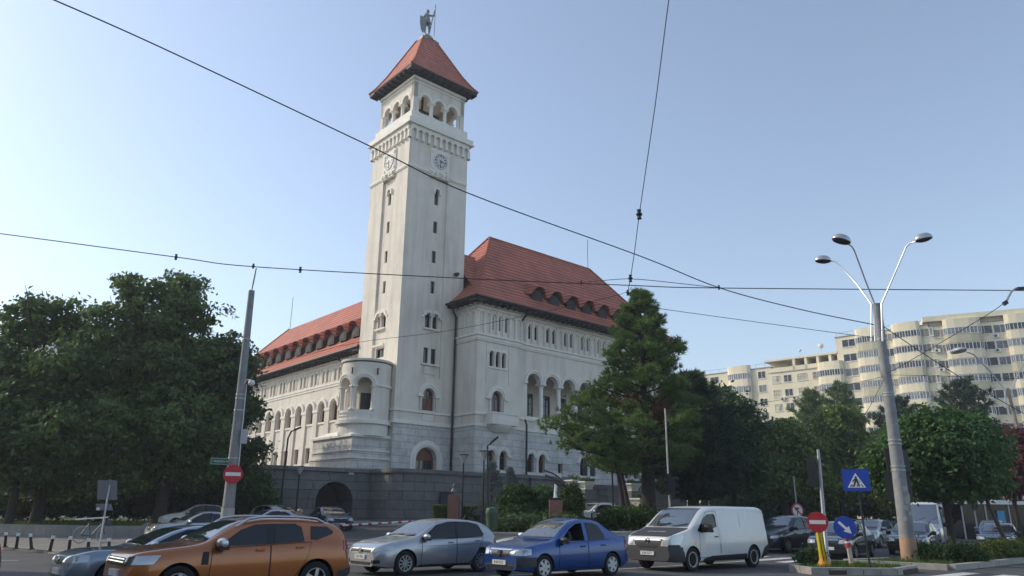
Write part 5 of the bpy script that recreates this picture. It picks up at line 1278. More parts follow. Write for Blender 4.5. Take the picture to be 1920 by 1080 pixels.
def broadleaf(name, label, base, lobes, nclump, nleaf, size, m, trunk=.2, cat='tree', group=None, csize=.55, bark=None, fork=.35, flat=.5, trunk_on=True, lean=(0, 0)):
    t = thing(name, label, cat, base, group=group)
    L_ = [(l[0], l[1], l[2], l[3], l[4], l[5]) for l in lobes]
    cc, cd = clumps_in(L_, nclump)
    n = nclump*nleaf; i = np.repeat(np.arange(nclump), nleaf)
    cs = csize*(.6+.8*rng.random(nclump))
    cen = cc[i]+rng.normal(size=(n, 3))*np.array([1, 1, .62])*(cs[i]*.55)[:, None]
    nrm = unit(rand_dirs(n)+cd[i]*.35+np.array([0, 0, flat])); tan = unit(np.cross(nrm, rand_dirs(n)))
    ct = rng.random(nclump); tint = .15+.45*ct[i]+.4*rng.random(n)
    s = size*(.7+.6*rng.random(n))
    leaf_mesh('crown', cen, nrm, tan, s, s*.58, tint, m, t)
    if trunk_on:
        tb = MB(); zc = min(l[2]-l[5]*.3 for l in L_); top = max(l[2] for l in L_)
        c0 = Vector((sum(l[0] for l in L_)/len(L_), sum(l[1] for l in L_)/len(L_), top))
        zf = max(zc*(.55+fork*.5), .6)
        f = Vector((lean[0]*zf, lean[1]*zf, zf))
        tb.tube([(0, 0, -.1), (lean[0]*.3, lean[1]*.3, .35), f*.6+Vector((.03, .02, 0)), f, f.lerp(c0, .35), f.lerp(c0, .7), c0], [trunk*1.35, trunk*1.08, trunk, trunk*.92, trunk*.65, trunk*.35, trunk*.08], 9)
        for l in L_:
            p = Vector(l[:3]); s_ = f.lerp(c0, random.uniform(.0, .35)); mid = s_.lerp(p, .5)+Vector((random.uniform(-.2, .2), random.uniform(-.2, .2), .25))
            tb.tube([s_, mid, p], [trunk*.5, trunk*.3, trunk*.1], 6)
            for _ in range(5):
                q = p+Vector((random.gauss(0, .5)*l[3], random.gauss(0, .5)*l[4], random.gauss(.1, .5)*l[5])); mm = mid.lerp(p, random.uniform(.2, .9))
                tb.tube([mm, mm.lerp(q, .5)+Vector((0, 0, .12)), q], [trunk*.2, trunk*.13, trunk*.04], 5)
        tb.build('trunk', bark or M_bark, t, smooth=True, auto=R(80))
    return t
def pine(name, label, base, h, z0, prof, m, trunk=.25, nb=110, tuft=16, needle=.2, sub=9, droop=.0, group=None, gap=.25, az=None, cat='tree', up=.55, width=.011, lean=(0, 0)):
    """conifer: whorled limbs with needle tufts towards their ends; prof(t) gives the limb length at t in 0..1 up the crown"""
    t = thing(name, label, cat, base, group=group); tb = MB()
    ax = lambda z: Vector((lean[0]*z, lean[1]*z, z))
    tb.tube([ax(-.1), ax(h*.25)+Vector((.04, 0, 0)), ax(h*.5), ax(h*.78), ax(h*.98)], [trunk*1.25, trunk, trunk*.75, trunk*.38, trunk*.06], 10)
    C, D, K = [], [], []
    for k in range(nb):
        u = ((k+random.random())/nb)**1.15; z = z0+(h-z0)*u; a = k*2.39996+random.uniform(-.35, .35)
        ln = prof(u, a)*random.uniform(1-gap, 1+gap*.35)
        if ln < .12: continue
        p0 = ax(z); d = Vector((math.cos(a), math.sin(a), 0)); el = (.05+up*u-droop)
        pts = [p0+d*(ln*s)+Vector((0, 0, ln*(el*s+.22*s*s*(1 if droop == 0 else .6)))) for s in (0, .35, .7, 1)]
        tb.tube(pts, [trunk*.22*(1-u*.6), trunk*.16*(1-u*.6), trunk*.09, trunk*.03], 5, caps=False)
        kt = random.random(); m_ = max(3, int(sub*(.5+ln*.45)))
        for j in range(m_):
            s = .28+.72*(j+.5)/m_; q = pts[0]+(pts[3]-pts[0])*s; seg = min(int(s/.35), 2); q = pts[seg].lerp(pts[seg+1], min(max((s-.35*seg)/.33, 0), 1))
            w_ = ln*.30*(1-.55*s)+.1; side = Vector((-d.y, d.x, 0))
            q = q+side*random.uniform(-w_, w_)+Vector((0, 0, random.uniform(-.06, .12)*(1+ln*.3)))
            dd = (d*random.uniform(.35, 1)+side*random.uniform(-.7, .7)+Vector((0, 0, random.uniform(.15, .75)))).normalized()
            C.append(q); D.append(dd); K.append(kt)
    tb.build('trunk', M_bark, t, smooth=True, auto=R(80))
    C = np.array([tuple(c) for c in C]); D = np.array([tuple(c) for c in D]); K = np.array(K); n = len(C); i = np.repeat(np.arange(n), tuft)
    N_ = n*tuft; dr_ = unit(D[i]*.75+rand_dirs(N_)*.95); l = needle*(.7+.5*rng.random(N_))
    cen = C[i]+dr_*(l*.9)[:, None]+rng.normal(size=(N_, 3))*needle*.18; nrm = unit(np.cross(dr_, rand_dirs(N_)))
    leaf_mesh('crown', cen, nrm, dr_, l, width*(.8+.5*rng.random(N_))*needle/.2, .1+.5*K[i]+.4*rng.random(N_), m, t, taper=.6)
    return t

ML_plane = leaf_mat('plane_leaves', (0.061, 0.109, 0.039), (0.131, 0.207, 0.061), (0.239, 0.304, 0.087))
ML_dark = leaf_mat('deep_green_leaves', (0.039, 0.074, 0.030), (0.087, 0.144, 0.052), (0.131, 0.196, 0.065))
ML_maple = leaf_mat('maple_leaves', (0.044, 0.092, 0.026), (0.098, 0.192, 0.055), (0.169, 0.270, 0.090))
ML_linden = leaf_mat('linden_leaves', (0.069, 0.117, 0.031), (0.166, 0.234, 0.047), (0.429, 0.410, 0.078))
ML_yel = leaf_mat('yellowing_leaves', (0.150, 0.165, 0.030), (0.330, 0.300, 0.053), (0.450, 0.270, 0.045))
ML_red = leaf_mat('plum_leaves', (0.074, 0.021, 0.025), (0.157, 0.042, 0.046), (0.231, 0.074, 0.063))
ML_pine = leaf_mat('pine_needles', (0.056, 0.107, 0.036), (0.158, 0.250, 0.066), (0.332, 0.408, 0.102), trans=.25)
ML_pined = leaf_mat('dark_pine_needles', (0.023, 0.047, 0.027), (0.058, 0.098, 0.047), (0.088, 0.129, 0.051), trans=.2)
ML_spruce = leaf_mat('blue_spruce_needles', (0.075, 0.112, 0.112), (0.180, 0.232, 0.225), (0.300, 0.360, 0.330), trans=.15)
ML_bush = leaf_mat('clipped_leaves', (0.027, 0.060, 0.015), (0.060, 0.112, 0.024), (0.112, 0.165, 0.033))
ML_hedge = leaf_mat('sunny_hedge_leaves', (0.075, 0.120, 0.024), (0.180, 0.225, 0.045), (0.300, 0.300, 0.068))
ML_grass = leaf_mat('grass_blades', (0.045, 0.090, 0.018), (0.105, 0.180, 0.033), (0.195, 0.240, 0.060))

def gp(px, Y, dz=0.0):
    p = at(px, 960, Y); return (p.x, Y, gz(p.x, Y)+dz)
def lobes_px(base, Y, items):
    """crown lobes read off the photograph: (px, py, radius_px, dy, squash)"""
    out = []
    for px, py, r, dy, sq in items:
        p = at(px, py, Y+dy); s = (Y+dy)/1449.0
        out.append((p.x-base[0], p.y-base[1], p.z-base[2], r*s, r*s*1.05, r*s*sq))
    return out
# --- big shaded trees on the left lawn
B = gp(300, 46, .45)
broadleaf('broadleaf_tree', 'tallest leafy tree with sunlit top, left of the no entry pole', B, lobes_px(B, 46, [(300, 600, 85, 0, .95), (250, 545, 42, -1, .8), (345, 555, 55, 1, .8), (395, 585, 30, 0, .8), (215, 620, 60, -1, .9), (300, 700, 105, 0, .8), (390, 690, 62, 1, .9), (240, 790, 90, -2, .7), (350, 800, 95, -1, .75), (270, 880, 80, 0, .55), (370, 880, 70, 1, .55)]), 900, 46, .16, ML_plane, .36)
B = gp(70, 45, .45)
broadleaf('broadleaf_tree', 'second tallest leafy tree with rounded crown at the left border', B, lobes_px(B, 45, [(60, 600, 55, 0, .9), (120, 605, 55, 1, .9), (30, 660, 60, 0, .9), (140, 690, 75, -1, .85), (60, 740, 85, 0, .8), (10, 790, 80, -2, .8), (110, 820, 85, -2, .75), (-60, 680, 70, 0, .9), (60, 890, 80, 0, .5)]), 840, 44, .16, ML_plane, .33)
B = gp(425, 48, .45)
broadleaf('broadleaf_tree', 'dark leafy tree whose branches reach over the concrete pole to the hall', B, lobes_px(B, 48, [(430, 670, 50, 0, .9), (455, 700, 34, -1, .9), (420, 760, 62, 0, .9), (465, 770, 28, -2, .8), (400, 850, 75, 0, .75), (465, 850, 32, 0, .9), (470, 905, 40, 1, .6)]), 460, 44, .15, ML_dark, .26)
B = gp(350, 57, .3)  # hidden tree added to keep the sun off the granite wall
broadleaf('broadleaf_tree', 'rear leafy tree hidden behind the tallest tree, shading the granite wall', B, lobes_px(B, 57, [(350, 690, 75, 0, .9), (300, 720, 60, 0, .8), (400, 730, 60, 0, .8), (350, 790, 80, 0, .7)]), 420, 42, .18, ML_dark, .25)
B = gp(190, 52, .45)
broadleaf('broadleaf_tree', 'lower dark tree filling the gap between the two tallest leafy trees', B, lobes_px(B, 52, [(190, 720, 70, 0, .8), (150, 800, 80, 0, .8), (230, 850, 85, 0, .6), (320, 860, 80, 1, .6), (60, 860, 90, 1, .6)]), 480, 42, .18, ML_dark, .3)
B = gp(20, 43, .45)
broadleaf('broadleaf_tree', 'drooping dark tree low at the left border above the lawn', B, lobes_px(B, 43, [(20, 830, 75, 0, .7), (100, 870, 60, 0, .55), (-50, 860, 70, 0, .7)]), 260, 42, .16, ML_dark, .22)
for k, (px, Y, w_, h_, lab) in enumerate([(60, 49, 95, 40, 'dark shrub at the left border beyond the shaded lawn'), (330, 52, 80, 34, 'dark shrub behind the cream car under the trees'), (470, 50, 38, 30, 'green shrub at the left foot of the granite wall'), (200, 50, 80, 36, 'dark shrub beyond the lawn behind the parked bicycle'), (395, 55, 40, 42, 'tall shrub behind the concrete pole'), (130, 51, 80, 40, 'dark shrub beyond the lawn between the two tallest trees'), (265, 51, 70, 40, 'dark shrub behind the back turned sign')]):
    B = gp(px, Y, .3); broadleaf('shrub', lab, B, lobes_px(B, Y, [(px-w_*.6, 940, w_*.55, 0, .6), (px+w_*.5, 938, w_*.6, 0, .6), (px, 920, w_*.6, 0, .75), (px-w_*.2, 950, w_*.6, 0, .4)]), 230, 36, .13, ML_dark if k != 2 else ML_bush, .06, 'shrub', trunk_on=False)
# --- black pine in front of the hall
def pads_pine(name, label, base, h, z0, prof, m, trunk, nb, npad, ntuft, tuft, needle, width, pr=.42, brown=None, lean=(0, 0)):
    """old pine: separate limbs that carry flat pads of needle tufts, with gaps between them"""
    t = thing(name, label, 'tree', base); tb = MB(); ax = lambda z: Vector((lean[0]*z, lean[1]*z, z))
    tb.tube([ax(-.1), ax(h*.25)+Vector((.06, 0, 0)), ax(h*.5)+Vector((-.05, 0, 0)), ax(h*.78), ax(h*.97)], [trunk*1.2, trunk, trunk*.72, trunk*.36, trunk*.06], 10)
    C, D, K = [], [], []
    for k in range(nb):
        u = ((k+random.random())/nb); z = z0+(h-z0)*u; a = k*2.39996+random.uniform(-.5, .5); ln = prof(u, a)*random.uniform(.62, 1.08)
        d = Vector((math.cos(a), math.sin(a), 0)); rise = .06+.45*u
        pts = [ax(z)+d*(ln*s_)+Vector((0, 0, ln*(rise*s_+.16*s_*s_)-.12*ln*s_*(1-u))) for s_ in (0, .35, .7, 1)]
        tb.tube(pts, [trunk*.24*(1-u*.6), trunk*.17*(1-u*.6), trunk*.1, trunk*.03], 6, caps=False)
        side = Vector((-d.y, d.x, 0)); kp = max(1, round(npad*(.35+ln*.22)))
        for j in range(kp):
            s_ = 1-.62*(j/max(kp, 1))*random.uniform(.7, 1.1); s_ = min(max(s_, .3), 1); seg = min(int(s_/.35), 2); q = pts[seg].lerp(pts[seg+1], min(max((s_-.35*seg)/.33, 0), 1))
            w_ = .16*ln*(1.2-s_)+.12; q = q+side*random.uniform(-w_, w_)*1.6+Vector((0, 0, random.uniform(-.05, .2)))
            tb.tube([pts[seg], q], [trunk*.06, trunk*.02], 4, caps=False)
            rad = pr*random.uniform(.65, 1.2)*(.75+.1*ln)*(1-.3*u); kt = random.random()
            for _ in range(ntuft):
                v = Vector((random.gauss(0, .55), random.gauss(0, .55), random.gauss(0, .32)))*rad; C.append(q+v); D.append((v*.9/rad+d*.4+Vector((0, 0, .75))).normalized()); K.append(kt)
    tb.build('trunk', M_bark, t, smooth=True, auto=R(80))
    C = np.array([tuple(c) for c in C]); D = np.array([tuple(c) for c in D]); K = np.array(K); i = np.repeat(np.arange(len(C)), tuft); N_ = len(i)
    dr_ = unit(D[i]+rand_dirs(N_)*.8); l = needle*(.7+.5*rng.random(N_)); cen = C[i]+dr_*(l*.8)[:, None]; nrm = unit(np.cross(dr_, rand_dirs(N_)))
    leaf_mesh('crown', cen, nrm, dr_, l, width*(.8+.5*rng.random(N_)), .05+.6*K[i]+.35*rng.random(N_), m, t, taper=.6)
    if brown:
        for q in brown:
            n = 900; leaf_mesh('withered_needles', np.array(q)+rng.normal(size=(n, 3))*np.array([.25, .3, .22]), rand_dirs(n), rand_dirs(n), needle*.8, width, rng.random(n), leaf_mat('withered', (.10, .035, .015), (.20, .075, .03)), t)
    return t
B = gp(1216, 38, .3)
PLf = [(0, 4.8), (.06, 5.7), (.13, 5.2), (.22, 3.9), (.34, 2.9), (.5, 2.2), (.65, 1.6), (.8, 1.0), (.93, .5), (1, .2)]; PRt = [(0, 2.6), (.3, 2.6), (.46, 2.3), (.6, 2.0), (.74, 1.3), (.88, .85), (.96, .45), (1, .2)]
def lin(tab, u):
    for (a, va), (b, vb) in zip(tab, tab[1:]):
        if a <= u <= b: return va+(vb-va)*(u-a)/(b-a)
    return tab[-1][1]
def pp(u, a):
    c = .5-.5*math.cos(a)                            # longer limbs to the left, as in the photograph
    return lin(PRt, u)*(1-c)+lin(PLf, u)*c
pads_pine('pine_tree', 'large sunlit black pine in front of the arcades, tallest of the pines', B, at(1195, 556, 38).z-B[2], 3.3, pp, ML_pine, .33, 112, 5, 17, 17, .15, .017, brown=[(.35, -1.6, 5.9), (-.9, -1.3, 6.3)])
B = gp(1300, 43, .3)
pine('pine_tree', 'dark pine half hidden behind the large sunlit pine', B, 8.7, 1.8, lambda u, a: (1-u)**.6*3.9*(1 if u > .12 else .7), ML_pined, .3, nb=170, tuft=24, sub=14, needle=.18, width=.024)
B = gp(1380, 47, .2)
broadleaf('broadleaf_tree', 'dense dark evergreen tree to the right of the pines', B, lobes_px(B, 47, [(1350, 770, 50, 0, .9), (1385, 800, 50, 0, .9), (1340, 850, 60, 0, .9), (1395, 880, 50, 0, .8), (1320, 905, 50, 1, .7)]), 420, 44, .15, ML_dark, .25)
for px, Y, h_, ln_, lab in ((1160, 36.5, 5.5, (-.10, .02), 'slim leaning conifer with bare trunk left of the large pine'), (1172, 37.5, 5.0, (-.14, .05), 'thin leaning conifer close beside the slim one'), ):
    B = gp(px+14, Y, .3); pine('pine_tree', lab, B, h_, 3.0, lambda u, a: (1-u)**.7*1.3+.15, ML_pine, .13, nb=30, tuft=20, sub=9, needle=.17, width=.018, lean=ln_)
# --- blue spruces beside the terrace wall
for px, Y, ty, hw, lab in ((921, 46.5, 866, 2.0, 'taller blue spruce behind the green litter bin'), (956, 48, 876, 1.5, 'shorter blue spruce by the drainpipe of the terrace wall')):
    B = gp(px, Y, .1); pine('spruce_tree', lab, B, at(px, ty, Y).z-B[2], .3, lambda u, a, hw=hw: (1-u)**.85*hw*.8+.06, ML_spruce, .1, nb=120, tuft=26, sub=9, needle=.09, droop=.2, up=.35, width=.012, gap=.12)
# --- clipped bushes round the sculpture
def bush(label, Y, items, n, m=ML_bush, name='clipped_bush', leaf=.075, group=None, per=60, cs=.32):
    px = items[0][0]; B = gp(px, Y, .33)
    return broadleaf(name, label, B, lobes_px(B, Y, items), n, per, leaf, m, .05, 'bush', group=group, csize=cs, trunk_on=False, flat=.25)
bush('large rounded dark green bush behind the green litter bin', 35, [(968, 945, 35, 0, 1.0), (964, 966, 33, -.6, .7), (985, 968, 33, -.6, .6)], 620, leaf=.05, per=64, cs=.17)
bush('lighter leafy bush between the rounded bush and the sculpture', 35, [(1014, 950, 28, 0, 1.05), (1018, 926, 18, 0, .9), (1030, 975, 34, -.6, .5)], 260, ML_maple, leaf=.06, per=56, cs=.24)
bush('egg shaped dark green bush to the right of the sculpture', 34.5, [(1072, 945, 21, 0, 1.4), (1072, 924, 14, 0, 1.2), (1070, 970, 21, 0, .8)], 420, leaf=.05, per=60, cs=.17)
bush('low shrub border in front of the slim leaning conifers', 34.5, [(1150, 974, 24, 0, .55), (1180, 970, 28, 0, .55), (1207, 968, 24, 1, .6), (1112, 984, 18, 0, .4)], 230, name='low_shrub')
bush('low dark ground shrubs at the foot of the large bush', 32.3, [(960, 985, 30, 0, .4), (1010, 985, 34, 0, .4), (1060, 985, 30, 0, .4)], 200, ML_dark, name='low_shrub')
# --- hedge by the terrace wall
for px0, px1, Y, lab in ((812, 838, 47.5, 'short clipped hedge left of the red pedestal bust'), (866, 912, 47.0, 'long sunlit hedge right of the red pedestal bust')):
    a, b = gp(px0, Y, .58), gp(px1, Y, .58); t = thing('hedge', lab, 'hedge', a); n = 9000 if px0 > 850 else 6000
    u = rng.random(n); wv = rng.normal(size=(n, 3))*.03
    face = rng.random(n); hx, hy, hz_ = (b[0]-a[0]), .5, .75
    cen = np.stack([u*hx, np.where(face < .5, 0, rng.random(n)*hy), np.where(face < .5, rng.random(n)*hz_, hz_)+.1], 1)+wv
    nr = unit(rand_dirs(n)+np.array([0, -.4, .4])); leaf_mesh('foliage', cen, nr, unit(np.cross(nr, rand_dirs(n))), .06, .035, rng.random(n), ML_hedge, t)
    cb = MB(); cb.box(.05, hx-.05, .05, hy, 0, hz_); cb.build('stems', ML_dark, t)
# --- round maples on the island, right
B = gp(1776, 31, .14)
broadleaf('maple_tree', 'round clipped green maple with dark trunk behind the island shrub', B, lobes_px(B, 31, [(1755, 850, 95, 0, .75), (1690, 865, 62, 0, .8), (1740, 800, 58, 0, .7), (1800, 830, 70, .5, .8), (1780, 895, 80, 0, .5), (1700, 905, 55, 0, .45)]), 950, 52, .10, ML_maple, .14, csize=.42, flat=.9)
B = gp(1882, 35, .14)
broadleaf('maple_tree', 'round green maple on the thin pale leaning trunk', B, lobes_px(B, 35, [(1836, 860, 42, 0, .85), (1822, 900, 50, 0, .6), (1846, 905, 34, 0, .6)]), 420, 48, .10, ML_maple, .09, csize=.42, flat=.9, bark=M_barkg, lean=(-.3, 0))
# --- trees behind, right
B = gp(1475, 58, .1)
broadleaf('broadleaf_tree', 'dark leafy tree with a few yellow leaves left of the pedestrian crossing sign', B, lobes_px(B, 58, [(1470, 830, 48, 0, .9), (1440, 870, 40, 0, .9), (1500, 860, 48, 0, .9), (1460, 905, 50, 0, .6), (1525, 900, 40, 0, .7)]), 520, 40, .17, ML_linden, .22)
B = gp(1580, 62, .1)
broadleaf('broadleaf_tree', 'yellow green tree behind the pedestrian crossing sign', B, lobes_px(B, 62, [(1570, 800, 45, 0, .9), (1540, 850, 45, 0, .9), (1600, 850, 50, 0, .9), (1570, 905, 55, 0, .7), (1610, 900, 40, 0, .7)]), 480, 40, .17, ML_linden, .2)
B = gp(1680, 60, .1)
broadleaf('small_tree', 'small yellowing tree behind the thick lamp post', B, lobes_px(B, 60, [(1675, 925, 26, 0, 1), (1690, 940, 22, 0, .8)]), 110, 34, .14, ML_yel, .08)
for px, Y, ty, r_, lab, g in ((1545, 88, 735, 5.2, 'sparse pine before the pale flats, left of its twin', None), (1600, 90, 722, 5.4, 'sparse pine before the pale flats, right of its twin', None), (1712, 80, 750, 4.6, 'pine top rising behind the round maple', None), (1842, 74, 716, 5.2, 'dark bushy pine beside the distant twin lamp', None), (1320, 80, 700, 4.5, 'thin pine beyond the hall roof corner', None)):
    B = gp(px, Y); pine('pine_tree', lab, B, at(px, ty, Y).z-B[2], 5.0, lambda u, a, r_=r_: (1-u)**.55*r_*(.75+.25*math.sin(a*3+u*9)), ML_pined if px in (1842, 1712) else ML_pine, .26, nb=80, tuft=22, sub=7, needle=.3, width=.035, gap=.45)
B = gp(1905, 42, .1)
broadleaf('plum_tree', 'dark red leaved plum tree at the right border', B, lobes_px(B, 42, [(1900, 860, 44, 0, 1), (1925, 880, 50, 0, .9), (1893, 905, 40, 0, .6), (1912, 838, 40, 0, .8)]), 380, 44, .12, ML_red, .12)
for px, Y, hh, lab in ((1640, 70, 45, 'leafy tree in shade beyond the black saloon'), (1400, 75, 50, 'far dark tree beyond the delivery van'), (1740, 66, 40, 'far dark tree beyond the round maple')):
    B = gp(px, Y); broadleaf('broadleaf_tree', lab, B, lobes_px(B, Y, [(px-30, 900, 45, 0, .8), (px+30, 895, 48, 0, .8), (px, 870, 45, 0, .8)]), 220, 36, .2, ML_dark if px != 1640 else ML_linden, .2)
for px, Y, lab in ((1450, 66, 'dark hedge shrub behind the no turn sign'), (1530, 68, 'dark hedge shrub behind the leaning traffic light'), (1610, 70, 'dark hedge shrub behind the crossing sign pole'), (1700, 68, 'dark hedge shrub behind the black saloon'), (1780, 72, 'dark hedge shrub behind the white panel van'), (1390, 64, 'dark hedge shrub behind the van roof')):
    B = gp(px, Y); broadleaf('shrub', lab, B, lobes_px(B, Y, [(px-28, 948, 30, 0, .9), (px+28, 946, 32, 0, .9), (px, 938, 30, 0, .9)]), 150, 34, .17, ML_linden if px in (1530, 1700) else ML_dark, .06, 'shrub', trunk_on=False, csize=.6)
# --- island shrubs
for pxs, Y, n, m_, lab in (((1740, 1775, 1808), 28.6, 330, ML_bush, 'spreading dark green shrub at the foot of the maple on the island'), ((1862, 1890), 31.8, 240, ML_hedge, 'spreading yellow green shrub under the thin pale trunk'), ((1918, 1945), 34, 200, ML_hedge, 'leafy yellow green shrub at the right border of the island')):
    B = gp(pxs[0], Y, .14); t_ = [(px, 1045-(Y-28.6)*2.6, 30, (i % 2)*.6, .62) for i, px in enumerate(pxs)]
    broadleaf('island_shrub', lab, B, lobes_px(B, Y, t_), n, 52, .06, m_, .05, 'bush', csize=.26, trunk_on=False, flat=.4)
B = gp(1520, 25.6, .13); broadleaf('island_shrub', 'straggly dark shrub beside the yellow bollard on the refuge', B, lobes_px(B, 25.6, [(1518, 1042, 16, 0, .7), (1507, 1047, 11, 0, .6), (1530, 1048, 11, 0, .6)]), 70, 44, .05, ML_dark, .04, 'bush', csize=.22, trunk_on=False)
# --- grass
def grass(name, poly, n, ln, dz, m=ML_grass):
    xs = [q[0] for q in poly]; ys = [q[1] for q in poly]; P_ = []
    while len(P_) < n:
        c = rng.random((n, 2))*np.array([max(xs)-min(xs), max(ys)-min(ys)])+np.array([min(xs), min(ys)])
        P_ += [q for q in c if inside(q, poly)]
    P_ = np.array(P_[:n]); z = np.array([gz(*q) for q in P_])+dz
    d = unit(rng.normal(size=(n, 3))*.45+np.array([0, 0, 1])); l = ln*(.5+rng.random(n)); cen = np.column_stack([P_, z])+d*l[:, None]
    return tag(leaf_mesh(name, cen, unit(np.cross(d, rand_dirs(n))), d, l, l*.12, rng.random(n), m, None, taper=.7), 'short grass', 'grass', kind='stuff')
grass('grass', [(-40, 45.5), (-24.3, 41.6), (-20, 42.0), (-23, 50), (-40, 50)], 26000, .09, .5)
grass('refuge_grass', [(9.1, 24.6), (9.3, 23.8), (11.4, 23.9), (12.8, 25.1), (11.9, 27.0), (10.7, 27.3)], 5000, .06, .13)
grass('island_grass', [(12.8, 28.3), (14.6, 26.7), (17.0, 28.7), (23, 34.2), (21, 34.6), (14.8, 29.2)], 5000, .06, .14)
grass('hedge_grass', [(gp(805, 46)[0], 46.0), (gp(915, 46)[0], 45.6), (gp(915, 47)[0], 47.2), (gp(805, 47)[0], 47.4)], 5000, .06, .55)
slab_on_ground('hedge_bed', [(gp(798, 45)[0], 45.2), (gp(925, 45)[0], 44.6), (gp(925, 48)[0], 48.4), (gp(800, 48)[0], 48.8)], .55, M_lawn, step=1.0)
# ================================================================ PEOPLE
M_skin = mat('skin', (.42, .23, .16), .6); M_hairg = mat('grey_hair', (.30, .28, .26), .8); M_cloth = mat('pale_shirt', (.42, .42, .40), .9, nscale=8, namt=.1); M_trous = mat('dark_trousers', (.03, .035, .05), .9, nscale=8, namt=.1); M_hairb = mat('dark_hair', (.02, .015, .012), .8)
def skin_body(name, bones, m, parent=None, sub=2):
    """one continuous skinned figure from connected joints: (key, parent key, position, radius)"""
    idx = {b[0]: i for i, b in enumerate(bones)}
    me = bpy.data.meshes.new(name); me.from_pydata([b[2] for b in bones], [(idx[b[1]], idx[b[0]]) for b in bones if b[1]], [])
    o = bpy.data.objects.new(name, me); COL.objects.link(o)
    md = o.modifiers.new('s', 'SKIN'); sv = me.skin_vertices[0].data
    for i, b in enumerate(bones):
        r = b[3]; sv[i].radius = r if isinstance(r, tuple) else (r, r); sv[i].use_root = (i == 0)
    ss = o.modifiers.new('u', 'SUBSURF'); ss.levels = sub; ss.render_levels = sub
    dg = bpy.context.evaluated_depsgraph_get(); dg.update(); m2 = bpy.data.meshes.new_from_object(o.evaluated_get(dg), depsgraph=dg); bpy.data.objects.remove(o)
    for p in m2.polygons: p.use_smooth = True
    m2.materials.clear(); mm = m if isinstance(m, (list, tuple)) else [m]
    for k in mm: m2.materials.append(k)
    o = bpy.data.objects.new(name, m2); COL.objects.link(o)
    if parent: o.parent = parent
    return o
def standing(h=1.76, s=1.0):
    k = h/1.76
    B = [('pel', None, (0, 0, .95), (.15, .11)), ('wst', 'pel', (0, 0, 1.10), (.14, .10)), ('chs', 'wst', (0, -.01, 1.30), (.17, .12)), ('shl', 'chs', (0, 0, 1.43), (.12, .09)), ('nek', 'shl', (0, 0, 1.50), .058), ('jaw', 'nek', (0, -.015, 1.57), (.07, .078)), ('hed', 'jaw', (0, -.005, 1.65), (.08, .095)), ('top', 'hed', (0, .01, 1.72), (.06, .07))]
    for sd, n in ((-1, 'l'), (1, 'r')):
        B += [('sh'+n, 'shl', (sd*.18, 0, 1.41), .062), ('el'+n, 'sh'+n, (sd*.23, .02, 1.12), .043), ('wr'+n, 'el'+n, (sd*.24, -.05, .88), .03), ('pa'+n, 'wr'+n, (sd*.24, -.06, .81), (.022, .04))]
        for f in range(4): B += [('f%d%s' % (f, n), 'pa'+n, (sd*.24, -.095+.022*f, .735), .0095), ('g%d%s' % (f, n), 'f%d%s' % (f, n), (sd*.235, -.09+.02*f, .70-.006*(f % 2)), .008)]
        B += [('t1'+n, 'pa'+n, (sd*.215, -.11, .80), .011), ('t2'+n, 't1'+n, (sd*.205, -.13, .765), .009)]
        B += [('hp'+n, 'pel', (sd*.10, 0, .88), .095), ('kn'+n, 'hp'+n, (sd*.11, -.015, .49), .062), ('an'+n, 'kn'+n, (sd*.115, .01, .09), .042), ('he'+n, 'an'+n, (sd*.115, -.08, .045), (.042, .035)), ('to'+n, 'he'+n, (sd*.12, -.18, .032), (.038, .026))]
    return [(a, b, tuple(c*k for c in p), tuple(q*k for q in r) if isinstance(r, tuple) else r*k) for a, b, p, r in B]
def dress(o, rules):
    """assign clothing colours to a body by height and reach"""
    for p in o.data.polygons: p.material_index = rules(p.center)
def face_bits(o, z, y, m_dark, k=1.0):
    mb = MB()
    for s in (-1, 1): mb.lathe([(.0, -.012), (.011, -.008), (.013, 0)], (s*.032*k, y+.004, z), 8, axis='y')
    mb.obox((0, y+.008, z-.075*k), (.024*k, 0, 0), (0, .008, 0), (0, 0, .005)); mb.build('face_features', m_dark, o)
    nb = MB(); nb.add([(0, y-.022, z-.042*k), (-.016, y+.01, z-.047*k), (.016, y+.01, z-.047*k), (0, y+.006, z+.008)], [(0, 1, 3), (0, 3, 2), (0, 2, 1)]); nb.build('nose', o.data.materials[0], o)
    eb = MB()
    for s in (-1, 1): eb.lathe([(0, -.012), (.02, -.008), (.028, 0), (.02, .008), (0, .012)], (s*.083*k, 0, z-.02), 8, axis='x')
    eb.build('ear', o.data.materials[0], o)
pm = skin_body('person', standing(1.74), [M_skin, M_cloth, M_trous, M_blackp])
dress(pm, lambda c: 3 if c.z < .08 else 2 if c.z < .98 and abs(c.x) < .2 else 1 if (c.z < 1.47 and (abs(c.x) < .2 or c.z > 1.1)) else 0)
hb_ = MB(); hb_.lathe([(.086, 1.60), (.088, 1.64), (.075, 1.665)], (0, .012, 0), 14, a0=R(-25), a1=R(205)); hb_.build('hair', M_hairg, pm)
face_bits(pm, 1.64, -.088, M_dark)
p = at(562, 958, 22.5); pm.location = (p.x, 22.5, gz(p.x, 22.5)); pm.rotation_euler = (0, 0, R(-35))
tag(pm, 'bald grey haired person walking behind the orange SUV, only the head showing', 'person')
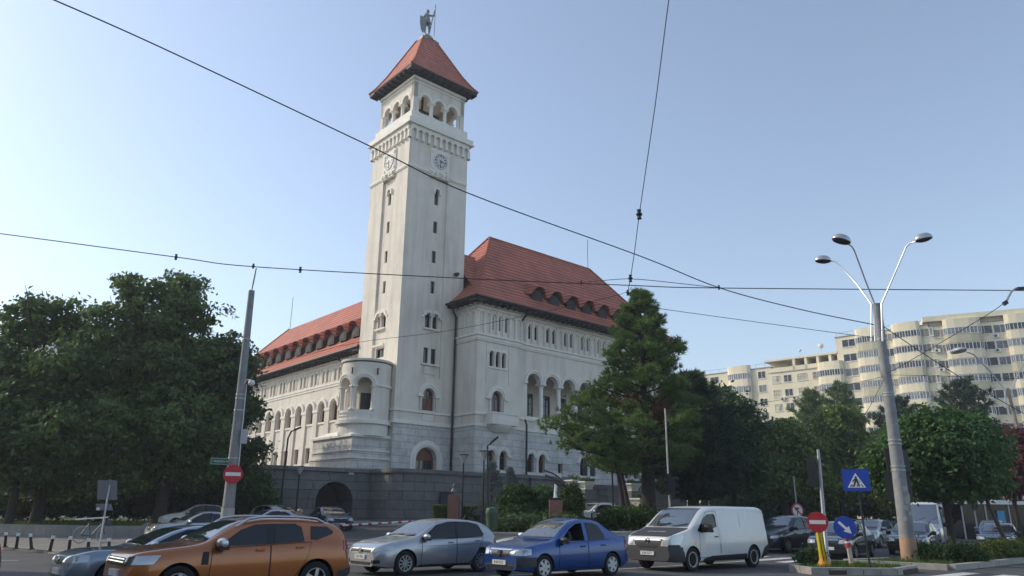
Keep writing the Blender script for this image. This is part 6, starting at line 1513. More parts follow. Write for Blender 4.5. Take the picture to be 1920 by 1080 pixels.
# driver inside the blue saloon: seated, both hands on the wheel
def seated():
    B = [('pel', None, (0, 0, .42), (.16, .13)), ('wst', 'pel', (.03, 0, .58), (.13, .14)), ('chs', 'wst', (.06, 0, .78), (.13, .17)), ('shl', 'chs', (.06, 0, .92), (.09, .12)), ('nek', 'shl', (.04, 0, 1.0), .056), ('jaw', 'nek', (.015, 0, 1.07), .075), ('hed', 'jaw', (.02, 0, 1.15), (.09, .08)), ('top', 'hed', (.03, 0, 1.21), .06)]
    for sd, n in ((-1, 'l'), (1, 'r')):
        B += [('sh'+n, 'shl', (.05, sd*.19, .89), .06), ('el'+n, 'sh'+n, (-.12, sd*.24, .70), .042), ('wr'+n, 'el'+n, (-.33, sd*.17, .78), .028), ('pa'+n, 'wr'+n, (-.39, sd*.16, .80), (.03, .02))]
        for f in range(4): B += [('f%d%s' % (f, n), 'pa'+n, (-.43, sd*.16-.03+.02*f, .825), .009), ('g%d%s' % (f, n), 'f%d%s' % (f, n), (-.435, sd*.155-.03+.02*f, .79), .008)]
        B += [('t1'+n, 'pa'+n, (-.39, sd*.125, .82), .01), ('hp'+n, 'pel', (-.05, sd*.1, .40), .09), ('kn'+n, 'hp'+n, (-.42, sd*.12, .45), .06), ('an'+n, 'kn'+n, (-.62, sd*.12, .14), .042), ('to'+n, 'an'+n, (-.74, sd*.12, .10), (.03, .04))]
    return B
M_shirt = mat('dark_shirt', (.05, .05, .06), .9, nscale=8, namt=.15)
dv_ = skin_body('person', seated(), [M_skin, M_shirt, M_trous, M_hairb])
dress(dv_, lambda c: 2 if c.z < .5 else 1 if c.z < 1.0 and c.x > -.3 else 3 if (c.z > 1.19 or (c.z > 1.08 and c.x > .05)) else 0)
nb = MB(); nb.add([(-.085, 0, 1.10), (-.055, -.017, 1.10), (-.055, .017, 1.10), (-.06, 0, 1.15)], [(0, 1, 3), (0, 3, 2), (0, 2, 1)]); nb.build('nose', M_skin, dv_)
eb = MB()
for s_ in (-1, 1): eb.lathe([(.0, -.01), (.012, -.006), (.013, 0)], (-.062, s_*.03, 1.145), 8, axis='x')
eb.build('eye', M_dark, dv_)
bpy.context.view_layer.update(); dv_.matrix_world = c_logan.matrix_world @ Matrix.Translation((1.93, -.47, .19))
tag(dv_, 'dark haired person driving the bright blue saloon, seen through its open window', 'person')
# ---------------------------------------------------------------- statue on the tower roof
st = standing(2.95); st = [(a, b, (p[0], p[1], p[2]), r) for a, b, p, r in st]
new = []
for a, b, p_, r in st:                                # right arm raised to the spear, left arm low behind the shield
    x, y, z = p_; k = 2.95/1.76
    if a == 'elr': x, y, z = .40*k, -.05*k, 1.42*k
    elif a == 'wrr': x, y, z = .40*k, -.07*k, 1.66*k
    elif a == 'par': x, y, z = .40*k, -.07*k, 1.72*k
    elif a[:1] in 'fgt' and a.endswith('r') and a not in ('top',) and len(a) == 3: x, y, z = .37*k+(.02*k if a[0] == 'g' else 0), (-.11+.02*(int(a[1]) if a[1].isdigit() else 0))*k, 1.76*k+(.02*k if a[0] == 'g' else 0)
    new.append((a, b, (x, y, z), r))
sta = skin_body('rooftop_statue', new, M_bronze)
sp_ = MB(); sp_.tube([(.70, -.13, .1), (.70, -.13, 3.3)], .03, 6); sp_.lathe([(.0, 3.25), (.075, 3.4), (.0, 3.75)], (.70, -.13, 0), 6); sp_.build('spear', M_bronze, sta)
sh_ = MB(); SH = lambda u, z, d=0: (-.45+u*.8, -.35+u*.45-d-.25*(u*u), z)
sh_.slab(SH, [(-.42, 1.75), (0, 1.85), (.42, 1.75), (.44, 1.0), (.25, .35), (0, .05), (-.25, .35), (-.44, 1.0)], -.06, .02, step=.2); sh_.build('shield', M_bronze, sta)
hm = MB(); hm.lathe([(.16, 2.68), (.17, 2.78), (.12, 2.93), (.03, 3.0), (0, 3.08)], (0, .0, 0), 12); hm.lathe([(.24, 2.0), (.36, 1.45), (.34, 1.35), (.2, 1.5)], (0, 0, 0), 12); hm.build('helmet', M_bronze, sta, smooth=True)
q = HL(3.08, 3.0, 45.1); sta.location = q; sta.rotation_euler = (0, 0, HRZ+R(-25))
tag(sta, 'grey bronze warrior statue with shield and spear on the tower roof', 'statue')

# ================================================================ STREET FURNITURE
M_pole = mat('concrete_pole', (.26, .27, .275), .8, nscale=2.5, namt=.22, grime=.25)
M_lampg = mat('lamp_aluminium', (.50, .51, .52), .35, .6); M_sticker = mat('old_stickers', (.40, .39, .37), .9, nscale=30, namt=.5)
def V2(p): return Vector(p)
def cyl(name, pts, r, m, parent, n=12, smooth=True):
    b = MB(); b.tube(pts, r, n); return b.build(name, m, parent, smooth=smooth)
def facing(o, x, y, extra=0): o.rotation_euler = (0, 0, math.atan2(y, x)+R(90)+R(180)+extra)   # -y side looks to the camera
def disc(mb, c, r, y, th, n=36, mi=None): mb.slab(lambda u, z, d=0: (c[0]+u, y-d, c[1]+z), [(r*math.cos(2*PI*k/n), r*math.sin(2*PI*k/n)) for k in range(n)], 0, th, mi=mi)
# --- concrete pole left, with what hangs on it
pb_, ptp = at(425, 985, 30), at(472, 545, 30); zg = gz(pb_.x, 30)
t = thing('utility_pole', 'tall leaning concrete pole with torn stickers and camera, right of the left trees', 'pole', (pb_.x, 30, zg))
tip = ptp-Vector((pb_.x, 30, zg))
cyl('shaft', [(-.01, 0, -.1), tip*.1, tip*.5, tip], [.25, .235, .175, .125], M_pole, t, 16)
b = MB()
for f in (.34, .52, .565, .58, .8): b.tube([tip*f-Vector((0, 0, .03)), tip*f+Vector((0, 0, .03))], (.24-.115*f)+.012, 14)
b.build('clamp_band', M_steel, t)
cyl('insulator_rod', [tip, tip+Vector((.03, 0, .35)), tip+Vector((.08, 0, 1.0))], [.02, .03, .025], M_dark, t, 8)
b = MB(); b.tube([tip*.62+Vector((.16, -.16, 0)), tip*.62+Vector((.3, -.3, .15)), tip*.62+Vector((.5, -.35, .12))], .02, 6); b.lathe([(.0, .13), (.11, .1), (.14, 0), (.12, -.06), (0, -.14)], tip*.62+Vector((.52, -.35, 0)), 12); b.build('security_camera', M_white, t, smooth=True)
b = MB(); b.box(-.11, .11, -.1, .08, -.28, .28); b.v = [tuple(Vector(v)+tip*.42+Vector((.36, -.1, 0))) for v in b.v]; b.build('junction_box', mat('pale_box', (.5, .51, .52), .5), t)
cyl('conduit', [tip*.62+Vector((.24, -.1, 0)), tip*.45+Vector((.26, -.12, 0)), tip*.3+Vector((.27, -.1, 0))], .022, M_lampg, t, 6)
b = MB(); b.tube([tip*.03, tip*.16], .25, 16, caps=False); b.build('sticker_band', M_sticker, t)
def no_entry(label, px, py, Y, rpx, nm='no_entry_sign'):
    c = at(px, py, Y); r = rpx*Y/1449
    s = thing(nm, label, 'road sign', (c.x, c.y, c.z)); facing(s, c.x, c.y)
    b = MB(); disc(b, (0, 0), r, 0, .02); b.build('disc', M_red, s)
    b = MB(); b.box(-r*.78, r*.78, -.028, -.018, -r*.19, r*.19); b.build('white_bar', M_white, s)
    b = MB(); b.lathe([(r*1.0, -.024), (r*1.02, 0), (r*1.0, .01), (r*.97, .0)], (0, 0, 0), 36, axis='y'); b.build('rim', M_red, s)
    b = MB(); b.box(-.03, .03, .0, .12, -r*.8, r*.8); b.build('bracket', M_steel, s)
    return s
no_entry('red no entry sign with white bar on the leaning concrete pole', 437, 889, 29.62, 17.5)
c = at(416, 865, 29.8); s = thing('street_name_sign', 'small green street name sign on the concrete pole above the no entry sign', 'street sign', c); s.rotation_euler = (0, 0, R(25))
b = MB(); b.box(-.42, .42, -.012, .012, -.13, .13); b.build('plate', mat('sign_green', (.01, .10, .05), .5), s)
b = MB()
for z_ in (-.115, .105): b.box(-.4, .4, -.016, -.012, z_, z_+.01)
for x_ in (-.4, .39): b.box(x_, x_+.01, -.016, -.012, -.115, .115)
b.build('border', M_white, s); text('lettering', '< Strada Banu Manta', .105, M_white, s, (-.0, -.014, .0), (R(90), 0, 0), .001, .8)
# --- sign seen from behind, left
c0, c1 = G(184, 1041, .12), at(207, 900, 27.8); t = thing('back_turned_sign', 'back of a rectangular grey road sign on a leaning thin pole, beside the bicycle', 'road sign', c0)
d_ = c1-c0; cyl('pole', [(0, 0, 0), d_], .03, M_steel, t)
b = MB()
for f, w_, h_ in ((.86, .32, .34), (.625, .24, .11)):
    q = d_*f; b.obox(q+Vector((-.08, .05, 0)), (w_, .06, 0), (0, .012, 0), (-.05, 0, h_))
b.build('panel', mat('sign_back', (.20, .21, .22), .55, .3), t)
b = MB(); b.obox(d_*.6+Vector((-.26, -.02, 0)), (.06, 0, 0), (0, .006, 0), (0, 0, .05)); b.build('small_sticker', M_white, t)
# --- bollards
for k, (ax, ay, bx, by, lab) in enumerate([(12, 996, 9, 1026, 'black bollard half hidden behind the dark grey car at the left border'), (35, 997, 30, 1029, 'black bollard next to the dark grey car, second in the kerb row'), (57, 999, 59, 1030, 'upright black bollard, third in the kerb row'), (101, 1002, 93, 1034, 'most tilted black bollard, before the low wall joint'), (133, 1003, 128, 1037, 'black bollard between the most tilted one and the bicycle'), (167, 1007, 164, 1041, 'black bollard right in front of the bicycle'), (205, 1007, 204, 1039, 'black bollard right of the bicycle, last of the kerb row')]):
    a = G(bx, by, .12); tip = at(ax, ay, a.y)-a
    t = thing('bollard', lab, 'bollard', a, group='bollards along the left kerb'); sc = tip.length
    cyl('post', [(0, 0, 0), tip*.05, tip*.06, tip*.97, tip], [.10, .10, .055, .05, .03], M_blackp, t, 12)
    b = MB(); b.tube([tip*.74, tip*.95], .056, 12, caps=False); b.build('reflective_band', M_white, t)
# --- bicycle and the long white pole lying across it
p = at(174, 1000, 34.5); bz = gz(p.x, 34.5)+.12
t = thing('bicycle', 'bicycle with white tyres parked on the pavement behind the bollards', 'bicycle', (p.x, 34.5, bz), R(55))
M_bike = mat('bicycle_frame', (.05, .06, .10), .4, .3)
for x_ in (-.52, .52):
    b = MB(); b.v = []; 
    b.lathe([(.34, -.02), (.355, 0), (.34, .02), (.315, .0)], (x_, 0, .35), 28, axis='y'); w_ = b.build('wheel', mat('white_tyre', (.45, .45, .44), .7), t, smooth=True)
    k = MB()
    for i in range(12): a = 2*PI*i/12; k.tube([(x_, 0, .35), (x_+.32*math.cos(a), 0, .35+.32*math.sin(a))], .004, 4)
    k.build('spokes', M_steel, w_)
b = MB(); A_, B_, C_, D_, E_ = (-.52, 0, .35), (-.08, 0, .3), (-.22, 0, .82), (.36, 0, .85), (.52, 0, .35)
for u, v in ((A_, B_), (A_, C_), (B_, C_), (B_, D_), (C_, D_), (D_, E_), (D_, (.33, 0, 1.02)), (C_, (-.25, 0, .95))): b.tube([u, v], .02, 6)
b.build('frame', M_bike, t)
b = MB(); b.tube([(.22, -.3, 1.05), (.33, -.1, 1.03), (.33, .1, 1.03), (.22, .3, 1.05)], .014, 6); b.build('handlebar', M_dark, t)
b = MB(); b.lathe([(0, .93), (.1, .94), (.11, .98), (0, 1.0)], (-.27, 0, 0), 10); b.build('saddle', M_blackp, t)
b = MB(); b.box(.4, .66, -.16, .16, .72, .95); b.build('basket', M_bike, t)
a, b2 = at(141, 974, 34.0), at(203, 970, 34.6); t = thing('barrier_pole', 'long thin white pole lying across the parked bicycle', 'pole', a); cyl('bar', [(0, 0, 0), b2-a], .028, M_white, t, 8)
# --- plaza lamps
M_lglass = mat('lantern_glass', (.55, .56, .54), .25)
def lantern(px, py0, py1, Y, label, h=None):
    a = at(px, py1, Y); zt = at(px, py0, Y).z; z0 = gz(a.x, Y); t = thing('street_lantern', label, 'street lamp', (a.x, Y, z0), group='flared lanterns round the hall'); h = zt-z0
    cyl('post', [(0, 0, 0), (0, 0, .5), (0, 0, .52), (0, 0, h-.45)], [.075, .075, .05, .045], M_dark, t, 10)
    b = MB(); b.lathe([(.05, h-.52), (.09, h-.46), (.28, h-.05)], (0, 0, 0), 8); b.build('lantern_glass', M_lglass, t)
    b = MB(); b.lathe([(.29, h-.06), (.31, h-.03), (.29, h), (0, h+.02)], (0, 0, 0), 8)
    for i in range(4): a_ = PI/4+i*PI/2; b.tube([(.055*math.cos(a_), .055*math.sin(a_), h-.5), (.29*math.cos(a_), .29*math.sin(a_), h-.05)], .012, 4)
    b.build('lantern_frame', M_dark, t)
lantern(866, 852, 972, 46.5, 'flared lantern post before the great arched window, left of the blue spruce')
lantern(905, 845, 975, 44, 'flared lantern post just left of the taller blue spruce')
lantern(1150, 850, 965, 41, 'flared lantern post by the slim leaning conifers')
lantern(556, 874, 950, 51.5, 'short flared lantern post beside the vaulted passage')
def curved_lamp(pts, Y, label, hd, m=M_dark, r=.06):
    P_ = [at(x, y, Y) for x, y in pts]; z0 = gz(P_[0].x, Y); o = Vector((P_[0].x, Y, z0)); t = thing('street_lamp', label, 'street lamp', o)
    q = [p_-o for p_ in P_]; q[0] = Vector((0, 0, 0)); cyl('post', q, [r*1.3]+[r]*(len(q)-2)+[r*.6], m, t, 8)
    b = MB(); d = (q[-1]-q[-2]).normalized(); b.obox(q[-1]+d*hd*.4, d*hd*.5, (0, .11, 0), (0, 0, .045)); b.build('lamp_head', m, t); return t
curved_lamp([(525, 952), (532, 890), (540, 822), (546, 809), (553, 806)], 51, 'tall black lamp with bent arm before the left wing', .5)
curved_lamp([(915, 1020), (914.5, 900), (914, 836), (920, 831)], 30.4, 'thin black pole with flat lamp head carrying the litter bin', .45, r=.035)
curved_lamp([(1212, 968), (1209, 900), (1207, 862)], 39, 'plain thin black post beside the pine trunk', .1, r=.05)
# --- litter bin
a = at(921, 975, 30.3); z0 = at(921, 993, 30.3).z; t = thing('litter_bin', 'green litter bin hung on the thin black pole before the large rounded bush', 'bin', (a.x+.03, 30.2, z0)); M_bin = mat('bin_green', (.035, .075, .045), .5)
b = MB(); b.lathe([(0, 0), (.20, 0), (.24, .55)], (0, 0, 0), 16); b.build('bin_body', M_bin, t, smooth=True); b = MB(); b.lathe([(.26, .56), (.27, .66), (.22, .8), (0, .86)], (0, 0, 0), 16); b.build('bin_lid', M_bin, t, smooth=True)
# --- barrier boom
a, b2 = at(630, 986, 43.0), at(778, 977.5, 41.5); t = thing('barrier_boom', 'red and white striped barrier boom across the side road', 'barrier', (a.x, a.y, gz(a.x, a.y))); o = Vector((a.x, a.y, gz(a.x, a.y)))
cyl('boom', [a-o, b2-o], .05, M_white, t, 8); d = b2-a
for i in range(8): u = (i+.55)/8; s_ = MB(); s_.tube([a-o+d*(u-.022), a-o+d*(u+.022)], .055, 8); s_.build('red_stripe', M_red, t)
b = MB(); b.box(-.2, .2, -.18, .18, 0, a.z-o.z+.15); b.build('barrier_housing', M_conc, t); cyl('rest_post', [Vector((b2.x-o.x-.1, b2.y-o.y, gz(b2.x, b2.y)-o.z)), b2-o-d*.005-Vector((0, 0, .04))], .03, M_steel, t, 6)
# --- bust on red pedestal; abstract sculpture on red pedestal
M_rgran = mat('red_granite', (.26, .115, .085), .55, nscale=14, namt=.25)
a = at(850, 962, 46.3); z0 = gz(a.x, 46.3)+.55; h = at(850, 929, 46.3).z-z0; t = thing('pedestal', 'tall narrow red granite pedestal between the two hedges', 'pedestal', (a.x, 46.3, z0)); b = MB(); b.box(-.42, .42, -.35, .35, 0, .12); b.box(-.34, .34, -.28, .28, .12, h); b.build('block', M_rgran, t); b = MB(); b.box(-.27, .27, -.22, .22, h, h+.06); b.build('cap', M_rgran, t)
bu = skin_body('bust', [('chs', None, (0, 0, .05), (.2, .13)), ('shl', 'chs', (0, 0, .22), (.22, .12)), ('nek', 'shl', (0, 0, .36), .065), ('jaw', 'nek', (0, -.02, .46), (.08, .09)), ('hed', 'jaw', (0, 0, .56), (.09, .11)), ('top', 'hed', (0, .01, .64), .07)], M_bronze); bu.location = (a.x, 46.3, z0+h+.06); tag(bu, 'grey bust on the tall narrow red pedestal', 'bust')
a = at(1042, 965, 33.5); z0 = gz(a.x, 33.5)+.3; h = at(1042, 938, 33.5).z-z0; t = thing('pedestal', 'broad red granite pedestal under the winged sculpture', 'pedestal', (a.x, 33.5, z0)); b = MB(); b.box(-.28, .28, -.25, .25, 0, h); b.build('block', M_rgran, t); b = MB(); b.box(-.24, .24, -.22, .22, h, h+.1); b.build('cap', M_dark, t)
zc = z0+h+.1; t = thing('sculpture', 'abstract dark winged metal sculpture on a white stem above the bushes', 'sculpture', (a.x, 33.5, zc)); M_sc = mat('sculpture_metal', (.035, .04, .04), .4, .5)
sp2 = lambda px, py: at(px, py, 33.5)-Vector((a.x, 33.5, zc))
b = MB(); b.tube([(0, 0, 0), sp2(1041, 925), sp2(1043, 908)], [.09, .06, .07], 8); b.build('stem', M_white, t, smooth=True)
for (pts, w_) in (([(1020, 882), (1033, 886), (1046, 893), (1058, 903), (1066, 910)], .2), ([(1022, 890), (1034, 896), (1048, 903), (1060, 910)], .16), ([(1040, 905), (1048, 910), (1062, 911)], .1)):
    q = [sp2(*p_) for p_ in pts]; b = MB(); n_ = len(q)
    for i in range(n_-1): b.add([q[i]+Vector((0, -w_, 0)), q[i]+Vector((0, w_, .05)), q[i+1]+Vector((0, w_, .05)), q[i+1]+Vector((0, -w_, 0)), q[i]+Vector((0, -w_, -.05)), q[i]+Vector((0, w_, 0)), q[i+1]+Vector((0, w_, 0)), q[i+1]+Vector((0, -w_, -.05))], [(0,3,2,1),(4,5,6,7),(0,1,5,4),(1,2,6,5),(2,3,7,6),(3,0,4,7)])
    b.build('wing', M_sc, t)
for x_ in (1046, 1049.5, 1052): q = sp2(x_, 897); cyl('feather', [q, q+Vector((-.03, 0, .22))], [.03, .015], M_white, t, 6)
# --- stone planters near the stairs
for k, (px, py, Y, lab) in enumerate([(1076, 909, 50, 'stone planter on the stair wall left of the entrance'), (1098, 912, 49.5, 'stone planter beside the dark entrance doorway'), (1184, 915, 52, 'stone planter on the wall right of the stairs'), (1200, 944, 48, 'stone planter at the foot of the stairs')]):
    a = at(px, py+6, Y); t = thing('stone_planter', lab, 'planter', (a.x, Y, a.z), HRZ, 'stone planters by the stairs'); b = MB(); b.box(-.35, .35, -.3, .3, 0, .1); b.add([(-.35, -.3, .1), (.35, -.3, .1), (.35, .3, .1), (-.35, .3, .1), (-.5, -.42, .42), (.5, -.42, .42), (.5, .42, .42), (-.5, .42, .42)], [(0, 1, 5, 4), (1, 2, 6, 5), (2, 3, 7, 6), (3, 0, 4, 7), (4, 5, 6, 7)]); b.box(-.55, .55, -.46, .46, .42, .5); b.build('tub', M_trim, t)
    n = 260; nr = unit(rand_dirs(n)+np.array([0, 0, .5])); leaf_mesh('plant', rng.normal(size=(n, 3))*np.array([.2, .16, .1])+np.array([0, 0, .58]), nr, unit(np.cross(nr, rand_dirs(n))), .07, .04, rng.random(n), ML_dark, t)
    if k in (0, 1, 2, 3):
        z0 = gz(a.x, Y); pb2 = MB(); pb2.box(-.6, .6, -.5, .5, z0-a.z-.1, -.002); o_ = pb2.build('plinth', M_gran, t)
# --- traffic signals
M_redl = bpy.data.materials.new('red_signal_light'); M_redl.use_nodes = True; _e = M_redl.node_tree.nodes['Principled BSDF']; _e.inputs['Emission Color'].default_value = (1, .12, .03, 1); _e.inputs['Emission Strength'].default_value = 3; _e.inputs['Base Color'].default_value = (.3, .02, .01, 1)
M_lens = mat('dark_lens', (.03, .03, .035), .15)
def signal(parent, c, sc, yaw=0, lit=None):
    b = MB(); b.box(-.15*sc, .15*sc, -.1*sc, .1*sc, -.48*sc, .48*sc); Mx = Matrix.Rotation(yaw, 3, 'Z'); b.v = [tuple(Mx @ Vector(v)+Vector(c)) for v in b.v]; hd = b.build('signal_head', M_blackp, parent)
    for k in range(3):
        z = (.31-.31*k)*sc; b = MB(); b.lathe([(0, -.105*sc), (.1*sc, -.103*sc), (.105*sc, -.09*sc)], (0, 0, z), 14, axis='y'); b.v = [tuple(Mx @ Vector(v)+Vector(c)) for v in b.v]; b.build('lens', M_redl if lit == k else M_lens, hd)
        b = MB(); b.lathe([(.115*sc, -.10*sc), (.125*sc, -.28*sc)], (0, 0, z), 14, axis='y', a0=R(0), a1=R(180)); b.v = [tuple(Mx @ Vector(v)+Vector(c)) for v in b.v]; b.build('visor', M_blackp, hd)
    return hd
a, b2 = G(1551, 1050, .13), at(1534, 843, 25.6); a = Vector((at(1551, 1050, 25.6).x, 25.6, gz(11, 25.6)+.13)); t = thing('traffic_light', 'traffic light seen from behind on a leaning steel pole above the refuge', 'traffic light', a); d = b2-a
cyl('pole', [(0, 0, 0), d*.06, d*.07, d*.62, d], [.12, .10, .07, .06, .05], M_steel, t); signal(t, d*.80+Vector((-.22, .12, 0)), .98, R(150))
a = at(1256, 960, 29); a.z = gz(a.x, 29); b2 = at(1247, 766, 29); t = thing('traffic_light', 'traffic light on a thin tall mast above the white delivery van roof', 'traffic light', a); d = b2-a
cyl('pole', [(0, 0, 0), d*.33, d*.335, d], [.06, .06, .035, .03], M_steel, t); signal(t, at(1262, 912, 28.85)-a, .8, R(75)); signal(t, at(1252, 908, 28.8)-a, .8, R(-20))
# --- pedestrian crossing sign
a, c = G(1632, 1062, .0), at(1605, 900, 23.9); a = Vector((at(1632, 1062, 23.9).x, 23.9, gz(12, 24)+.02)); t = thing('crossing_sign', 'square blue pedestrian crossing sign with walking figure on a leaning thin pole', 'road sign', c); facing(t, c.x, c.y); 
hw_ = 23.5*23.9/1449
b = MB(); b.box(-hw_, hw_, -.012, .012, -hw_*.86, hw_*.86); pl_ = b.build('panel', M_blue, t)
PS = lambda u, z, d=0: (u*hw_, -.012-d, z*hw_)
b = MB(); b.slab(PS, [(-.68, -.6), (.68, -.6), (0, .56)], 0, .004); b.build('triangle', M_white, pl_)
b = MB()
for q in ([(-.12, .12), (.1, .12), (.14, -.1), (-.12, -.1)], [(-.12, -.08), (.02, -.08), (-.16, -.52), (-.28, -.5)], [(.0, -.08), (.14, -.08), (.26, -.5), (.14, -.52)], [(-.12, .1), (-.05, .06), (-.24, -.16), (-.3, -.1)], [(.08, .1), (.12, .02), (.3, -.12), (.26, -.18)], [(-.52, -.54), (-.42, -.54), (-.32, -.34), (-.38, -.34)], [(-.36, -.54), (-.3, -.54), (-.24, -.4), (-.28, -.4)], [(.52, -.54), (.42, -.54), (.32, -.34), (.38, -.34)], [(.0, -.54), (.08, -.54), (.06, -.36), (.02, -.36)]): b.slab(PS, q, .003, .008)
b.slab(PS, [(.0+.085*math.cos(2*PI*k/14), .21+.085*math.sin(2*PI*k/14)) for k in range(14)], .003, .008); b.build('walking_figure', M_ink, pl_)
inv = Matrix.Rotation(t.rotation_euler.z, 3, 'Z').inverted(); q = inv @ (a-c)
cyl('pole', [Vector((q.x, q.y+.04, q.z)), Vector((0, .04, hw_*.8))], .03, M_dark, t, 8)
# --- keep-right arrow and no entry on bollards
no_entry('red no entry sign on the yellow plastic bollard', 1533, 979, 24.6, 18.2)
a = at(1545, 1052, 24.7); a.z = gz(a.x, 24.7)+.13; d = at(1536, 1000, 24.7)-a; t = thing('sign_bollard', 'bright yellow plastic bollard holding the no entry sign', 'bollard', a); M_yel = mat('yellow_plastic', (.62, .52, .01), .5); M_orp = mat('orange_plastic', (.60, .28, .01), .5)
cyl('body', [(0, 0, .22), d*.5, d], [.13, .12, .11], M_yel, t, 8, False); cyl('foot', [(0, 0, -.02), (0, 0, .1), (0, 0, .22), (0, 0, .34)], [.22, .2, .14, .135], M_orp, t, 10); cyl('cap', [d*.93, d*1.04], [.12, .08], M_orp, t, 8)
b = MB()
for s_ in (-1, 1): b.obox(d*.55+Vector((s_*.05, -.125, 0)), (.008, 0, 0), (0, .01, 0), d*.36)
b.build('groove', M_ink, t)
c = at(1584, 989, 24.9); r = 19.5*24.9/1449; t = thing('keep_right_sign', 'round blue sign with white arrow pointing down right', 'road sign', c); facing(t, c.x, c.y)
b = MB(); disc(b, (0, 0), r, 0, .02); b.build('disc', M_blue, t); b = MB(); PA = lambda u, z, d=0: (r*(u+z)*.7071, -.02-d, r*(u-z)*-.7071)
PA = lambda u, z, d=0: (r*(u*.707+z*.707), -.02-d, r*(-u*.707+z*.707))
b.slab(PA, [(-.72, .12), (.15, .12), (.15, .36), (.78, 0), (.15, -.36), (.15, -.12), (-.72, -.12)], -.003, .006); b.build('arrow', M_white, t); b = MB(); b.lathe([(r, -.022), (r*1.02, 0), (r*.97, .01)], (0, 0, 0), 36, axis='y'); b.build('rim', M_blue, t); b = MB(); b.box(-.03, .03, 0, .1, -r*1.1, r*.7); b.build('bracket', M_steel, t)
a = at(1597, 1054, 25.0); a.z = gz(a.x, 25)+.13; d = at(1588, 1009, 25.0)-a; t = thing('sign_bollard', 'faded red and white bollard holding the blue arrow sign', 'bollard', a); M_fad = mat('faded_white', (.48, .42, .38), .7, nscale=6, namt=.25); M_fr = mat('faded_red', (.42, .06, .05), .6)
cyl('body', [(0, 0, 0), d*.7], [.085, .075], M_fad, t, 8, False); cyl('red_top', [d*.68, d*.84], [.10, .09], M_fr, t, 10); cyl('white_ring', [d*.83, d*.9], .095, M_white, t, 10); cyl('red_cap', [d*.89, d*1.0, d*1.05], [.095, .09, .05], M_fr, t, 10); cyl('red_foot', [(0, 0, -.02), (0, 0, .12)], .1, M_fr, t, 8)
# --- no right turn sign beyond the people carrier
c = at(1495, 957, 46); t = thing('no_turn_sign', 'small round white and red no turn sign beyond the dark navy people carrier', 'road sign', c); facing(t, c.x, c.y, R(35)); r = .42
b = MB(); disc(b, (0, 0), r, 0, .02); b.build('disc', M_white, t); b = MB(); b.lathe([(r*.8, -.022), (r*.8, -.03), (r*1.01, -.03), (r*1.01, 0)], (0, 0, 0), 30, axis='y'); PQ = lambda u, z, d=0: (r*u, -.022-d, r*z)
b.slab(PQ, [(-.62, .5), (-.5, .62), (.62, -.5), (.5, -.62)], 0, .006); b.build('red_ring', M_red, t); b = MB(); b.slab(PQ, [(-.1, -.55), (.08, -.55), (.08, .2), (.3, .2), (.3, .38), (-.1, .38)], 0, .004); b.slab(PQ, [(-.1, .45), (-.45, .15), (-.1, -.1)], 0, .004); b.build('arrow', M_ink, t); cyl('pole', [(0, .05, .6+1.4), (0, .05, -(c.z-gz(c.x, 46)))], .04, M_steel, t, 8)
# --- thick lamp post on the island with three arms
a = at(1706, 1046, 28.6); a.z = gz(a.x, 28.6)+.14; b2 = at(1643.5, 570, 28.6); t = thing('lamp_post', 'thick grey lamp post with three curved arms and torn paper notices', 'street lamp', a); d = b2-a
cyl('shaft', [(0, 0, -.1), d*.02, d*.5, d], [.29, .28, .21, .165], M_pole, t, 18); cyl('brown_foot', [(0, 0, 0), d*.085], [.296, .278], mat('foot_brown', (.40, .26, .17), .8, nscale=3, namt=.2), t, 18)  # lowest part of the shaft has a warm brown tone
b = MB()
for f in (.33, .345, .43, .445, .62, .63, .85): b.tube([d*f-Vector((0, 0, .025)), d*f+Vector((0, 0, .025))], (.29-.13*f)+.012, 16)
b.build('clamp_band', M_steel, t)
for f, s_, w_, h_ in ((.22, .3, .2, .28), (.26, .15, .16, .2), (.19, -.1, .14, .16), (.23, .6, .15, .22), (.17, .4, .16, .14), (.15, -.35, .13, .15)):
    c_ = d*f; rr_ = (.29-.13*f)+.004; b = MB(); b.slab(lambda u, z, dd=0, c_=c_, rr_=rr_, s_=s_: (c_.x+(rr_+dd)*math.sin(s_+u/rr_), c_.y-(rr_+dd)*math.cos(s_+u/rr_), c_.z+z), rect(-w_/2, w_/2, -h_/2, h_/2), -.004, .003, step=.07); b.build('paper_notice', M_sticker, t)
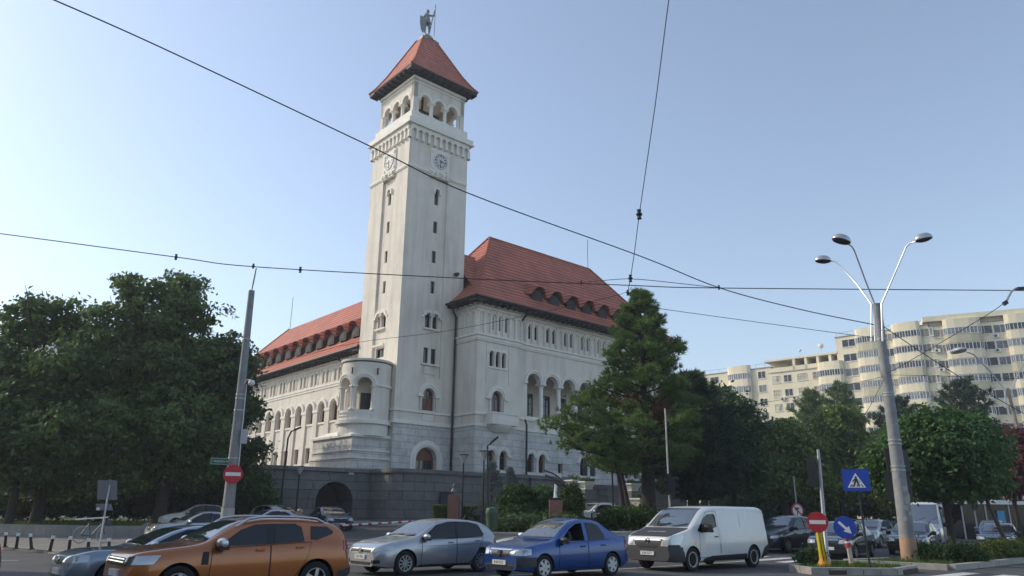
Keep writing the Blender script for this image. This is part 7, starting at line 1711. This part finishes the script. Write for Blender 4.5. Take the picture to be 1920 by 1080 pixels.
for k, pts in enumerate([[(1634, 640), (1634, 570), (1606, 532), (1580, 503), (1567, 491), (1557, 489)], [(1641, 640), (1640, 570), (1622, 524), (1602, 470), (1597, 462), (1590, 457)], [(1655, 640), (1653, 570), (1677, 515), (1699, 463), (1706, 456), (1717, 453)]]):
    Yo = (28.4, 27.6, 28.2)[k]; ye = (31.5, 26.2, 27.3)[k]; n_ = len(pts)
    q = [at(x, y, Yo+(ye-Yo)*max(0, i-1)/(n_-2))-a for i, (x, y) in enumerate(pts)]; cyl('arm', q, [.035, .035, .03, .028, .026, .035], M_lampg, t, 8)
    hd = [(1543, 487), (1578, 449), (1731, 446)][k]; c_ = at(hd[0], hd[1], ye)-a; dr2 = (c_-q[-1]); dr2.z *= .4; dr2.normalize(); sd_ = Vector((-dr2.y, dr2.x, 0)).normalized(); up_ = dr2.cross(sd_)*-1
    if up_.z < 0: up_ = -up_
    b = MB(); b.lathe([(.0, .17), (.6, .14), (.88, .07), (1.0, 0), (.98, -.05)], (0, 0, 0), 18); b.v = [tuple(c_+dr2*v[0]*.36+sd_*v[1]*.25+up_*v[2]*1.15) for v in b.v]; ho = b.build('lamp_head', M_lampg, t, smooth=True)
    b = MB(); b.lathe([(.98, -.05), (.9, -.1), (.5, -.15), (0, -.17)], (0, 0, 0), 18); b.v = [tuple(c_+dr2*v[0]*.36+sd_*v[1]*.25+up_*v[2]) for v in b.v]; b.build('lamp_glass', M_dark, ho, smooth=True)
def on_post(px, py, Y): return at(px, py, Y)
b = MB()
for px_, w_ in ((1671, .22), (1692, .26)): q = at(px_, 864, 28.9)-a; b.obox(q, (w_, .02, 0), (0, .015, 0), (-.03, 0, .42))
b.build('back_panel', M_plast, t)
for px_, yw in ((1669, 150), (1699, 200)): signal(t, at(px_, 912, 29.1)-a, 1.05, R(yw))
# --- far twin lamp, hanging lamp, kiosk with red light
a = at(1907, 822, 68); a.z = gz(a.x, 68); t = thing('street_lamp', 'far twin armed street lamp before the pale flats', 'street lamp', a); q = at(1889, 728, 68)-a; cyl('post', [(q.x*.0+.9, 0, -.0), q*.5+Vector((.4, 0, 0)), q], [.22, .19, .14], mat('rusty_post', (.28, .21, .15), .8, nscale=3, namt=.2), t, 10)
for pts, e in (([(1885, 765), (1885, 732), (1860, 700), (1825, 664), (1812, 660)], (1797, 658)), ([(1896, 765), (1897, 732), (1912, 695), (1935, 655), (1945, 650)], (1958, 648))):
    w3 = [at(x, y, 68)-a for x, y in pts]; cyl('arm', w3, .06, M_lampg, t, 6); c_ = at(*e, 68)-a; b = MB(); b.lathe([(0, .3), (.6, .26), (.95, .1), (1, 0), (.9, -.12), (0, -.2)], tuple(c_), 14); b.v = [(c_.x+(v[0]-c_.x)*.6, v[1], v[2]) for v in b.v]; b.build('lamp_head', M_lampg, t, smooth=True)
b2 = at(1912, 541, 24); t = thing('hanging_lamp', 'grey lamp on a short curved arm hung from the right hand wires', 'street lamp', b2); q = [at(x, y, 24)-b2 for x, y in ((1885, 568), (1890, 558), (1897, 546), (1906, 540))]; cyl('arm', q, [.05, .045, .035, .035], M_steel, t, 8); b = MB(); b.obox((.02, 0, .0), (.14, 0, .01), (0, .09, 0), (0, 0, .04)); b.obox(q[0]+Vector((0, 0, .0)), (.06, 0, .04), (0, .05, 0), (-.03, 0, .06)); b.build('lamp_head', M_plast, t)
a = at(1885, 962, 62); a.z = gz(a.x, 62); t = thing('kiosk', 'dark glazed kiosk with pale flat roof beyond the maples at the right', 'kiosk', a); b = MB(); b.box(-3.5, 6, 0, 3, 0, 2.7); b.build('glazing', M_carglass, t); b = MB(); b.box(-3.8, 6.4, -.4, 3.3, 2.7, 2.95); b.build('roof', M_white, t)
b = MB()
for x_ in (-3.5, -1.6, .3, 2.2, 4.1): b.box(x_-.05, x_+.05, -.06, .0, 0, 2.7)
b.build('frame', M_steel, t); b = MB(); b.box(-.75, -.15, -.14, -.08, 1.2, 2.2); b.build('poster', mat('cyan_poster', (.03, .30, .52), .4), t)
a = at(1829, 970, 60); a.z = gz(a.x, 60); t = thing('traffic_light', 'far traffic light showing red beneath the maple crowns', 'traffic light', a); cyl('pole', [(0, 0, 0), (0, 0, 2.9)], .06, M_steel, t, 8); signal(t, (0, -.1, 2.75), 1.1, 0, 0)
# --- overhead wires: hung curves between real points
M_wire = mat('wire_black', (.015, .016, .018), .6)
def spline(P_, k=8):
    out = []
    for i in range(len(P_)-1):
        p0, p1, p2, p3 = P_[max(i-1, 0)], P_[i], P_[i+1], P_[min(i+2, len(P_)-1)]
        for j in range(k):
            s_ = j/k; out.append(.5*((2*p1)+(p2-p0)*s_+(2*p0-5*p1+4*p2-p3)*s_*s_+(3*p1-p0-3*p2+p3)*s_**3))
    return out+[P_[-1]]
def wire(label, pts, r, name='overhead_wire', beads=()):
    P_ = [at(x, y, Y) for x, y, Y in pts]; b = MB(); line = spline(P_)
    if pts[0][1] < 0:                                # runs on over the camera to the far side of the street
        d = line[0]-line[1]; line = [line[0]+d*(22/d.length)-Vector((0, 0, 2.0)), line[0]+d*(10/d.length)-Vector((0, 0, .5))]+line
    b.tube(line, r, 6); o = b.build(name, M_wire, None, smooth=True); tag(o, label, 'wire', 'overhead wires across the junction')
    for x, y, Y, s_ in beads:
        c_ = at(x, y, Y); b = MB(); b.lathe([(0, -.11*s_), (.05*s_, -.1*s_), (.035*s_, -.05*s_), (.07*s_, 0), (.035*s_, .05*s_), (.05*s_, .1*s_), (0, .11*s_)], tuple(c_), 10); k = b.build('insulator', M_dark, o)
    return o
wire('thick cable sagging from the upper left across the clock tower to the thick lamp post', [(60, -18, 15), (300, 88, 17), (700, 277, 20), (880, 363, 21.5), (1200, 480, 24.5), (1350, 540, 26), (1500, 580, 27.2), (1640, 609, 28.4)], .018, beads=[(1348, 539, 26, .8)])
wire('level trolley cable crossing the whole view below the tower windows', [(-60, 432, 29), (0, 438, 29), (330, 482, 29.6), (475, 500, 30), (870, 522, 30), (1180, 535, 30), (1350, 540, 30), (1960, 545, 30)], .020, beads=[(330, 482, 29.6, 1.2), (563, 506, 30, 1.2), (475, 499, 30, 1)])
wire('steep cable falling from the top centre right with a turnbuckle', [(1262, -40, 16), (1254, 0, 17), (1228, 200, 20), (1199, 400, 24), (1190, 470, 25), (1182, 522, 26), (1177, 548, 26.4)], .014, beads=[(1198.5, 402, 24, 1.7), (1182, 522, 26, 1.3), (1177, 549, 26.4, 1)])
wire('short slack span between the turnbuckle cable and the cable junction', [(1088, 530, 28), (1120, 527, 27.4), (1182, 523, 26), (1270, 531, 26), (1348, 540, 26)], .013, beads=[(1090, 530, 28, .8)])
wire('thin pale cable rising from the concrete pole past the tower base to the pine top', [(463, 703, 30), (560, 670, 29.5), (672, 642, 29), (847, 619, 28.4), (1060, 576, 27.2), (1162, 552, 26.6), (1185, 538, 26.4)], .009)
wire('thin cable from the pine top to the lamp post collar', [(1185, 570, 26.4), (1225, 577, 26.6), (1420, 604, 27.5), (1640, 634, 28.4)], .011)
wire('thin cable running from the left border over the trees to the concrete pole', [(-40, 762, 27), (0, 757, 27.4), (200, 735, 28.6), (380, 708, 29.6), (452, 694, 30)], .009)
wire('cable dropping right from the lamp post collar behind the far twin lamp', [(1655, 611, 28.4), (1730, 662, 29), (1817, 717, 30), (1960, 798, 31)], .016)
wire('thin level cable from the lamp post to the right border', [(1668, 703, 28.4), (1800, 706, 29), (1960, 712, 30)], .009)
wire('cable from the lamp post up to the hanging lamp', [(1886, 566, 24), (1840, 597, 24.6), (1700, 680, 26.5), (1663, 700, 28.2)], .012)
wire('thin cable from the lamp post to the tall mast over the van', [(1657, 706, 28.4), (1580, 723, 28.5), (1430, 755, 28.8), (1248, 766, 29)], .009)
wire('slack thin cable from the lamp post down to the leaning traffic light', [(1657, 712, 28.4), (1632, 760, 28), (1608, 797, 27), (1572, 838, 26.2), (1536, 856, 25.6)], .009)
# ================================================================ PALE FLATS ON THE RIGHT
M_flat = mat('flat_render', (.80, .72, .52), .9, nscale=.25, namt=.08, bump=.1, grime=.10); M_flat2 = mat('olive_render', (.52, .48, .33), .9, nscale=.4, namt=.08); M_roofd = mat('roof_edge_tin', (.28, .26, .22), .6)
M_wf = mat('white_window_frame', (.68, .68, .66), .5); M_curt = mat('curtained_glass', (.20, .21, .21), .12, spec=.7, nscale=1.5, namt=.5); M_ac = mat('air_conditioner', (.6, .6, .58), .5)
_fw = {}
def flat_window(parent, P, u, z, w_, h_, n_=2, name='window', key=None):
    """white framed window; copies share their mesh"""
    k = (round(w_, 2), round(h_, 2), n_)
    if k not in _fw:
        Q = lambda a, b, d=0: (a, -d, b); b = MB(); b.slab(Q, rect(-w_/2, w_/2, 0, h_), -.1, .05, holes=[rect(-w_/2+.07, w_/2-.07, .07, h_-.07)])
        for i in range(1, n_): c = -w_/2+w_*i/n_; b.slab(Q, rect(c-.04, c+.04, .05, h_-.05), -.05, .04)
        b.slab(Q, rect(-w_/2-.08, w_/2+.08, -.08, 0), -.1, .12)
        f = b.build(name, M_wf, None); g = MB(); g.slab(Q, rect(-w_/2+.05, w_/2-.05, .05, h_-.05), -.06, .0); g = g.build('pane', M_curt if (len(_fw) % 2) else M_glass, f); _fw[k] = (f, g, [0])
        first = True
    else: first = False
    f0, g0, cnt = _fw[k]
    if first: f, g = f0, g0
    else: f = f0.copy(); g = g0.copy(); COL.objects.link(f); COL.objects.link(g); g.parent = f
    o = P(u, z, .0); a, b_ = P(u+1, z, 0), P(u, z, 1); f.parent = parent
    f.location = o; f.rotation_euler = (0, 0, math.atan2(a[1]-o[1], a[0]-o[0]))
    if not first and random.random() < .4:
        g.data = g.data.copy(); g.data.materials[0] = random.choice([M_curt, M_glass])
    return f
def ac_unit(parent, P, u, z):
    b = MB(); b.slab(P, rect(u-.42, u+.42, z, z+.6), 0, .35); o = b.build('air_conditioner', M_ac, parent); f = MB(); f.slab(P, [(u-.1+.22*math.cos(2*PI*k/12), z+.3+.22*math.sin(2*PI*k/12)) for k in range(12)], .35, .37); f.build('fan_grille', M_dark, o)
FA, FB = at(1300, 960, 158), at(1960, 960, 118); FA.z = FB.z = 0
fd = (FB-FA); FL = fd.length; fd.normalize(); fn = Vector((fd.y, -fd.x, 0))
FRZ = math.atan2(fd.y, fd.x)
def fu(px):                                        # facade coordinate seen at a photograph column
    d = ray(px, 960); d.z = 0; A = Matrix(((d.x, -fd.x), (d.y, -fd.y))); r = A.inverted() @ Vector((FA.x, FA.y)); return r.y
def fz(px, py): u = fu(px); p = FA+fd*u; return at(px, py, p.y).z
def block(label, px0, px1, pyt, bays, wins, floors, fh, ztop_px, depth=14, rec=0.0, stem='apartment_building'):
    """one stretch of the long block of flats: wall, parapet, window columns and glazed rounded bays"""
    t = thing(stem, label, 'apartment building', FA, FRZ); u0, u1 = fu(px0), fu(px1); zt = fz(ztop_px, pyt)
    P = lambda u, z, d=0: (u, rec-d, z)
    b = MB(); b.box(u0, u1, rec, depth, 0, zt); b.build('wall', M_flat, t)
    b = MB(); b.box(u0-.1, u1+.1, rec-.12, depth+.1, zt, zt+.18); b.build('parapet', M_roofd, t)
    r_ = MB()
    for i in range(int((u1-u0)/2)+1): x = u0+.2+i*2; r_.tube([(x, rec+.3, zt+.1), (x, rec+.3, zt+1.0)], .03, 4)
    r_.tube([(u0, rec+.3, zt+.98), (u1, rec+.3, zt+.98)], .03, 4); r_.build('roof_railing', M_steel, t)
    nwin = 0
    for k in range(floors):
        z = zt-(k+1)*fh+.75
        if z < 1: break
        for px, w_, n_ in wins:
            u = fu(px); flat_window(t, P, u, z, w_, 1.45, n_); nwin += 1
            if random.random() < .4: ac_unit(t, P, u+w_*.5+random.uniform(.2, .6), z-random.uniform(.2, .9))
        for px, w_, up in bays:
            u = fu(px); dpt = 1.0; zb = zt-(k+1)*fh
            seg = [(-w_/2, 0), (-w_/2, .55), (-w_*.4, .85), (-w_*.2, 1.0), (0, 1.0), (w_*.2, 1.0), (w_*.4, .85), (w_/2, .55), (w_/2, 0)]
            zl, zh = zb-.55, zb+.9
            bm_ = MB(); bm_.add([(u+a, rec-d, zl) for a, d in seg]+[(u+a, rec-d, zh) for a, d in seg], [(i, i+1, len(seg)+i+1, len(seg)+i) for i in range(len(seg)-1)]+[tuple(range(len(seg))), tuple(range(len(seg), 2*len(seg)))])
            bo = bm_.build('bay', M_flat2 if (k+up) % 3 == 0 else M_flat, t)
            gl = MB(); gl.add([(u+a*.98, rec-d*.97, zh) for a, d in seg]+[(u+a*.98, rec-d*.97, zb+fh-.62) for a, d in seg], [(i, i+1, len(seg)+i+1, len(seg)+i) for i in range(len(seg)-1)]); gl.build('bay_glass', random.choice([M_curt, M_curt, M_glass]), bo)
            fr = MB()
            for i, (a, d) in enumerate(seg): fr.box(u+a-.05, u+a+.05, rec-d-.05, rec-d+.05, zh, zb+fh-.62)
            for i in range(len(seg)-1):
                p_, q_ = seg[i], seg[i+1]; m_ = ((p_[0]+q_[0])/2, (p_[1]+q_[1])/2); fr.box(u+m_[0]-.03, u+m_[0]+.03, rec-m_[1]-.04, rec-m_[1]+.04, zh, zb+fh-.62)
                for zz in (zh, zb+fh-.72): fr.tube([(u+p_[0], rec-p_[1], zz+.05), (u+q_[0], rec-q_[1], zz+.05)], .05, 4)
            fr.build('bay_frame', M_wf, bo)
            if k == 0:
                cp_ = MB(); zc = zb+fh-.62; cp_.add([(u+a, rec-d, zc) for a, d in seg]+[(u+a, rec-d, zt+.9) for a, d in seg], [(i, i+1, len(seg)+i+1, len(seg)+i) for i in range(len(seg)-1)]+[tuple(range(len(seg))), tuple(range(len(seg), 2*len(seg)))]); cp_.build('bay_top', M_flat, t)
    return t, zt, P
t1, z1, P1 = block('lowest pale block of flats, next to the hall, with one glazed bay', 1296, 1470, 704, [(1408, 4.8, 1)], [(1332, 2.4, 2), (1357, 2.0, 2), (1451, 1.6, 2)], 9, 2.75, 1340)
t2, z2, P2 = block('pale middle block of flats with an open top loggia', 1470, 1606, 700, [(1590, 4.6, 2)], [(1479, 1.6, 2), (1502, 1.6, 2), (1531, 2.0, 2), (1560, 1.6, 2)], 9, 2.75, 1480, rec=-.05)
# top loggia storey
lgm = MB(); ua, ub = fu(1458), fu(1606); za, zb_ = fz(1470, 700), fz(1530, 672)
lgm.box(ua, ub, -.2, 6, zb_, zb_+.35); lgm.box(ua, ub, 3.2, 3.5, za, zb_); lgm.box(ua+.5, ub, -.1, .1, za, za+.9)
for px in (1517, 1541, 1565, 1590): lgm.box(fu(px)-.25, fu(px)+.25, -.1, 3.2, za, zb_)
lgm.build('top_loggia', M_flat, t2)
for px in (1500, 1528, 1553, 1578): flat_window(t2, lambda u, z, d=0: (u, 3.2-d, z), fu(px), za+.2, 1.5, 2.0, 2)
for px, py, nm in ((1572, 655, .8), (1529, 664, .45)):
    q = MB(); u = fu(px); zz = fz(px, 672); q.tube([(u, .5, zb_+.3), (u, .5, zb_+1.0+nm)], .05, 6); q.lathe([(0, .0), (.35*nm, .06), (.7*nm, .2)], (u, .4, zb_+1.2+nm), 14, axis='y'); q.build('satellite_dish', M_ac, t2)
t3, z3, P3 = block('tall pale block of flats with two columns of rounded glazed bays', 1605, 1795, 634, [(1672, 4.2, 0), (1750, 4.6, 1)], [(1631, 2.4, 2), (1711, 1.8, 2), (1787, 2.6, 2)], 12, 2.75, 1610, rec=-.1)
_q = FA+fd*fu(1795); _w = fz(1795, 612); FA = _q.copy(); fd = Vector((.90, -.436, 0)).normalized(); FRZ = math.atan2(fd.y, fd.x)
t4, z4, P4 = block('tallest pale block of flats at the right border with stepped roof', 1795, 2080, 614, [(1862, 5.6, 0), (1990, 5.6, 1)], [(1818, 2.2, 2), (1907, 2.4, 2), (1940, 2, 2), (2040, 2, 2)], 13, 2.75, 1800, rec=-.15)
b = MB(); b.box(fu(1788), fu(2080), .6, 10, z4, z4+.9); b.box(fu(1785), fu(2080), -.6, 10, z4+.9, z4+1.8); b.build('roof_step', M_flat, t4)
# ---- neighbours outside the frame: left block added to shade the junction, the other mirrors in car windows
def neighbour(label, x0, x1, y0, y1, h, rz=0, off=(0, 0)):
    t = thing('apartment_building', label, 'apartment building', (off[0], off[1], 0), rz); b = MB(); b.box(x0, x1, y0, y1, -.2, h); b.build('wall', M_flat, t)
    k = MB(); nb_ = 0
    for z in range(int(h/2.8)-1):
        b2 = MB()
        for face in ('f', 's'):
            L0, L1 = (x0, x1) if face == 'f' else (y0, y1); n_ = int((L1-L0)/3.2)
            for i in range(n_):
                c = L0+1.6+i*3.2; zz = 2.6+z*2.8
                if face == 'f': b2.box(c-.8, c+.8, y1-.05, y1+.04, zz, zz+1.4)
                else: b2.box(x1-.05, x1+.04, c-.8, c+.8, zz, zz+1.4)
        b2.build('window_row', M_glass, t)
        b3 = MB(); b3.box(x0+2, x0+(x1-x0)*.4, y1, y1+1.1, 2.2+z*2.8, 3.1+z*2.8); b3.box(x0+(x1-x0)*.6, x1-2, y1, y1+1.1, 2.2+z*2.8, 3.1+z*2.8); b3.build('balcony', M_flat2, t)
    return t
neighbour('pale flats left of the junction that keep the road in shade', -48, -31, -16, 25, 31)
neighbour('pale flats across the road that mirror in the car windows', -30, 40, -12, 0, 13, R(-14), (-6, -34))
# pale house glimpsed through the left trees
a = at(150, 650, 95); t = thing('apartment_building', 'pale building glimpsed through the left trees', 'apartment building', (a.x-4, 95, 0)); b = MB(); b.box(-14, 12, 0, 12, 0, a.z+1.5); b.build('wall', M_trim, t)
b = MB()
for i in range(8):
    for j in range(5): b.box(-13+i*3.1, -11.8+i*3.1, -.06, .02, 3+j*3.6, 4.6+j*3.6)
b.build('window_row', M_glass, t)
